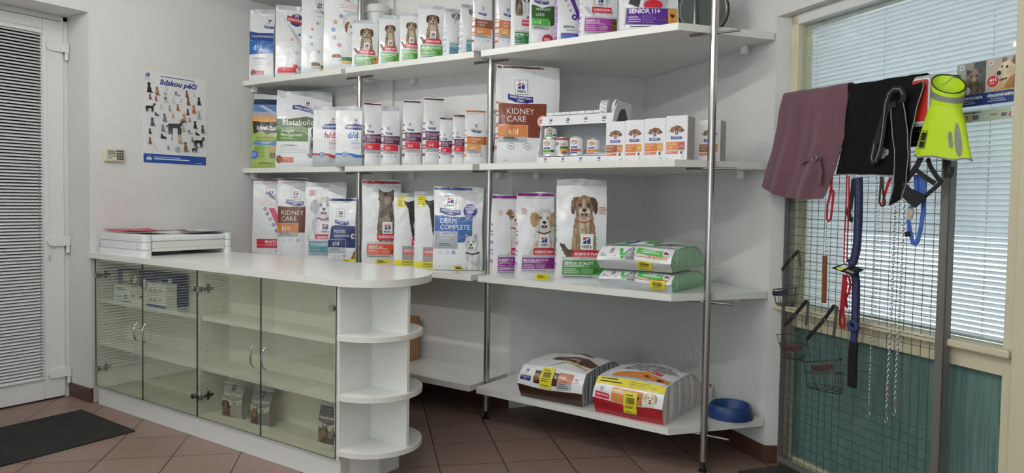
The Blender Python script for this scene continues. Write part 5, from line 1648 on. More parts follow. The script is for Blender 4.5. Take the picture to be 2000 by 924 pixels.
def can(x, y, z, r, h, cols, label, rot=0.0, lay=False, dog=False):
    mb = MB()
    TIN = mat('tin', 'C9CACB', .25, metal=1.0)
    LB = paper('E4E5E8')
    mb.lathe([(0, .001), (r*.93, .001), (r, 0), (r, .004), (r*.985, .006)], TIN, 32)
    mb.lathe([(r*.985, .006), (r*.985, h-.006)], LB, 32)
    mb.lathe([(r*.985, h-.006), (r, h-.004), (r, h), (r*.94, h), (r*.92, h-.004), (0, h-.004)], TIN, 32)
    p = Print(mb, lambda X, Y, off: ((r*.985+off)*math.sin(X/r), -(r*.985+off)*math.cos(X/r), .006+Y), r*2.6, h-.012, base=.0004, step=.00004, cell=.008)
    I = paper
    if dog:
        p.rect(.0, .0, 1, 1, I('D8D9DC')); p.rect(0, .88, 1, 1, I('B8403A'))
        dog_head(p, .24, .66, .11, 'tabby', 'flop', False); p.rect(.12, .05, .36, .45, FUR['white'][0])
        p.rect(.50, .55, .80, .70, I('D08A84')); p.rect(.45, .36, .95, .50, I('1F6A3A')); p.rect(.45, .20, .95, .36, I('D89A3A')); p.ell(.7, .12, .2, furm('chunks', '4A2C1C', '9A6E4E', 90), asp=.4)
    else:
        p.ell(.42, .74, .20, furm('pate', '8A6E4E', 'C0A680', 90), asp=.62)
        p.rect(.33, .52, .48, .72, I('EFEFF0')); emblem(p, .35, .57, .11)
        p.rect(.22, .38, .60, .49, I('2B3A86')); p.lines(.27, .55, .43, .43, 1, I('C9CFE6'), wd=.03)
        p.rect(.16, .17, .66, .33, I(cols[0])); p.rect(.66, .17, .86, .33, I(cols[1])); p.rect(.16, .05, .60, .14, I(cols[2]))
    o = mb.build('food_can', loc=(x, y, z), rot=(0, 0, rot), smooth=40)
    tag(o, label, 'can', 'food cans in the display')
    MB().lathe([(0, 0), (r*.9, 0), (r*.9, .0008), (r*.3, .0014), (0, .0014)], TIN, 24).build('lid', o, loc=(0, 0, h-.004), smooth=30)
    return o
ZC = Z2+.0482
can(-2.335, 3.862, ZC, .043, .108, ('5AA03C', '33562A', 'D8A08E'), 'white can with a light green band, under the stacked small can', rot=.30)
can(-2.243, 3.862, ZC, .043, .112, ('1F6A3A', 'D89A3A', 'B8403A'), 'can showing a dog and a red top rim, second in the display', dog=True, rot=.30)
can(-2.144, 3.866, ZC, .043, .112, ('9A4A34', 'D08A5A', '36508A'), 'white can with brown and orange bands, third in the display', rot=.30)
can(-2.040, 3.890, ZC, .042, .098, ('D07A32', 'D8A040', 'D2703A'), 'white can behind the fanned leaflets in the display', rot=.30)
can(-2.296, 3.866, ZC+.1085, .040, .068, ('5AA03C', '33562A', '5AA03C'), 'small white can stacked on top of two others in the display', rot=.35) if False else None
can(-2.330, 3.866, ZC+.1085, .041, .066, ('5AA03C', '33562A', '5AA03C'), 'small white can with a green band, stacked on the leftmost can', rot=.5)
for i in range(4):
    mb = MB(); M_ = Matrix.Rotation(math.radians(-4+3.5*i), 4, 'Z')
    a = paper('D2D5DA') if i % 2 else paper('6E7A92')
    mb.box(-.075, .060, -.04, .04, 0, .002, paper('DADCE0'), M_).box(-.075, .060, -.0402, .0402, .0004, .0012, a, M_)
    o = mb.build('leaflet', loc=(-1.985+.004*i, 3.845-.002*i, ZC+.0024*i), smooth=0)
    tag(o, 'thin printed leaflet in the fanned stack at the right of the can display', 'leaflet', 'fanned leaflets in the can display')
# round tins standing on edge on the upper tray
def tin(x, y, r, ln, printed, label, rz):
    mb = MB()
    a = paper('E9E9E9')
    mb.lathe([(0, 0), (r*.93, 0), (r, .003), (r, ln-.003), (r*.96, ln), (r*.94, ln-.002), (0, ln-.002)], a, 36)
    if printed:
        for k in range(14):
            A = 2*PI*k/14
            for q in range(3):
                zz = .010+q*.010
                mb.box(r-.0002, r+.0004, -.004, .004, zz, zz+.006, paper('7A8796'), Matrix.Rotation(A+q*.12, 4, 'Z'))
    o = mb.build('round_tin', loc=(x, y, Z2+.2662+r), rot=(0, PI/2, rz), smooth=40)
    tag(o, label, 'tin', 'round tins on edge on the can display')
    MB().lathe([(0, 0), (r*.86, 0), (r*.86, .001), (0, .001)], paper('D6D6D4'), 30).build('lid', o, loc=(0, 0, ln-.002), smooth=30)
tin(-2.005, 3.925, .058, .046, True, 'round tin with a printed rim, standing on edge nearest the black dog picture', .12)
tin(-1.965, 3.99, .056, .022, False, 'plain white round tin on edge, behind the printed one', .15)
tin(-1.935, 3.955, .060, .016, False, 'tallest plain white round tin on edge above the black dog picture', .12)
tin(-1.922, 4.044, .052, .016, False, 'plain white round tin on edge, farthest back on the can display', .12)

# ------------------------------------------------------------------ bowl, mirror, canister, box
t = thing('pet_bowl', 'dark blue plastic pet bowl on the lowest shelf beside the steel post', 'bowl', (-1.232, 4.075, .245))
M_BOWL = mat('blue_plastic', '17386F', 0.42)
MB().lathe([(.108, 0), (.128, .0), (.130, .004), (.120, .045), (.112, .068), (.107, .073), (.102, .070), (.098, .050), (.085, .022), (.05, .015), (0, .014)], M_BOWL, 48).build('dish', t, smooth=50)
MB().lathe([(.110, .0005), (.124, .0005), (.124, .0035), (.110, .0035)], mat('bowl_rubber', '0E2145', .7), 40, closed=True).build('foot_ring', t, loc=(0, 0, -.0004), smooth=30)
t = thing('round_mirror', 'round mirror in a steel ring, standing on the topmost shelf corner', 'mirror', (-1.43, 4.01, 2.40), math.radians(30))
RM = Matrix.Rotation(PI/2, 4, 'X')
MT = Matrix.Translation((0, 0, .152))
MB().lathe([(0, -.003), (.124, -.003), (.124, .003), (0, .003)], mat('mirror_glass', '8E9A96', .06, metal=1.0), 48, M=MT @ RM).build('mirror_glass', t, smooth=30)
ring = [( .134*math.cos(2*PI*i/64), 0, .152+.134*math.sin(2*PI*i/64)) for i in range(64)]
MB().tube(ring, .008, M_STEELD, 10, closed=True).build('inner_ring', t, smooth=60)
ring = [( .145*math.cos(2*PI*i/64), .006, .152+.145*math.sin(2*PI*i/64)) for i in range(64)]
MB().tube(ring, .0065, M_BLACK, 10, closed=True).cyl((.10, -.014, .05), (.10, .004, .05), .004, M_BLACK, 10).build('outer_ring', t, smooth=60)
MB().tube([(0, .01, .20), (0, .09, .006)], .005, M_STEELD, 8).tube([(-.05, .09, .006), (.05, .09, .006)], .005, M_STEELD, 8).build('rear_strut', t, smooth=60)
t = thing('plastic_canister', 'tall white plastic canister behind the small bags on the topmost shelf', 'canister', (-3.985, 4.02, 2.40))
MB().lathe([(0, 0), (.066, 0), (.070, .008), (.074, .10), (.080, .45), (.080, .47), (0, .47)], mat('milky_plastic', 'D5D6D2', .35), 40).build('body', t, smooth=40)
MB().lathe([(.088, .0), (.092, .004), (.092, .05), (.086, .058), (0, .058)], mat('milky_plastic2', 'D9D9D4', .4), 40).build('cap', t, loc=(0, 0, .458), smooth=40)
M_CARD = mat('cardboard', 'A37E58', .8, col2='AD8862', nscale=4)
t = thing('cardboard_box', 'brown cardboard box on the lowest shelf behind the counter end', 'box', (-3.785, 3.96, .245))
MB().box(-.20, .20, -.13, .13, 0, .322, M_CARD).build('carton', t, smooth=0, bevel=.003)
MB().box(-.20, .20, -.132, -.002, .3225, .3255, M_CARD).build('top_flap', t, smooth=0)
MB().box(-.20, .20, .002, .132, .3225, .3255, M_CARD).build('top_flap', t, smooth=0)

t = thing('paper_tag', 'small white paper tag with a red tip, standing behind the blue bowl', 'tag', W(-.468, -.035, .245), W_ROT)
MB().box(-.022, .022, -.0006, .0006, 0, .092, paper('DADADA')).build('card', t, smooth=0)
MB().prism([(-.016, .088), (.018, .088), (.004, .060)], -.0010, -.0007, paper('B0202C'), M=MXZ_).build('red_tip', t, smooth=0)
# ------------------------------------------------------------------ treat pouches and boxes inside the cabinets
def treat_art(title, fur, ear, du, cookie):
    def art(p):
        k = p.W/p.H
        p.poly([(0, .42), (.3, .40), (.65, .36), (1, .44), (1, .56), (.6, .50), (.25, .54), (0, .58)], ink('C9CCC9'))
        p.rect(.40, .76, .60, .92, ink('3E4348')); emblem(p, .43, .81, .14); p.text("Hill's", .5, .775, .04, ink('E4E4E4'), al='c', w=.13)
        p.text(title, .06, .64, .11, ink('F0F0EE'), maxw=.88, bold=.01)
        p.text('TREATS', .5, .585, .035, ink('D0D2D0'), al='c')
        p.poly([(.04, .03), (.50, .03), (.46, .36), (.12, .36)], FUR[fur][0])
        dog_head(p, du, .37, .17, fur, ear, False)
        p.ell(cookie, .44, .085, ink('C2B48E'), n=18); p.ell(cookie, .44, .06, ink('8E8262'), n=14); p.ell(cookie, .44, .025, ink('D9D2BC'), n=10)
        p.rect(0, 0, 1, .05, ink('D5D7D4'))
    return art
TR = ink('8B918E'); TRD = ink('6A6F72')
G5 = 'treat pouches behind the cabinet glass'
food_bag('grey treat pouch with a long-eared brown dog, leftmost behind the cabinet glass', (-3.675, 2.548, .1552), 12, .155, .205, .05, treat_art('Healthy Weight', 'brown', 'flop', .22, .68), base=mat('ink_A3A8A2', 'A3A8A2', .3, coat=.35, bump=.3, bscale=26, bdist=.012), seed=21, group=G5, name='treat_pouch', cat='treat pouch')
food_bag('slim grey treat pouch with a point-eared dog, middle one of three behind the cabinet glass', (-3.422, 2.552, .1552), 10, .140, .205, .05, treat_art('Hypoallergenic', 'brown', 'up', .30, .70), base=mat('ink_84888B', '84888B', .3, coat=.35, bump=.3, bscale=26, bdist=.012), seed=31, group=G5, name='treat_pouch', cat='treat pouch', flop=.05)
food_bag('dark grey treat pouch with a point-eared dog, at the cabinet end beside the round shelves', (-2.872, 2.560, .1552), 6, .135, .215, .05, treat_art('Hypoallergenic', 'tabby', 'up', .40, .82), base=mat('ink_5C6064', '5C6064', .3, coat=.35, bump=.3, bscale=26, bdist=.012), seed=41, group=G5, name='treat_pouch', cat='treat pouch')
def cbox(x0, x1, y0, y1, h, art, colr, label):
    mb = MB(); w = x1-x0
    mb.box(-w/2, w/2, 0, y1-y0, 0, h, paper(colr))
    art(Print(mb, lambda x, y, off: (x, -off, y), w, h, base=.0006, cell=.06))
    o = mb.build('product_box', loc=((x0+x1)/2, y0, .7352), smooth=0)
    tag(o, label, 'box', 'boxes behind the left cabinet glass')
    MB().box(-w/2+.001, w/2-.001, .001, y1-y0-.001, 0, .001, paper(colr)).build('lid_flap', o, loc=(0, 0, h), smooth=0)
def a1(p):
    p.rect(0, 0, .22, 1, paper('2A3F7C')); p.rect(.22, .3, 1, 1, paper('8E8478')); p.rect(.25, .62, .55, .95, paper('B9B3AA')); p.ell(.75, .75, .12, paper('D9D2C8')); p.rect(.86, .45, .97, .55, paper('B06A4A')); p.lines(.03, .2, .3, .7, 4, paper('9AA6CC'), wd=.02)
    p.poly([(.5, .4), (.72, .9), (.78, .9), (.6, .4)], paper('4A443E'))
def a2(p):
    p.lines(.14, .75, .70, .86, 4, paper('6C7076'), wd=.014); p.line([(.14, .35), (.2, .12), (.28, .35), (.36, .12), (.42, .34)], .02, paper('3A3F48')); p.rect(.62, .18, .82, .45, paper('6A8CB8')); p.lines(.2, .5, .03, .03, 1, paper('8A8E94'), wd=.02); p.rect(.5, .0, 1, .04, paper('3A4A86'))
def a3(p):
    for u in (.12, .56):
        for v in (.50, .66):
            p.ell(u, v, .055, paper('C9CED6'), n=14); p.lines(u+.08, u+.28, v, v, 1, paper('8E98B8'), wd=.02)
    p.rect(.0, .82, .9, .87, paper('5A6690')); p.ell(.82, .78, .05, paper('C9CED6'))
def a4(p):
    p.lines(.2, .8, .66, .78, 2, paper('8A8E94'), wd=.014); p.rect(.08, .40, .22, .56, paper('8A8A2E')); p.poly([(.5, .42), (.62, .56), (.72, .50), (.64, .38)], paper('5C6054'))
def a5(p):
    p.rect(0, 0, 1, .10, paper('3A4290'))
    for r_, v in ((0, .72), (1, .34)):
        for i in range(3): p.ell(.2+.25*i, v, .05, paper('8E938C'), asp=.7, n=10)
        p.lines(.1, .7, v-.10, v-.10, 1, paper('A9AFA6'), wd=.03)
cbox(-5.05, -4.775, 2.605, 2.68, .200, a1, '33447C', 'navy box with a photo panel, leftmost behind the cabinet glass')
cbox(-4.965, -4.76, 2.535, 2.60, .105, a2, 'E2E3E4', 'small white box with scribbled print, in front of the navy photo box')
cbox(-4.765, -4.33, 2.605, 2.68, .205, a3, '26356A', 'navy box with four pale round marks, behind the cabinet glass')
cbox(-4.755, -4.555, 2.535, 2.60, .100, a4, 'DDDCD2', 'small white box with an olive square, under the four round marks')
cbox(-4.545, -4.325, 2.528, 2.60, .150, a5, 'D6D9D6', 'white box with a blue foot band behind the cabinet glass')

# ------------------------------------------------------------------ leaflets on the scale, poster, keypad, window cards
def sheet(name, pts, z, colr, label, art=None, curl=.012):
    mb = MB()
    (ax, ay), (bx, by), (cx, cy), (dx, dy) = pts
    n = 12
    def fn(u, v, off):
        x = (ax*(1-u)+bx*u)*(1-v)+(dx*(1-u)+cx*u)*v
        y = (ay*(1-u)+by*u)*(1-v)+(dy*(1-u)+cy*u)*v
        return (x, y, z+curl*((2*u-1)**2*.8+.2*(2*v-1)**2)+off)
    for o_, flip in ((0, True), (.0012, False)):
        vs = [fn(i/n, j/n, o_) for j in range(n+1) for i in range(n+1)]
        fs = [(j*(n+1)+i, j*(n+1)+i+1, (j+1)*(n+1)+i+1, (j+1)*(n+1)+i) for j in range(n) for i in range(n)]
        mb.add(vs, [f[::-1] for f in fs] if flip else fs, paper(colr))
    if art: art(Print(mb, lambda x, y, off: fn(x+.5, y, .0012+off), 1.0, 1.0, base=.0004, step=.00005, cell=.12))
    o = mb.build(name, smooth=50); tag(o, label, 'leaflet', 'leaflets lying on the scale')
ZS = 1.05+.1325
sheet('leaflet', [(-5.17, 2.565), (-4.80, 2.55), (-4.74, 2.84), (-5.11, 2.855)], ZS+.012, 'BF4A5C', 'pink leaflet lying over the front edge of the white animal scale', lambda p: (p.rect(.1, .55, .6, .62, paper('D9A9B0')), p.rect(.1, .7, .5, .74, paper('D9A9B0'))), curl=.016)
sheet('leaflet', [(-4.90, 2.90), (-4.62, 2.88), (-4.58, 3.16), (-4.92, 3.18)], ZS+.009, 'D5D2CC', 'white and brown photo leaflet at the back of the animal scale', lambda p: (p.rect(.0, .10, .6, .40, paper('6E6050')), p.rect(.5, .62, 1.0, .80, paper('3E4440')), p.rect(.1, .5, .45, .56, paper('8A8478'))), curl=.014)

t = thing('wall_poster', 'white poster of many small dogs with a blue foot band on the wall', 'poster', (XA, 3.113, 1.690))
mb = MB()
PW, PH = .500, .668
mb.box(.0005, .0022, -PW/2, PW/2, 0, PH, paper('DEDFE0'))
p = Print(mb, lambda x, y, off: (.0022+off, x, y), PW, PH, base=.0003, step=.00003, cell=.2)
p.rect(0, 0, 1, .098, paper('244A98'))
p.rect(.045, .030, .125, .052, paper('D9DDE8')); p.poly([(.055, .052), (.085, .085), (.115, .052)], paper('D9DDE8')); p.rect(.075, .052, .095, .078, paper('B04A54')); p.lines(.16, .72, .062, .062, 1, paper('B9C4E0'), wd=.010); p.lines(.16, .92, .04, .04, 1, paper('E4E8F2'), wd=.014); p.lines(.82, .98, .015, .015, 1, paper('B9C4E0'), wd=.008)
emblem(p, .03, .945, .065); p.rect(.03, .928, .095, .936, paper('6A6E78')); p.rect(.01, .905, .11, .911, paper('9A9DA6'))
p.lines(.26, 1.0, .958, .958, 1, paper('4A5080'), wd=.012)
p.text('lidskou péči', .25, .872, .080, paper('26337C'), w=.60, bold=.05, italic=.25, rot=0.0)
def mini(p, u, v, s, c1, c2, pose):
    k = p.W/p.H
    a, b = paper(c1), paper(c2)
    if pose == 0:   # sitting
        p.poly([(u-s*.5, v), (u+s*.55, v), (u+s*.42, v+s*.9*k), (u+s*.15, v+s*1.5*k), (u-s*.3, v+s*1.5*k), (u-s*.42, v+s*.8*k)], a)
        p.ell(u-s*.08, v+s*1.75*k, s*.36, a, asp=.9, n=12); p.poly([(u-s*.45, v+s*1.75*k), (u-s*.36, v+s*2.2*k), (u-s*.12, v+s*2.0*k)], b); p.poly([(u+s*.25, v+s*1.75*k), (u+s*.2, v+s*2.2*k), (u-s*.02, v+s*2.0*k)], b)
        p.ell(u-s*.12, v+s*.9*k, s*.2, b, asp=1.6, n=10); p.poly([(u+s*.5, v), (u+s*1.0, v+s*.15*k), (u+s*.5, v+s*.25*k)], a)
    elif pose == 1:  # standing sideways
        p.poly([(u-s*1.1, v+s*.9*k), (u+s*.7, v+s*1.0*k), (u+s*.9, v+s*1.6*k), (u-s*1.0, v+s*1.5*k)], a)
        for q in (-.95, -.6, .45, .75): p.poly([(u+s*q-s*.1, v), (u+s*q+s*.1, v), (u+s*q+s*.16, v+s*1.0*k), (u+s*q-s*.16, v+s*1.0*k)], a)
        p.poly([(u+s*.5, v+s*1.4*k), (u+s*.95, v+s*1.3*k), (u+s*1.15, v+s*2.0*k), (u+s*.8, v+s*2.0*k)], a); p.ell(u+s*1.1, v+s*2.05*k, s*.35, a, asp=.75, n=12); p.ell(u+s*.9, v+s*1.95*k, s*.14, b, asp=1.6, n=8)
        p.line([(u-s*1.0, v+s*1.4*k), (u-s*1.35, v+s*1.0*k), (u-s*1.5, v+s*1.1*k)], s*.14, a)
    else:           # lying
        p.poly([(u-s*1.0, v), (u+s*.9, v), (u+s*.8, v+s*.45*k), (u+s*.1, v+s*.7*k), (u-s*.8, v+s*.6*k)], a); p.ell(u-s*.55, v+s*.95*k, s*.36, b, n=12); p.poly([(u-s*.9, v+s*.9*k), (u-s*.8, v+s*1.4*k), (u-s*.5, v+s*1.2*k)], a)
    p.rect(u+s*.7, v+s*2.1*k, u+s*1.5, v+s*2.15*k, paper('A9ABAE'))
K_, T_, G_, W_, B_ = ('1E1E20', '3A3A3C'), ('8A6242', 'C29A72'), ('6E7074', '9A9C9E'), ('B9BABB', 'D5D5D5'), ('7A4630', 'A9704E')
dogs = [(.09, .765, .042, K_, 0), (.21, .745, .036, T_, 0), (.35, .81, .02, W_, 0), (.53, .765, .032, ('9EA0A2', '55575A'), 2), (.68, .765, .030, B_, 0), (.80, .785, .02, W_, 0), (.88, .695, .034, K_, 0),
        (.10, .69, .024, B_, 0), (.19, .68, .02, B_, 0), (.34, .675, .042, ('C2BEBA', '5A4A42'), 0), (.46, .68, .022, W_, 0), (.58, .70, .018, W_, 0), (.70, .68, .032, B_, 0),
        (.10, .555, .034, K_, 1), (.27, .60, .022, W_, 0), (.40, .585, .026, ('B9A79A', '9A7A6A'), 0), (.53, .60, .028, ('A47A54', '6E4A30'), 0), (.69, .565, .026, K_, 0), (.79, .595, .036, ('A9623E', 'C98A62'), 0), (.88, .53, .036, ('A9ABAC', '8A8C8E'), 0),
        (.20, .52, .022, ('5A3E30', '2E2420'), 2), (.32, .465, .034, G_, 0), (.45, .515, .020, ('C98A5C', 'E0AE86'), 0), (.63, .475, .040, ('C08A62', 'D9B08E'), 0), (.72, .49, .018, T_, 0), (.81, .42, .032, K_, 0), (.94, .375, .034, ('55565A', '2A2A2C'), 0),
        (.13, .405, .034, ('4A4A4C', '7A7A7C'), 0), (.29, .355, .028, ('6E6A66', 'A9A6A2'), 0), (.49, .33, .062, ('3C4043', '5A5E61'), 1), (.62, .375, .026, ('B9B4AE', '7A6A5A'), 0), (.73, .355, .026, ('B0A69C', '3A2E28'), 2), (.85, .345, .024, K_, 2),
        (.09, .315, .022, K_, 0), (.30, .275, .030, K_, 2), (.43, .265, .018, ('A9ABAC', '6A6C6E'), 0), (.56, .235, .036, ('B49A74', 'CDB894'), 0), (.76, .265, .020, ('8A7A6A', '5A4A3E'), 0), (.87, .205, .042, K_, 1),
        (.09, .205, .026, B_, 0), (.16, .155, .020, ('C9CACB', 'B9BABB'), 0), (.37, .155, .018, ('8A8C8E', '3A3A3C'), 0), (.65, .145, .040, ('8A6E52', '4A3A2E'), 0), (.80, .145, .024, K_, 1)]
for (u, v, s, c, po) in dogs: mini(p, u, v, s*1.7, c[0], c[1], po)
p.ell(.52, .165, .040, paper('8E9094')); p.ell(.52, .165, .028, paper('DEDFE0')); p.ell(.52, .165, .016, paper('55585E'))
mb.build('printed_sheet', t, smooth=0)
for (y, z) in ((-.24, .655), (.24, .655)):
    MB().box(.0022, .0028, y-.012, y+.012, z-.012, z+.012, mat('tape', 'E2E2DC', .3)).build('tape', t, smooth=0)

t = thing('wall_mounted_keypad', 'small beige alarm keypad on the wall left of the dog poster', 'keypad', (XA, 2.647, 1.681))
MB().box(.0003, .024, -.068, .068, 0, .092, mat('beige_plastic', 'CFC9A8', .5)).build('housing', t, smooth=0, bevel=.006)
MB().box(.024, .0255, -.050, .004, .020, .080, mat('keypad_panel', 'A9ABA8', .4)).box(.0255, .0258, -.048, .002, .066, .070, M_BLACK).box(.0255, .0258, -.048, .002, .053, .056, M_BLACK).build('display_panel', t, smooth=0)
MB().box(.024, .029, -.020, .012, .010, .030, mat('beige_plastic2', 'D8D2AE', .5)).build('cover_tab', t, smooth=0, bevel=.002)
for i in range(3):
    for j in range(4):
        MB().box(.024, .0275, .010+.018*i, .024+.018*i, .014+.018*j, .027+.018*j, mat('key_rubber', '4A4C4C', .6)).build('key', t, smooth=0, bevel=.001, seg=1)

def win_card(u0, u1, z0, z1, art, label, colr, name='window_card'):
    mb = MB(); w = u1-u0; h = z1-z0
    mb.box(-w/2, w/2, -.0012, 0, 0, h, paper(colr))
    art(Print(mb, lambda x, y, off: (x, -.0012-off, y), w, h, base=.0002, step=.00003, cell=.2))
    o = mb.build(name, loc=W((u0+u1)/2, .0846, z0), rot=(0, 0, W_ROT), smooth=0)
    tag(o, label, 'card'); return o
def loyalty(kind):
    def art(p):
        p.rect(0, .26, 1, 1, paper('8E8C80' if kind == 'cat' else 'B9B0A2'))
        if kind == 'cat':
            p.rect(.6, .3, 1, 1, paper('4A5058')); p.rect(0, .26, .3, 1, paper('9CA48E'))
            p.poly([(.30, .27), (.34, .55), (.44, .62), (.70, .62), (.92, .50), (.95, .27)], FUR['tabby'][0]); p.ell(.40, .36, .10, FUR['white'][0], asp=1.2)
            cat = (.60, .68)
            p.ell(cat[0], cat[1], .24, FUR['tabby'][0], n=20)
            for s in (-1, 1): p.poly([(cat[0]+s*.08, cat[1]+.12), (cat[0]+s*.26, cat[1]+.19), (cat[0]+s*.24, cat[1]+.02)], FUR['tabby'][1]); p.ell(cat[0]+s*.10, cat[1]+.01, .035, paper('14110F'), n=10)
            p.ell(cat[0], cat[1]-.07, .09, FUR['tabby'][2], asp=.7)
        else:
            p.poly([(.25, .28), (.45, .45), (.55, .60), (.80, .60), (1, .40), (1, .27)], FUR['golden'][1]); p.poly([(.55, .30), (1, .30), (1, .62), (.80, .55)], mat('hair_blond', 'B98A4A', .5, col2='8A5E2C', nscale=30, stretch=(1, 1, .2)))
            p.poly([(.52, .86), (.52, .99), (.68, .99), (.66, .84)], FUR['brown'][0]); p.poly([(.80, .82), (.88, 1.0), (1, .99), (.98, .80)], FUR['brown'][0])
            p.poly([(.36, .64), (.42, .76), (.52, .88), (.75, .92), (.92, .80), (.88, .60), (.70, .52), (.50, .56)], FUR['golden'][0])
            p.ell(.43, .665, .075, paper('1A1614')); p.ell(.52, .80, .035, paper('2A2018')); p.ell(.68, .78, .045, paper('2A2018')); p.line([(.45, .50), (.70, .535)], .05, paper('2E2A30'))
        p.ell(.18 if kind == 'cat' else .24, .44 if kind == 'cat' else .50, .18, paper('C02430'), n=26)
        uu, vv = (.18, .44) if kind == 'cat' else (.24, .50)
        p.text('4+1', uu, vv-.005, .11, paper('F4E9E9'), al='c', bold=.05, rot=.1); p.lines(uu-.11, uu+.11, vv-.05, vv-.05, 1, paper('E9B9BC'), wd=.03)
        p.rect(.10, .86, .24, .97, paper('E2E2E0')); emblem(p, .125, .90, .08); p.rect(.12, .875, .22, .885, paper('6A6A6E'))
        p.rect(0, 0, 1, .27, paper('21387C'))
        p.text('VĚRNOSTNÍ KARTA', .5, .155, .085, paper('F2F3F6'), al='c', w=.86, bold=.045)
        p.lines(.18, .8, .10, .10, 1, paper('C9D0E4'), wd=.022); p.lines(.10, .9, .055, .055, 1, paper('C9D0E4'), wd=.022)
    return art
win_card(1.028, 1.156, 1.872, 2.052, loyalty('cat'), 'loyalty card with a tabby kitten photo stuck on the window pane', '2A3C7A')
win_card(1.1565, 1.284, 1.872, 2.052, loyalty('dog'), 'loyalty card with a pale dog photo stuck on the window pane', '2A3C7A')
def pay(p):
    p.lines(.05, .65, .80, .80, 1, paper('5A6058'), wd=.018); p.rect(.36, .74, .39, .86, paper('2A2A28'))
    for u, a, b in ((.03, '2A3A6A', '2A3A6A'), (.21, 'C2502E', 'D89A3A'), (.40, 'B0403A', '3A6AB0')):
        p.rect(u-.045, .22, u+.055, .58, paper('34343A')); p.ell(u-.01, .40, .030, paper(a), n=14); p.ell(u+.02, .40, .030, paper(b), n=14)
    p.ell(.57, .42, .045, paper('B9CBCB'), asp=.6); p.poly([(.66, .5), (.77, .48), (.74, .38)], paper('C98A4A')); p.rect(.65, .50, .78, .56, paper('6A6A5A'))
    for i, c in enumerate(('3A4A7A', '8A3A4A', '3A7A5A')): p.rect(.85+.03*i, .28, .875+.03*i, .58, paper(c))
    p.poly([(.965, .25), (1.0, .25), (1.0, .6), (.985, .6)], paper('C2305A')) 
win_card(1.020, 1.266, 1.806, 1.852, pay, 'pale strip of payment card symbols under the loyalty cards', 'B9C1B2')

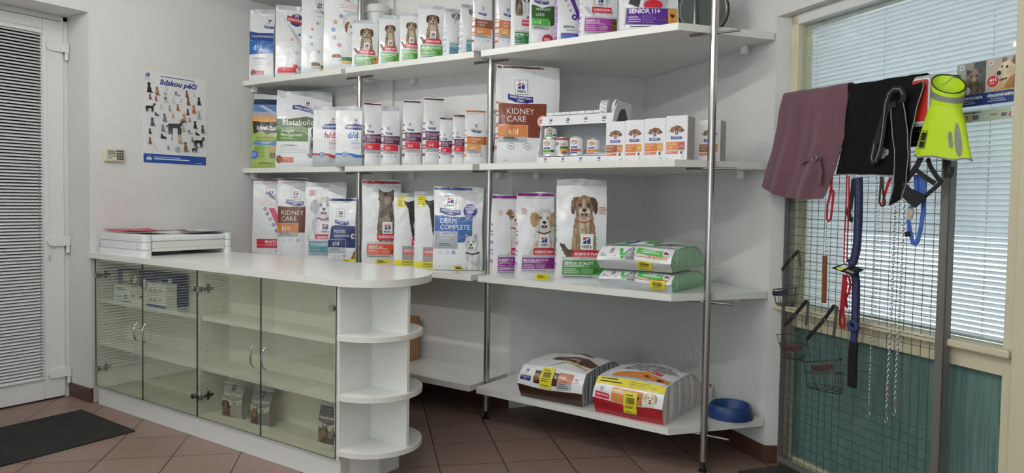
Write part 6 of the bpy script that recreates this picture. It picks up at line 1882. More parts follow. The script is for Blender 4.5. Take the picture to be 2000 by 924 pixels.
# ------------------------------------------------------------------ wire panel stand with dog gear (u, v, z in the window wall frame)
HG = {
'BURG_L':[(0.074,-0.005,2.048),(0.087,-0.035,1.992),(0.075,-0.060,1.840),(0.051,-0.085,1.688),(0.016,-0.100,1.552)],
'BURG_R':[(0.520,-0.005,2.038),(0.543,-0.030,1.950),(0.540,-0.045,1.778),(0.502,-0.055,1.631),(0.433,-0.060,1.487)],
'BURG_B':[(0.016,-0.100,1.552),(0.157,-0.090,1.507),(0.306,-0.070,1.486),(0.433,-0.060,1.487)],
'BLK_L':[(0.527,-0.005,2.027),(0.529,-0.025,1.927),(0.515,-0.030,1.780),(0.488,-0.030,1.663),(0.474,-0.030,1.605)],
'BLK_R':[(0.937,-0.005,2.017),(0.966,-0.030,1.968),(0.943,-0.040,1.868),(0.920,-0.040,1.771),(0.917,-0.040,1.661),(0.920,-0.040,1.586)],
'TONG_L':[(0.833,-0.055,1.908),(0.832,-0.055,1.850),(0.839,-0.055,1.771),(0.857,-0.055,1.701),(0.855,-0.055,1.546),(0.833,-0.055,1.457)],
'TONG_R':[(0.884,-0.055,1.931),(0.905,-0.055,1.861),(0.923,-0.055,1.764),(0.931,-0.055,1.678),(0.926,-0.055,1.545),(0.904,-0.055,1.485)],
'LOOP':[(0.894,-0.065,1.905),(0.898,-0.065,1.938),(0.880,-0.065,1.965),(0.845,-0.065,1.970),(0.823,-0.065,1.953),(0.807,-0.065,1.911),(0.801,-0.065,1.842),(0.795,-0.065,1.774),(0.783,-0.065,1.706),(0.764,-0.065,1.657),(0.749,-0.065,1.653),(0.741,-0.065,1.673),(0.754,-0.065,1.737),(0.781,-0.065,1.805),(0.797,-0.065,1.858),(0.825,-0.065,1.894),(0.860,-0.065,1.904)],
'PAW':[(0.725,-0.050,1.700),(0.760,-0.050,1.708),(0.786,-0.050,1.704),(0.806,-0.050,1.695),(0.779,-0.050,1.679)],
'RBUCK':[(0.300,-0.075,1.667),(0.346,-0.075,1.687),(0.391,-0.075,1.687),(0.436,-0.075,1.683)],
'RBUCK2':[(0.418,-0.075,1.683),(0.439,-0.075,1.617),(0.430,-0.075,1.557)],
'RED1':[(0.471,-0.035,1.747),(0.465,-0.035,1.672),(0.471,-0.035,1.595),(0.468,-0.035,1.519),(0.448,-0.035,1.453),(0.447,-0.035,1.387),(0.460,-0.035,1.375),(0.474,-0.035,1.386),(0.482,-0.035,1.465),(0.488,-0.035,1.519),(0.473,-0.035,1.535),(0.460,-0.035,1.519)],
'CH0':[(0.443,-0.030,1.462),(0.442,-0.030,1.329),(0.440,-0.030,1.222)],
'LEATH':[(0.439,-0.030,1.201),(0.440,-0.030,1.099),(0.441,-0.030,0.966)],
'REDA':[(0.561,-0.030,1.597),(0.563,-0.030,1.462),(0.560,-0.030,1.322),(0.561,-0.030,1.182)],
'REDB':[(0.575,-0.030,1.597),(0.580,-0.030,1.463),(0.579,-0.030,1.323),(0.580,-0.030,1.183)],
'REDC':[(0.564,-0.030,1.121),(0.558,-0.030,1.031),(0.553,-0.030,0.955),(0.549,-0.030,0.897),(0.557,-0.030,0.863),(0.575,-0.030,0.864),(0.579,-0.030,0.883),(0.569,-0.030,0.938),(0.565,-0.030,0.985),(0.572,-0.030,1.051),(0.578,-0.030,1.118)],
'REDD':[(0.586,-0.040,1.119),(0.608,-0.040,1.112),(0.616,-0.040,1.076),(0.609,-0.040,1.037),(0.593,-0.040,1.017),(0.585,-0.040,0.978),(0.576,-0.040,0.958)],
'REDE':[(0.587,-0.045,1.110),(0.582,-0.045,1.053),(0.595,-0.045,1.017),(0.605,-0.045,0.963),(0.599,-0.045,0.981),(0.592,-0.045,1.036),(0.599,-0.045,1.092)],
'TAGC':[(0.531,-0.050,1.141),(0.594,-0.050,1.179),(0.674,-0.050,1.179),(0.627,-0.050,1.124)],
'BW1':[(0.642,-0.040,1.586),(0.648,-0.040,1.490),(0.650,-0.040,1.390),(0.648,-0.040,1.281),(0.643,-0.040,1.235),(0.628,-0.040,1.187),(0.601,-0.040,1.176)],
'BW2':[(0.634,-0.040,1.156),(0.649,-0.040,1.098),(0.652,-0.040,1.006),(0.653,-0.040,0.933),(0.652,-0.040,0.887)],
'BW3':[(0.657,-0.045,0.883),(0.660,-0.045,0.897),(0.667,-0.045,0.888),(0.658,-0.045,0.870),(0.653,-0.045,0.832),(0.650,-0.045,0.799)],
'BWH':[(0.655,-0.045,0.811),(0.649,-0.045,0.732),(0.652,-0.045,0.593)],
'BSTR':[(0.605,-0.030,1.582),(0.600,-0.030,1.518),(0.588,-0.030,1.453),(0.579,-0.030,1.421),(0.588,-0.030,1.393),(0.606,-0.030,1.384)],
'CHA':[(0.731,-0.020,1.577),(0.732,-0.020,1.082),(0.730,-0.020,0.532)],
'CHB':[(0.839,-0.025,1.449),(0.839,-0.025,1.002),(0.834,-0.025,0.538)],
'CHC':[(0.886,-0.025,1.473),(0.882,-0.025,1.009),(0.876,-0.025,0.584)],
'BROWNL':[(0.758,-0.025,1.585),(0.755,-0.025,1.527),(0.752,-0.025,1.471),(0.767,-0.025,1.453),(0.783,-0.025,1.460),(0.784,-0.025,1.474),(0.772,-0.025,1.510),(0.767,-0.025,1.549),(0.764,-0.025,1.585)],
'REDSTR':[(0.806,-0.020,1.584),(0.788,-0.020,1.543),(0.772,-0.020,1.493),(0.769,-0.020,1.460)],
'HA':[(0.986,-0.050,1.669),(0.968,-0.050,1.633),(0.946,-0.050,1.603),(0.904,-0.050,1.559)],
'HB':[(0.958,-0.055,1.615),(1.004,-0.055,1.583),(1.058,-0.055,1.551)],
'HC':[(1.004,-0.050,1.493),(1.043,-0.050,1.524),(1.084,-0.050,1.556)],
'HD':[(1.011,-0.045,1.657),(1.026,-0.045,1.621),(1.054,-0.045,1.584),(1.082,-0.045,1.553)],
'HCHEST':[(0.910,-0.060,1.564),(0.945,-0.060,1.532),(1.018,-0.060,1.501),(1.021,-0.060,1.490),(0.973,-0.060,1.449),(0.936,-0.060,1.472),(0.900,-0.060,1.503)],
'HE':[(1.106,-0.060,1.667),(1.109,-0.060,1.617),(1.112,-0.060,1.578),(1.130,-0.060,1.579),(1.137,-0.060,1.596),(1.138,-0.060,1.616)],
'HE2':[(1.126,-0.060,1.666),(1.114,-0.060,1.637),(1.109,-0.060,1.612)],
'BC1':[(0.944,-0.030,1.590),(0.949,-0.030,1.525),(0.934,-0.030,1.462),(0.923,-0.030,1.443)],
'BC2':[(0.983,-0.030,1.582),(0.988,-0.030,1.509),(0.986,-0.030,1.431),(0.978,-0.030,1.358),(0.965,-0.030,1.305),(0.954,-0.030,1.292),(0.942,-0.030,1.296),(0.926,-0.030,1.345),(0.914,-0.030,1.395)],
'BC3':[(0.961,-0.025,1.587),(0.966,-0.025,1.525),(0.965,-0.025,1.504)],
'BCB':[(0.933,-0.035,1.445),(0.923,-0.035,1.398)],
'VPOST':[(0.968,-0.065,1.684),(1.214,-0.065,1.629),(1.055,-0.065,1.917),(1.158,-0.065,1.867),(1.102,-0.065,2.010),(1.047,-0.065,1.998),(1.183,-0.065,1.894)],
'REDBOX':[(0.955,-0.008,2.006),(0.974,-0.008,1.812),(0.917,-0.008,1.835),(0.936,-0.008,1.995)],
'M1':[(0.156,-0.050,1.103),(0.223,-0.050,1.171),(0.277,-0.050,1.216),(0.292,-0.050,1.137)],
'M1B':[(0.154,-0.060,0.973),(0.319,-0.060,1.021),(0.188,-0.060,0.920),(0.345,-0.060,0.932),(0.177,-0.060,0.990),(0.283,-0.060,1.014)],
'M2S':[(0.188,-0.050,0.809),(0.261,-0.050,0.876),(0.346,-0.050,0.965),(0.357,-0.050,0.959),(0.346,-0.050,0.838)],
'M2B':[(0.187,-0.080,0.760),(0.418,-0.080,0.824),(0.211,-0.080,0.680),(0.283,-0.080,0.632),(0.413,-0.080,0.674),(0.268,-0.080,0.712),(0.395,-0.080,0.737)],
'M3S':[(0.355,-0.050,0.767),(0.466,-0.050,0.885),(0.528,-0.050,0.964),(0.548,-0.050,0.963),(0.533,-0.050,0.816)],
'M3B':[(0.384,-0.080,0.547),(0.621,-0.080,0.674),(0.627,-0.080,0.543),(0.477,-0.080,0.657),(0.614,-0.080,0.697)],

}
def wp(k): return [W(*q) for q in HG[k]]
NV = -VD
M_ANG = mat('galvanised_angle', '7C7A76', .5, metal=.4)
M_WIRE = mat('panel_wire', '8A8A86', .35, metal=.9)
t = thing('wire_panel_stand', 'tall steel framed wire grid panel standing in front of the window', 'display panel', W(.6, .02, 0), W_ROT)
def pb(x0, x1, y0, y1, z0, z1, m): return MB().box(x0-.6, x1-.6, y0-.02, y1-.02, z0, z1, m)
mb = MB()
for (x0, x1, y0, y1, z0, z1) in ((.105, .110, 0, .038, .0, 2.0), (.105, .145, .034, .038, .0, 2.0), (1.042, 1.082, 0, .004, .0, 2.0), (1.078, 1.082, 0, .038, .0, 2.0),
                                 (.11, 1.078, 0, .004, 1.965, 2.0), (.11, 1.078, 0, .038, 1.996, 2.0), (.11, 1.042, .002, .006, .045, .08)):
    mb.box(x0-.6, x1-.6, y0-.02, y1-.02, z0, z1, M_ANG)
mb.build('frame', t, smooth=0)
mb = MB()
n = 21
for i in range(n):
    x = .150+.0447*i-.6
    if x > 1.045-.6: break
    mb.tube([(x, .002, .05), (x, .002, 1.985)], .0016, M_WIRE, 6)
for j in range(43):
    z = .085+.0447*j
    mb.tube([(.112-.6, -.0005, z), (1.045-.6, -.0005, z)], .0016, M_WIRE, 6)
mb.build('wire_grid', t, smooth=60)
pb(.160, 1.09, -.30, .030, 0, .045, mat('base_board', '2A2A2B', .5)).build('base', t, smooth=0, bevel=.002)

def lerp(a, b, q): return tuple(x+(y-x)*q for x, y in zip(a, b))
def along(P, q):
    L = [0]
    for i in range(1, len(P)): L.append(L[-1]+math.dist(P[i], P[i-1]))
    d = q*L[-1]
    for i in range(1, len(P)):
        if d <= L[i] or i == len(P)-1:
            return lerp(P[i-1], P[i], (d-L[i-1])/max(1e-9, L[i]-L[i-1]))
def drape(Lp, Rp, m, th, folds, amp, nx=36, ny=40, sag=0.0, seed=0, back=.30, both=True):
    """cloth hanging over the top bar: returns a builder and its front surface function"""
    def base(s, q):
        a = along(Lp, q); b = along(Rp, q)
        u, v, z = lerp(a, b, s)
        dv = amp*(math.sin(s*folds*2*PI+seed)+.4*math.sin(s*folds*4.3*PI+seed*2))*min(1, q*1.6)
        z -= sag*math.sin(PI*s)*q
        z += .004*noise.noise(Vector((s*4, q*3, seed)))
        u += .004*noise.noise(Vector((s*3, q*4, seed+5)))
        return u, v+dv-.006*noise.noise(Vector((s*5, q*5, seed+9))), z
    def front(s, q, off=0):
        u, v, z = base(s, q)
        return W(u, v-th/2-off, z)
    mb = MB()
    nb = 12 if back else 0
    rows = []
    for j in range(-nb, ny+1):
        r = []
        for i in range(nx+1):
            s = i/nx
            if j >= 0:
                u, v, z = base(s, j/ny)
                d = (0, -1, 0)
                r.append(((u, v-th/2, z), (u, v+th/2, z)))
            else:
                u0, v0, z0 = base(s, 0)
                k = -j
                if k <= 4:
                    a = PI*k/4
                    r.append(((u0, .022-(.022+.006-v0*0+.001)*math.cos(a)-(.0 if k else 0), z0+.016*math.sin(a)), (u0, .022-(.022+.006-th)*math.cos(a), z0+(.016-th)*math.sin(a))))
                else:
                    q = (k-4)/(nb-4)
                    r.append(((u0, .051, z0-back*q), (u0, .051-th, z0-back*q)))
        rows.append(r)
    R_ = len(rows)
    for side in (0, 1):
        vs = [W(*p[side]) for r in rows for p in r]
        fs = [(j*(nx+1)+i, (j+1)*(nx+1)+i, (j+1)*(nx+1)+i+1, j*(nx+1)+i+1) for j in range(R_-1) for i in range(nx)]
        mb.add(vs, fs if side == 0 else [f[::-1] for f in fs], m)
    for j in (0, R_-1):
        vs = [W(*p[0]) for p in rows[j]]+[W(*p[1]) for p in rows[j]]
        fs = [(i, i+1, nx+2+i, nx+1+i) for i in range(nx)]
        mb.add(vs, [f[::-1] for f in fs] if j == 0 else fs, m)
    for i in (0, nx):
        vs = [W(*rows[j][i][0]) for j in range(R_)]+[W(*rows[j][i][1]) for j in range(R_)]
        fs = [(j, j+1, R_+j+1, R_+j) for j in range(R_-1)]
        mb.add(vs, fs if i else [f[::-1] for f in fs], m)
    return mb, front
def tweed():
    m = mat('burgundy_tweed', '653643', .9, bump=.5, bscale=260, bdist=.004)
    nt = m.node_tree; b = nt.nodes['Principled BSDF']
    tc = nt.nodes.new('ShaderNodeTexCoord'); mp = nt.nodes.new('ShaderNodeMapping'); mp.inputs['Rotation'].default_value = (0, math.radians(40), 0)
    wv = nt.nodes.new('ShaderNodeTexWave'); wv.inputs['Scale'].default_value = 48; wv.inputs['Distortion'].default_value = 2.5; wv.inputs['Detail'].default_value = 3
    r = nt.nodes.new('ShaderNodeValToRGB'); r.color_ramp.elements[0].color = lin('55343D'); r.color_ramp.elements[1].color = lin('7A5560')
    nt.links.new(tc.outputs['Object'], mp.inputs['Vector']); nt.links.new(mp.outputs[0], wv.inputs['Vector']); nt.links.new(wv.outputs['Fac'], r.inputs['Fac']); nt.links.new(r.outputs[0], b.inputs['Base Color'])
    b.inputs['Sheen Weight'].default_value = .3
    return m
M_TW = tweed()
mb, fr = drape(HG['BURG_L'], HG['BURG_R'], M_TW, .005, 2.2, .014, sag=.030, seed=1.2, back=.25)
c1 = mb.build('dog_coat', smooth=60); tag(c1, 'burgundy tweed dog coat draped over the wire panel', 'dog coat', 'dog coats on the wire panel')
MB().ribbon(wp('RBUCK'), .020, .004, M_TW, NV).ribbon(wp('RBUCK2'), .024, .004, M_TW, NV).build('buckle_strap', c1, smooth=30)
q = W(.405, -.084, 1.688)
MB().tube([q+UD*(.014*math.cos(2*PI*i/20))+Vector((0, 0, .014*math.sin(2*PI*i/20))) for i in range(20)], .0022, M_STEEL, 8, closed=True).build('buckle_ring', c1, smooth=60)

M_BLK = mat('black_nylon', '070808', .85, spec=.25, bump=.35, bscale=300, bdist=.002)
M_PIPE = mat('reflective_piping', '8E9090', .5)
mb, fr = drape([(u+.018, v, z) for u, v, z in HG['BLK_L']], HG['BLK_R'], M_BLK, .004, 1.3, .006, seed=.4, back=.30)
c2 = mb.build('dog_coat', smooth=60); tag(c2, 'black dog coat with grey piping draped beside the burgundy one', 'dog coat', 'dog coats on the wire panel')
MB().tube([fr(1.0, j/40, .001) for j in range(41)], .0026, M_PIPE, 8).tube([fr(i/40, 1.0, .001) for i in range(34)], .0022, M_PIPE, 8).build('piping', c2, smooth=60)
M_LN = mat('black_lining', '17161C', .8)
mb, fr2 = drape(HG['TONG_L'], HG['TONG_R'], M_BLK, .006, .5, .004, nx=10, ny=30, seed=2.0, back=0)
tg = mb.build('belly_strap', c2, smooth=60)
MB().tube([fr2(0, j/30, .001) for j in range(31)], .0022, M_PIPE, 8).tube([fr2(1, j/30, .001) for j in range(31)], .0022, M_PIPE, 8).build('piping', tg, smooth=60)
lp = wp('LOOP')
mb = MB().ribbon(lp, .028, .004, M_LN, NV)
lo = mb.build('neck_loop', c2, smooth=30)
MB().tube([p+NV*.004 for p in lp[1:13]], .0022, M_PIPE, 8).build('piping', lo, smooth=60)
mb = MB()
for (u, v, z) in HG['PAW'][:4]:
    c = W(u, -.046, z)
    mb.lathe([(0, 0), (.012, 0), (.012, .0025), (0, .003)], M_PIPE, 14, M=Matrix.Translation(c) @ Matrix.Rotation(W_ROT, 4, 'Z') @ Matrix.Rotation(PI/2, 4, 'X') @ Matrix.Diagonal((.75, 1.25, 1, 1)))
c = W(.779, -.046, 1.682)
mb.lathe([(0, 0), (.020, 0), (.020, .0025), (0, .003)], M_PIPE, 16, M=Matrix.Translation(c) @ Matrix.Rotation(W_ROT, 4, 'Z') @ Matrix.Rotation(PI/2, 4, 'X') @ Matrix.Diagonal((1, .75, 1, 1)))
mb.build('paw_print', c2, smooth=40)

# red and white pack behind the black coat
t = thing('hanging_pack', 'white and grey pack with a red panel, hanging between black coat and yellow vest', 'pack', W(.95, -.004, 1.80), W_ROT)
MXZ = Matrix(((1, 0, 0, 0), (0, 0, 1, 0), (0, 1, 0, 0), (0, 0, 0, 1)))
MB().prism(rrect(-.05, .065, .0, .215, .012), -.008, -.0005, mat('pack_card', 'A9ABAD', .5), M=MXZ).build('backing_card', t, smooth=30)
MB().prism(rrect(-.052, .034, .012, .205, .014), -.0125, -.0082, mat('pack_white', 'E4E4E4', .35), M=MXZ).build('pack_rim', t, smooth=30)
MB().prism(rrect(-.052, .027, .020, .198, .012), -.0150, -.0127, mat('pack_red', 'C02A22', .35), M=MXZ).build('red_panel', t, smooth=30)

# high visibility vest
M_HV = mat('hi_vis', 'C3E61E', .6, bump=.25, bscale=18, bdist=.01)
M_REF = mat('reflective_grey', '7F8280', .4)
v0 = -.060
KEY = [  # q, centre u, centre z, half width, half depth, slope
    (0.0, 1.100, 1.885, .058, .040, -.30), (.12, 1.100, 1.865, .062, .042, -.28), (.35, 1.098, 1.800, .088, .045, -.18), (.65, 1.093, 1.722, .108, .047, -.12), (1.0, 1.090, 1.652, .128, .048, -.115)]
def vsec(q):
    for a, b in zip(KEY, KEY[1:]):
        if q <= b[0]:
            k = (q-a[0])/(b[0]-a[0]); return [x+(y-x)*k for x, y in zip(a, b)]
    return KEY[-1]
def vpt(q, a, off=0):
    _, cu, cz, hw, hd, sl = vsec(q)
    w_ = 1+.04*math.sin(a*3+q*2)*q+.03*math.sin(a*7)*q
    u = cu+(hw*w_+off)*math.cos(a); v = v0-(hd*w_+off)*math.sin(a)
    return W(u, v, cz+sl*(u-cu)+.004*math.sin(a*5)*q)
def loft(fn, q0, q1, nq, na, m, th=.003):
    mb = MB()
    for side in (0, 1):
        o_ = 0 if side == 0 else -th
        vs = [fn(q0+(q1-q0)*j/nq, 2*PI*i/na, o_) for j in range(nq+1) for i in range(na)]
        fs = [(j*na+i, j*na+(i+1) % na, (j+1)*na+(i+1) % na, (j+1)*na+i) for j in range(nq) for i in range(na)]
        mb.add(vs, fs if side == 0 else [f[::-1] for f in fs], m)
    for q in (q0, q1):
        vs = [fn(q, 2*PI*i/na, 0) for i in range(na)]+[fn(q, 2*PI*i/na, -th) for i in range(na)]
        fs = [(i, (i+1) % na, na+(i+1) % na, na+i) for i in range(na)]
        mb.add(vs, [f[::-1] for f in fs] if q == q0 else fs, m)
    return mb
mb = loft(vpt, 0, 1, 24, 48, M_HV)
p = Print(mb, lambda x, y, off: vpt(1-y, -x*1.0+PI/2+.0, off), 3.0, 1.0, base=.0016, cell=.08)
BK = mat('print_black', '15170F', .6)
def pr_rect(a0, a1, q0, q1, m):   # angles measured towards the right
    p.poly([(.5+a0/3, 1-q1), (.5+a1/3, 1-q1), (.5+a1/3, 1-q0), (.5+a0/3, 1-q0)], m)
for (a0, a1, q0, q1) in ((-.95, -.36, .50, .51), (-.95, -.36, .80, .81), (-.375, -.36, .50, .81)): pr_rect(a0, a1, q0, q1, BK)
pr_rect(-.78, -.41, .525, .645, BK); pr_rect(-.78, -.41, .66, .785, BK)
for i in range(6): pr_rect(-.93, -.84+.03*(i % 2), .54+.04*i, .562+.04*i, BK)
for (a, q) in ((.62, .56), (.64, .68)): p.ell(.5+a/3, 1-q, .030, M_REF, asp=.95, n=14)
p.ell(.5+.95/3, 1-.64, .05, M_REF, asp=2.0, n=16)
vest = mb.build('safety_vest', smooth=60); tag(vest, 'bright yellow-green reflective pet vest hanging at the right end of the wire panel', 'pet vest')
loft(lambda q, a, o: vpt(.965+.05*q, a, .002+o), 0, 1, 2, 48, M_REF, .006).build('hem_band', vest, smooth=60)
CK = [(0, 1.100, 1.868, .061, .043, -.30), (1, 1.100, 1.945, .066, .047, -.55)]
def cpt(q, a, off=0):
    k = q
    cu, cz, hw, hd, sl = [x+(y-x)*k for x, y in zip(CK[0][1:], CK[1][1:])]
    cu += .006*k
    u = cu+(hw+off)*math.cos(a); v = v0-(hd+off)*math.sin(a)
    return W(u, v, cz+sl*(u-cu)+.030*k*(-math.sin(a))+.01*k)
loft(lambda q, a, o: cpt(q, a, .001+o), 0, 1, 8, 40, M_HV).build('collar', vest, smooth=60)
loft(lambda q, a, o: cpt(.28+.40*q, a, .0035+o), 0, 1, 4, 40, M_REF, .002).build('reflective_band', vest, smooth=60)
loft(lambda q, a, o: cpt(.96+.06*q, a, .002+o), 0, 1, 1, 40, mat('black_trim', '1A1B1A', .6), .004).build('collar_trim', vest, smooth=60)
MB().tube([W(1.10, -.012, 1.97), W(1.10, .001, 1.985), W(1.10, -.03, 1.985), W(1.10, -.06, 1.96), W(1.10, -.085, 1.95)], .002, M_STEEL, 8).build('hanging_hook', vest, smooth=60)

# black harness below the vest
M_WEB = mat('black_webbing', '121212', .7, bump=.3, bscale=400, bdist=.002)
t = thing('dog_harness', 'black dog harness of crossed webbing straps under the yellow vest', 'harness')
for k, w_ in (('HA', .026), ('HB', .020), ('HC', .018), ('HD', .020), ('HE', .020), ('HE2', .022)):
    MB().ribbon(wp(k), w_, .003, M_WEB, NV).build('strap', t, smooth=30)
pts = [(u, z) for (u, v, z) in HG['HCHEST']]
MB().prism(pts, -.064, -.056, M_WEB, M=WM @ Matrix(((1, 0, 0, 0), (0, 0, 1, 0), (0, 1, 0, 0), (0, 0, 0, 1)))).build('chest_piece', t, smooth=0, bevel=.002)
MB().tube([W(.96, -.01, 1.69), W(.985, .002, 1.70), W(1.03, -.02, 1.69), W(1.09, -.045, 1.69)], .006, mat('hanger_plastic', 'C9C8BC', .4), 8).build('hanger', t, smooth=60)

# leashes
M_RED = mat('red_webbing', 'A3121F', .65, bump=.3, bscale=300, bdist=.002)
def chain(mb, path, L, r, m, wd=.55):
    P = [Vector(p) for p in path]
    cum = [0]
    for i in range(1, len(P)): cum.append(cum[-1]+(P[i]-P[i-1]).length)
    nlk = int(cum[-1]/(L*.74))
    for k in range(nlk):
        d = (k+.5)*cum[-1]/nlk
        i = max(j for j in range(len(cum)-1) if cum[j] <= d)
        c = P[i]+(P[i+1]-P[i])*((d-cum[i])/(cum[i+1]-cum[i]))
        tt = (P[i+1]-P[i]).normalized()
        ang = PI/4 if k % 2 else -PI/4
        s = UD*math.cos(ang)+VD*math.sin(ang)
        mb.tube([c+tt*(L/2*math.cos(2*PI*j/9))+s*(L/2*wd*math.sin(2*PI*j/9)) for j in range(9)], r, m, 5, closed=True)
def hook(parent, p):
    """snap hook hanging at the end of a chain"""
    mb = MB()
    mb.tube([p+UD*(.007*math.cos(2*PI*i/12))+Vector((0, 0, .007*math.sin(2*PI*i/12)-.004)) for i in range(12)], .0018, M_CHROME, 6, closed=True)
    mb.cyl(p+Vector((0, 0, -.010)), p+Vector((0, 0, -.030)), .0048, M_CHROME, 10)
    mb.tube([p+Vector((0, 0, -.030)), p+Vector((0, 0, -.040))+UD*.007, p+Vector((0, 0, -.056))+UD*.008, p+Vector((0, 0, -.066)), p+Vector((0, 0, -.058))-UD*.008, p+Vector((0, 0, -.044))-UD*.006], .0026, M_CHROME, 8)
    mb.cyl(p+Vector((0, 0, -.024))+UD*.004, p+Vector((0, 0, -.036))-UD*.006, .002, M_CHROME, 6)
    mb.build('snap_hook', parent, smooth=60)
def peg(parent, u, z, v=-.03):
    MB().tube([W(u, .018, z+.004), W(u, -.002, z+.006), W(u, v, z), W(u, v-.006, z+.010)], .0018, M_STEEL, 6).build('panel_peg', parent, smooth=60)
t = thing('chain_leash', 'chain leash with a red loop and a brown leather grip, left of the red cord', 'leash', group='leashes on the wire panel')
MB().ribbon(wp('RED1'), .012, .003, M_RED, NV).build('red_loop', t, smooth=30)
mb = MB(); chain(mb, wp('CH0'), .013, .0014, M_CHROME); mb.build('chain', t, smooth=60)
q = W(.4395, -.03, 1.212)
MB().tube([q+UD*(.013*math.cos(2*PI*i/18))+Vector((0, 0, .013*math.sin(2*PI*i/18))) for i in range(18)], .0018, M_CHROME, 6, closed=True).build('ring', t, smooth=60)
mb = MB().ribbon(wp('LEATH'), .028, .006, mat('brown_leather', '7A4426', .55, bump=.2, bscale=90), NV)
for zz in (1.185, 1.160): mb.lathe([(0, 0), (.004, 0), (.003, .002), (0, .0025)], M_CHROME, 12, M=Matrix.Translation(W(.4395, -.0332, zz)) @ Matrix.Rotation(W_ROT, 4, 'Z') @ Matrix.Rotation(PI/2, 4, 'X'))
mb.build('leather_grip', t, smooth=30)
peg(t, .471, 1.742)

t = thing('cord_leash', 'thin red cord leash hanging in a bundle beside the wide navy leash', 'leash', group='leashes on the wire panel')
for k in ('REDA', 'REDB'): MB().tube(wp(k), .0036, M_RED, 8).build('cord', t, smooth=60)
mb = MB()
for k in ('REDC', 'REDD', 'REDE'): mb.ribbon(wp(k), .012, .004, M_RED, NV)
mb.build('bundle', t, smooth=40)
peg(t, .568, 1.592)
M_NAVY = mat('navy_webbing', '1B2144', .6, col2='3C4676', nscale=120, bump=.3, bscale=200, bdist=.002)
M_NAVYE = mat('navy_edge', '12152C', .7)
t = thing('padded_leash', 'wide navy patterned leash with a black foam handle on the wire panel', 'leash', group='leashes on the wire panel')
for k, w_ in (('BW1', .046), ('BW2', .046)):
    MB().ribbon(wp(k), w_, .006, M_NAVYE, NV).ribbon([q+NV*.0035 for q in wp(k)], w_*.5, .002, M_NAVY, NV).build('webbing', t, smooth=40)
MB().ribbon(wp('BW3'), .034, .012, M_NAVY, NV).tube([W(.656+.022*math.cos(2*PI*i/14), -.055, .888+.020*math.sin(2*PI*i/14)) for i in range(14)], .012, M_NAVY, 8, closed=True).build('knot', t, smooth=60)
MB().ribbon(wp('BWH'), .048, .016, mat('foam_grip', '0B0B0C', .9), NV).build('foam_handle', t, smooth=0, bevel=.006)
peg(t, .642, 1.582, -.04)
tg = HG['TAGC']
mb = MB(); c = W(.603, -.052, 1.152)
Mq = Matrix.Translation(c) @ Matrix.Rotation(W_ROT, 4, 'Z') @ Matrix.Rotation(.55, 4, 'X') @ Matrix.Rotation(.16, 4, 'Y')
mb.prism([(-.072, -.022), (.058, -.034), (.078, .026), (-.040, .034)], -.0008, .0008, M_BLACK, M=Mq)
mb.prism([(-.050, -.012), (-.012, -.016), (-.004, .020), (-.034, .024)], .0009, .0013, paper('D9DAD8'), M=Mq)
mb.prism([(-.046, -.020), (-.016, -.024), (-.012, -.004), (-.040, .0)], .0014, .0018, paper('D3E02A'), M=Mq)
mb.prism([(.004, -.016), (.050, -.022), (.052, -.008), (.006, -.002)], .0009, .0013, paper('8E9094'), M=Mq)
tag_o = mb.build('price_tag', t, smooth=0); tag(tag_o, 'black card tag with a white and yellow label')
t = thing('strap_leash', 'black strap hanging behind the navy leash on the wire panel', 'leash', group='leashes on the wire panel')
MB().ribbon(wp('BSTR'), .026, .004, M_WEB, NV).build('strap', t, smooth=30); peg(t, .605, 1.580)
def chain_leash(k, L, r, label):
    t = thing('chain_leash', label, 'leash', group='leashes on the wire panel')
    mb = MB(); P = wp(k); chain(mb, P, L, r, M_CHROME); mb.build('chain', t, smooth=60)
    hook(t, P[-1]); peg(t, HG[k][0][0], HG[k][0][2], HG[k][0][1])
chain_leash('CHA', .013, .0014, 'thin steel chain leash, nearest the navy leash')
chain_leash('CHB', .018, .0021, 'heavy steel chain leash, middle of three bare chains')
chain_leash('CHC', .017, .0020, 'heavy steel chain leash, nearest the blue collar')
t = thing('cord_leash', 'brown cord leash loop showing below the black coat', 'leash', group='leashes on the wire panel')
MB().ribbon(wp('BROWNL'), .009, .004, mat('brown_cord', '3A2A20', .7), NV).build('loop', t, smooth=30); peg(t, .761, 1.585)
t = thing('webbing_leash', 'red webbing leash end showing slantwise below the black coat', 'leash', group='leashes on the wire panel')
MB().ribbon(wp('REDSTR'), .014, .003, M_RED, NV).build('webbing', t, smooth=30); peg(t, .806, 1.583)
M_BLUE = mat('blue_webbing', '3C63B4', .6, bump=.3, bscale=300, bdist=.002)
t = thing('dog_collar', 'blue webbing dog collar with a pale buckle, under the black harness', 'collar')
for k, w_ in (('BC1', .020), ('BC2', .020), ('BC3', .022)):
    MB().ribbon(wp(k), w_, .003, M_BLUE, NV).build('webbing', t, smooth=30)
a, b = wp('BCB')
MB().ribbon([a, b], .028, .010, mat('buckle_plastic', 'B9B29A', .4), NV).build('buckle', t, smooth=0, bevel=.003)
MB().ribbon([W(.917, -.036, 1.345), W(.921, -.036, 1.322)], .026, .006, M_BLACK, NV).build('slider', t, smooth=0, bevel=.002)
peg(t, .965, 1.588)

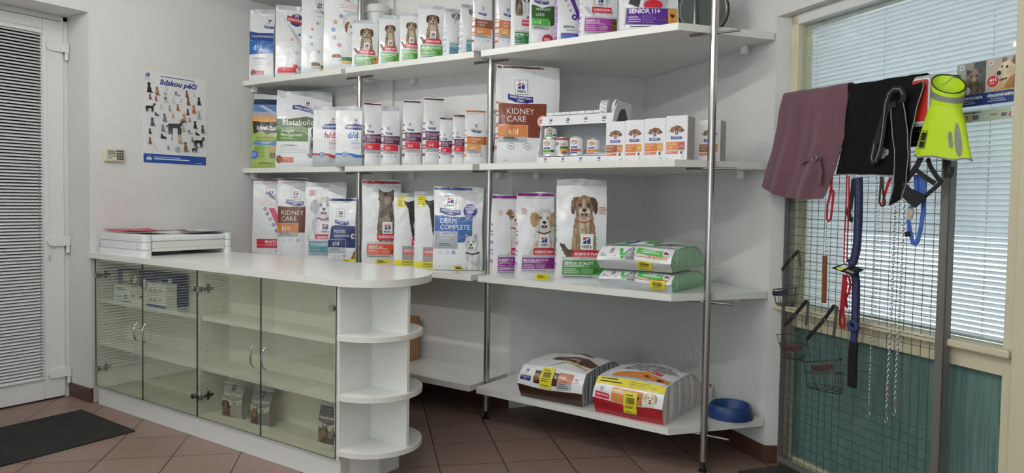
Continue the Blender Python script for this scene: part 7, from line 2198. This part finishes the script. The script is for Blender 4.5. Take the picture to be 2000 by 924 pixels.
# wire muzzles
M_WR = mat('muzzle_wire', '55544F', .4, metal=.8)
def muzzle(label, cu, cz, a, b, depth, slope, strapk, pad, padcol, a2=.75, shift=0.0, v=-.085):
    t = thing('wire_muzzle', label, 'muzzle', group='wire dog muzzles on the wire panel')
    def ring(q, n=28):
        """q 0 at the open top, 1 at the nose"""
        k = 1-(1-a2)*q**1.5
        return [W(cu+shift*q+a*k*math.cos(2*PI*i/n), v+b*k*math.sin(2*PI*i/n), cz+slope*a*math.cos(2*PI*i/n)*(1-q*.7)-depth*q) for i in range(n)]
    mb = MB()
    for q, r in ((0, .0022), (.42, .0018), (.92, .0018)):
        mb.tube(ring(q), r, M_WR, 6, closed=True)
    n = 28
    for i in range(0, n, 3):
        mb.tube([ring(q)[i] for q in (0, .25, .5, .75, .92)]+[ring(1.0)[i]*.72+sum(ring(1.0), Vector())/n*.28], .0016, M_WR, 6)
    R = ring(1.0)
    for i in range(1, 13, 2):
        mb.tube([R[i], (R[i]+R[(-i) % n])/2+Vector((0, 0, -.010)), R[(-i) % n]], .0016, M_WR, 6)
    mb.build('wire_basket', t, smooth=60)
    st = wp(strapk)
    j = max(range(len(st)), key=lambda i: st[i].z)
    s1 = st[:j+1]; s2 = st[j:]
    MB().ribbon(s1, .019, .003, mat('black_leather', '1B1916', .5), NV).build('strap', t, smooth=30)
    MB().ribbon(s2, .017, .003, mat('worn_leather', '4A4640', .6), NV).build('strap', t, smooth=30)
    end = s2[-1]; rr = ring(0)
    near = min(rr, key=lambda p: (p-end).length); near2 = min(rr, key=lambda p: (p-s1[0]).length)
    MB().tube([end, near], .0018, M_WR, 6).tube([s1[0], near2], .0018, M_WR, 6).build('strap_link', t, smooth=60)
    mid = s1[len(s1)//2]
    MB().tube([mid+NV*.004+UD*(.011*math.cos(2*PI*i/12))+Vector((0, 0, .013*math.sin(2*PI*i/12))) for i in range(12)], .0016, M_CHROME, 6, closed=True).build('buckle', t, smooth=60)
    (u0, z0, u1, z1) = pad
    P = [W(u0+(u1-u0)*i/8, v-b*.78-.012*math.sin(PI*i/8), z0+(z1-z0)*i/8-.004*math.sin(PI*i/8)) for i in range(9)]
    o = MB().ribbon(P, .024, .008, mat('pad_'+padcol, padcol, .6), NV).build('nose_pad', t, smooth=0, bevel=.002)
    top = st[j]
    MB().tube([W(HG[strapk][j][0], .018, top.z+.002), top+Vector((0, 0, .004)), top+NV*.006+Vector((0, 0, .006))], .0018, M_STEEL, 6).build('panel_peg', t, smooth=60)
muzzle('smallest wire muzzle with a dark blue nose pad, topmost of the three', .232, 1.015, .078, .050, .085, .18, 'M1', (.180, .985, .283, 1.005), '191F3C')
muzzle('wire muzzle with a red-lined nose pad, lower left of the three', .278, .785, .093, .050, .120, .22, 'M2S', (.270, .712, .395, .737), '4A1A1E', .70, .03)
muzzle('largest wire muzzle with a brown nose pad, lowest of the three', .500, .690, .114, .055, .135, .26, 'M3S', (.480, .655, .610, .690), '43241F', .92, .02)

# ------------------------------------------------------------------ daylight, camera, colour management
w = bpy.data.worlds.new('sky'); scn.world = w
w.use_nodes = True
bg = w.node_tree.nodes['Background']
bg.inputs['Color'].default_value = lin('E8EEF4')
bg.inputs['Strength'].default_value = WORLD
cam = bpy.data.cameras.new('camera')
co = bpy.data.objects.new('camera', cam); COL.objects.link(co)
scn.camera = co
F = 1407.96443; CY = 447.249; PITCH = 3.87794714e-02; ROLL = 1.61864466e-02; TB = 9.76947574e-01
cam.sensor_fit = 'HORIZONTAL'; cam.sensor_width = 36.0
cam.lens = F*36.0/2000.0
cam.shift_x = 0.0
cam.shift_y = (CY-462.0)/2000.0
cam.clip_start = .02; cam.clip_end = 100
ex = Vector((math.sin(TB), -math.cos(TB), 0)); ey = Vector((math.cos(TB), math.sin(TB), 0))
f = Vector((0, math.cos(PITCH), -math.sin(PITCH))); r = Vector((1, 0, 0)); u = r.cross(f)
c, s = math.cos(ROLL), math.sin(ROLL)
r2 = r*c+u*s; u2 = u*c-r*s
def tw(v): return Vector((ex.dot(v), ey.dot(v), v.z))
R_, U_, F_ = tw(r2), tw(u2), tw(f)
m = Matrix((( R_.x, U_.x, -F_.x, 0), (R_.y, U_.y, -F_.y, 0), (R_.z, U_.z, -F_.z, 1.45), (0, 0, 0, 1)))
co.matrix_world = m
vs = scn.view_settings
scn.display_settings.display_device = 'sRGB'
vs.view_transform = 'Standard'; vs.look = 'None'; vs.gamma = 1.0; vs.exposure = EXPO
vs.use_curve_mapping = False
scn.cycles.max_bounces = 10; scn.cycles.diffuse_bounces = 5; scn.cycles.transparent_max_bounces = 16
scn.cycles.use_denoising = True
scn.cycles.sample_clamp_indirect = 6.0
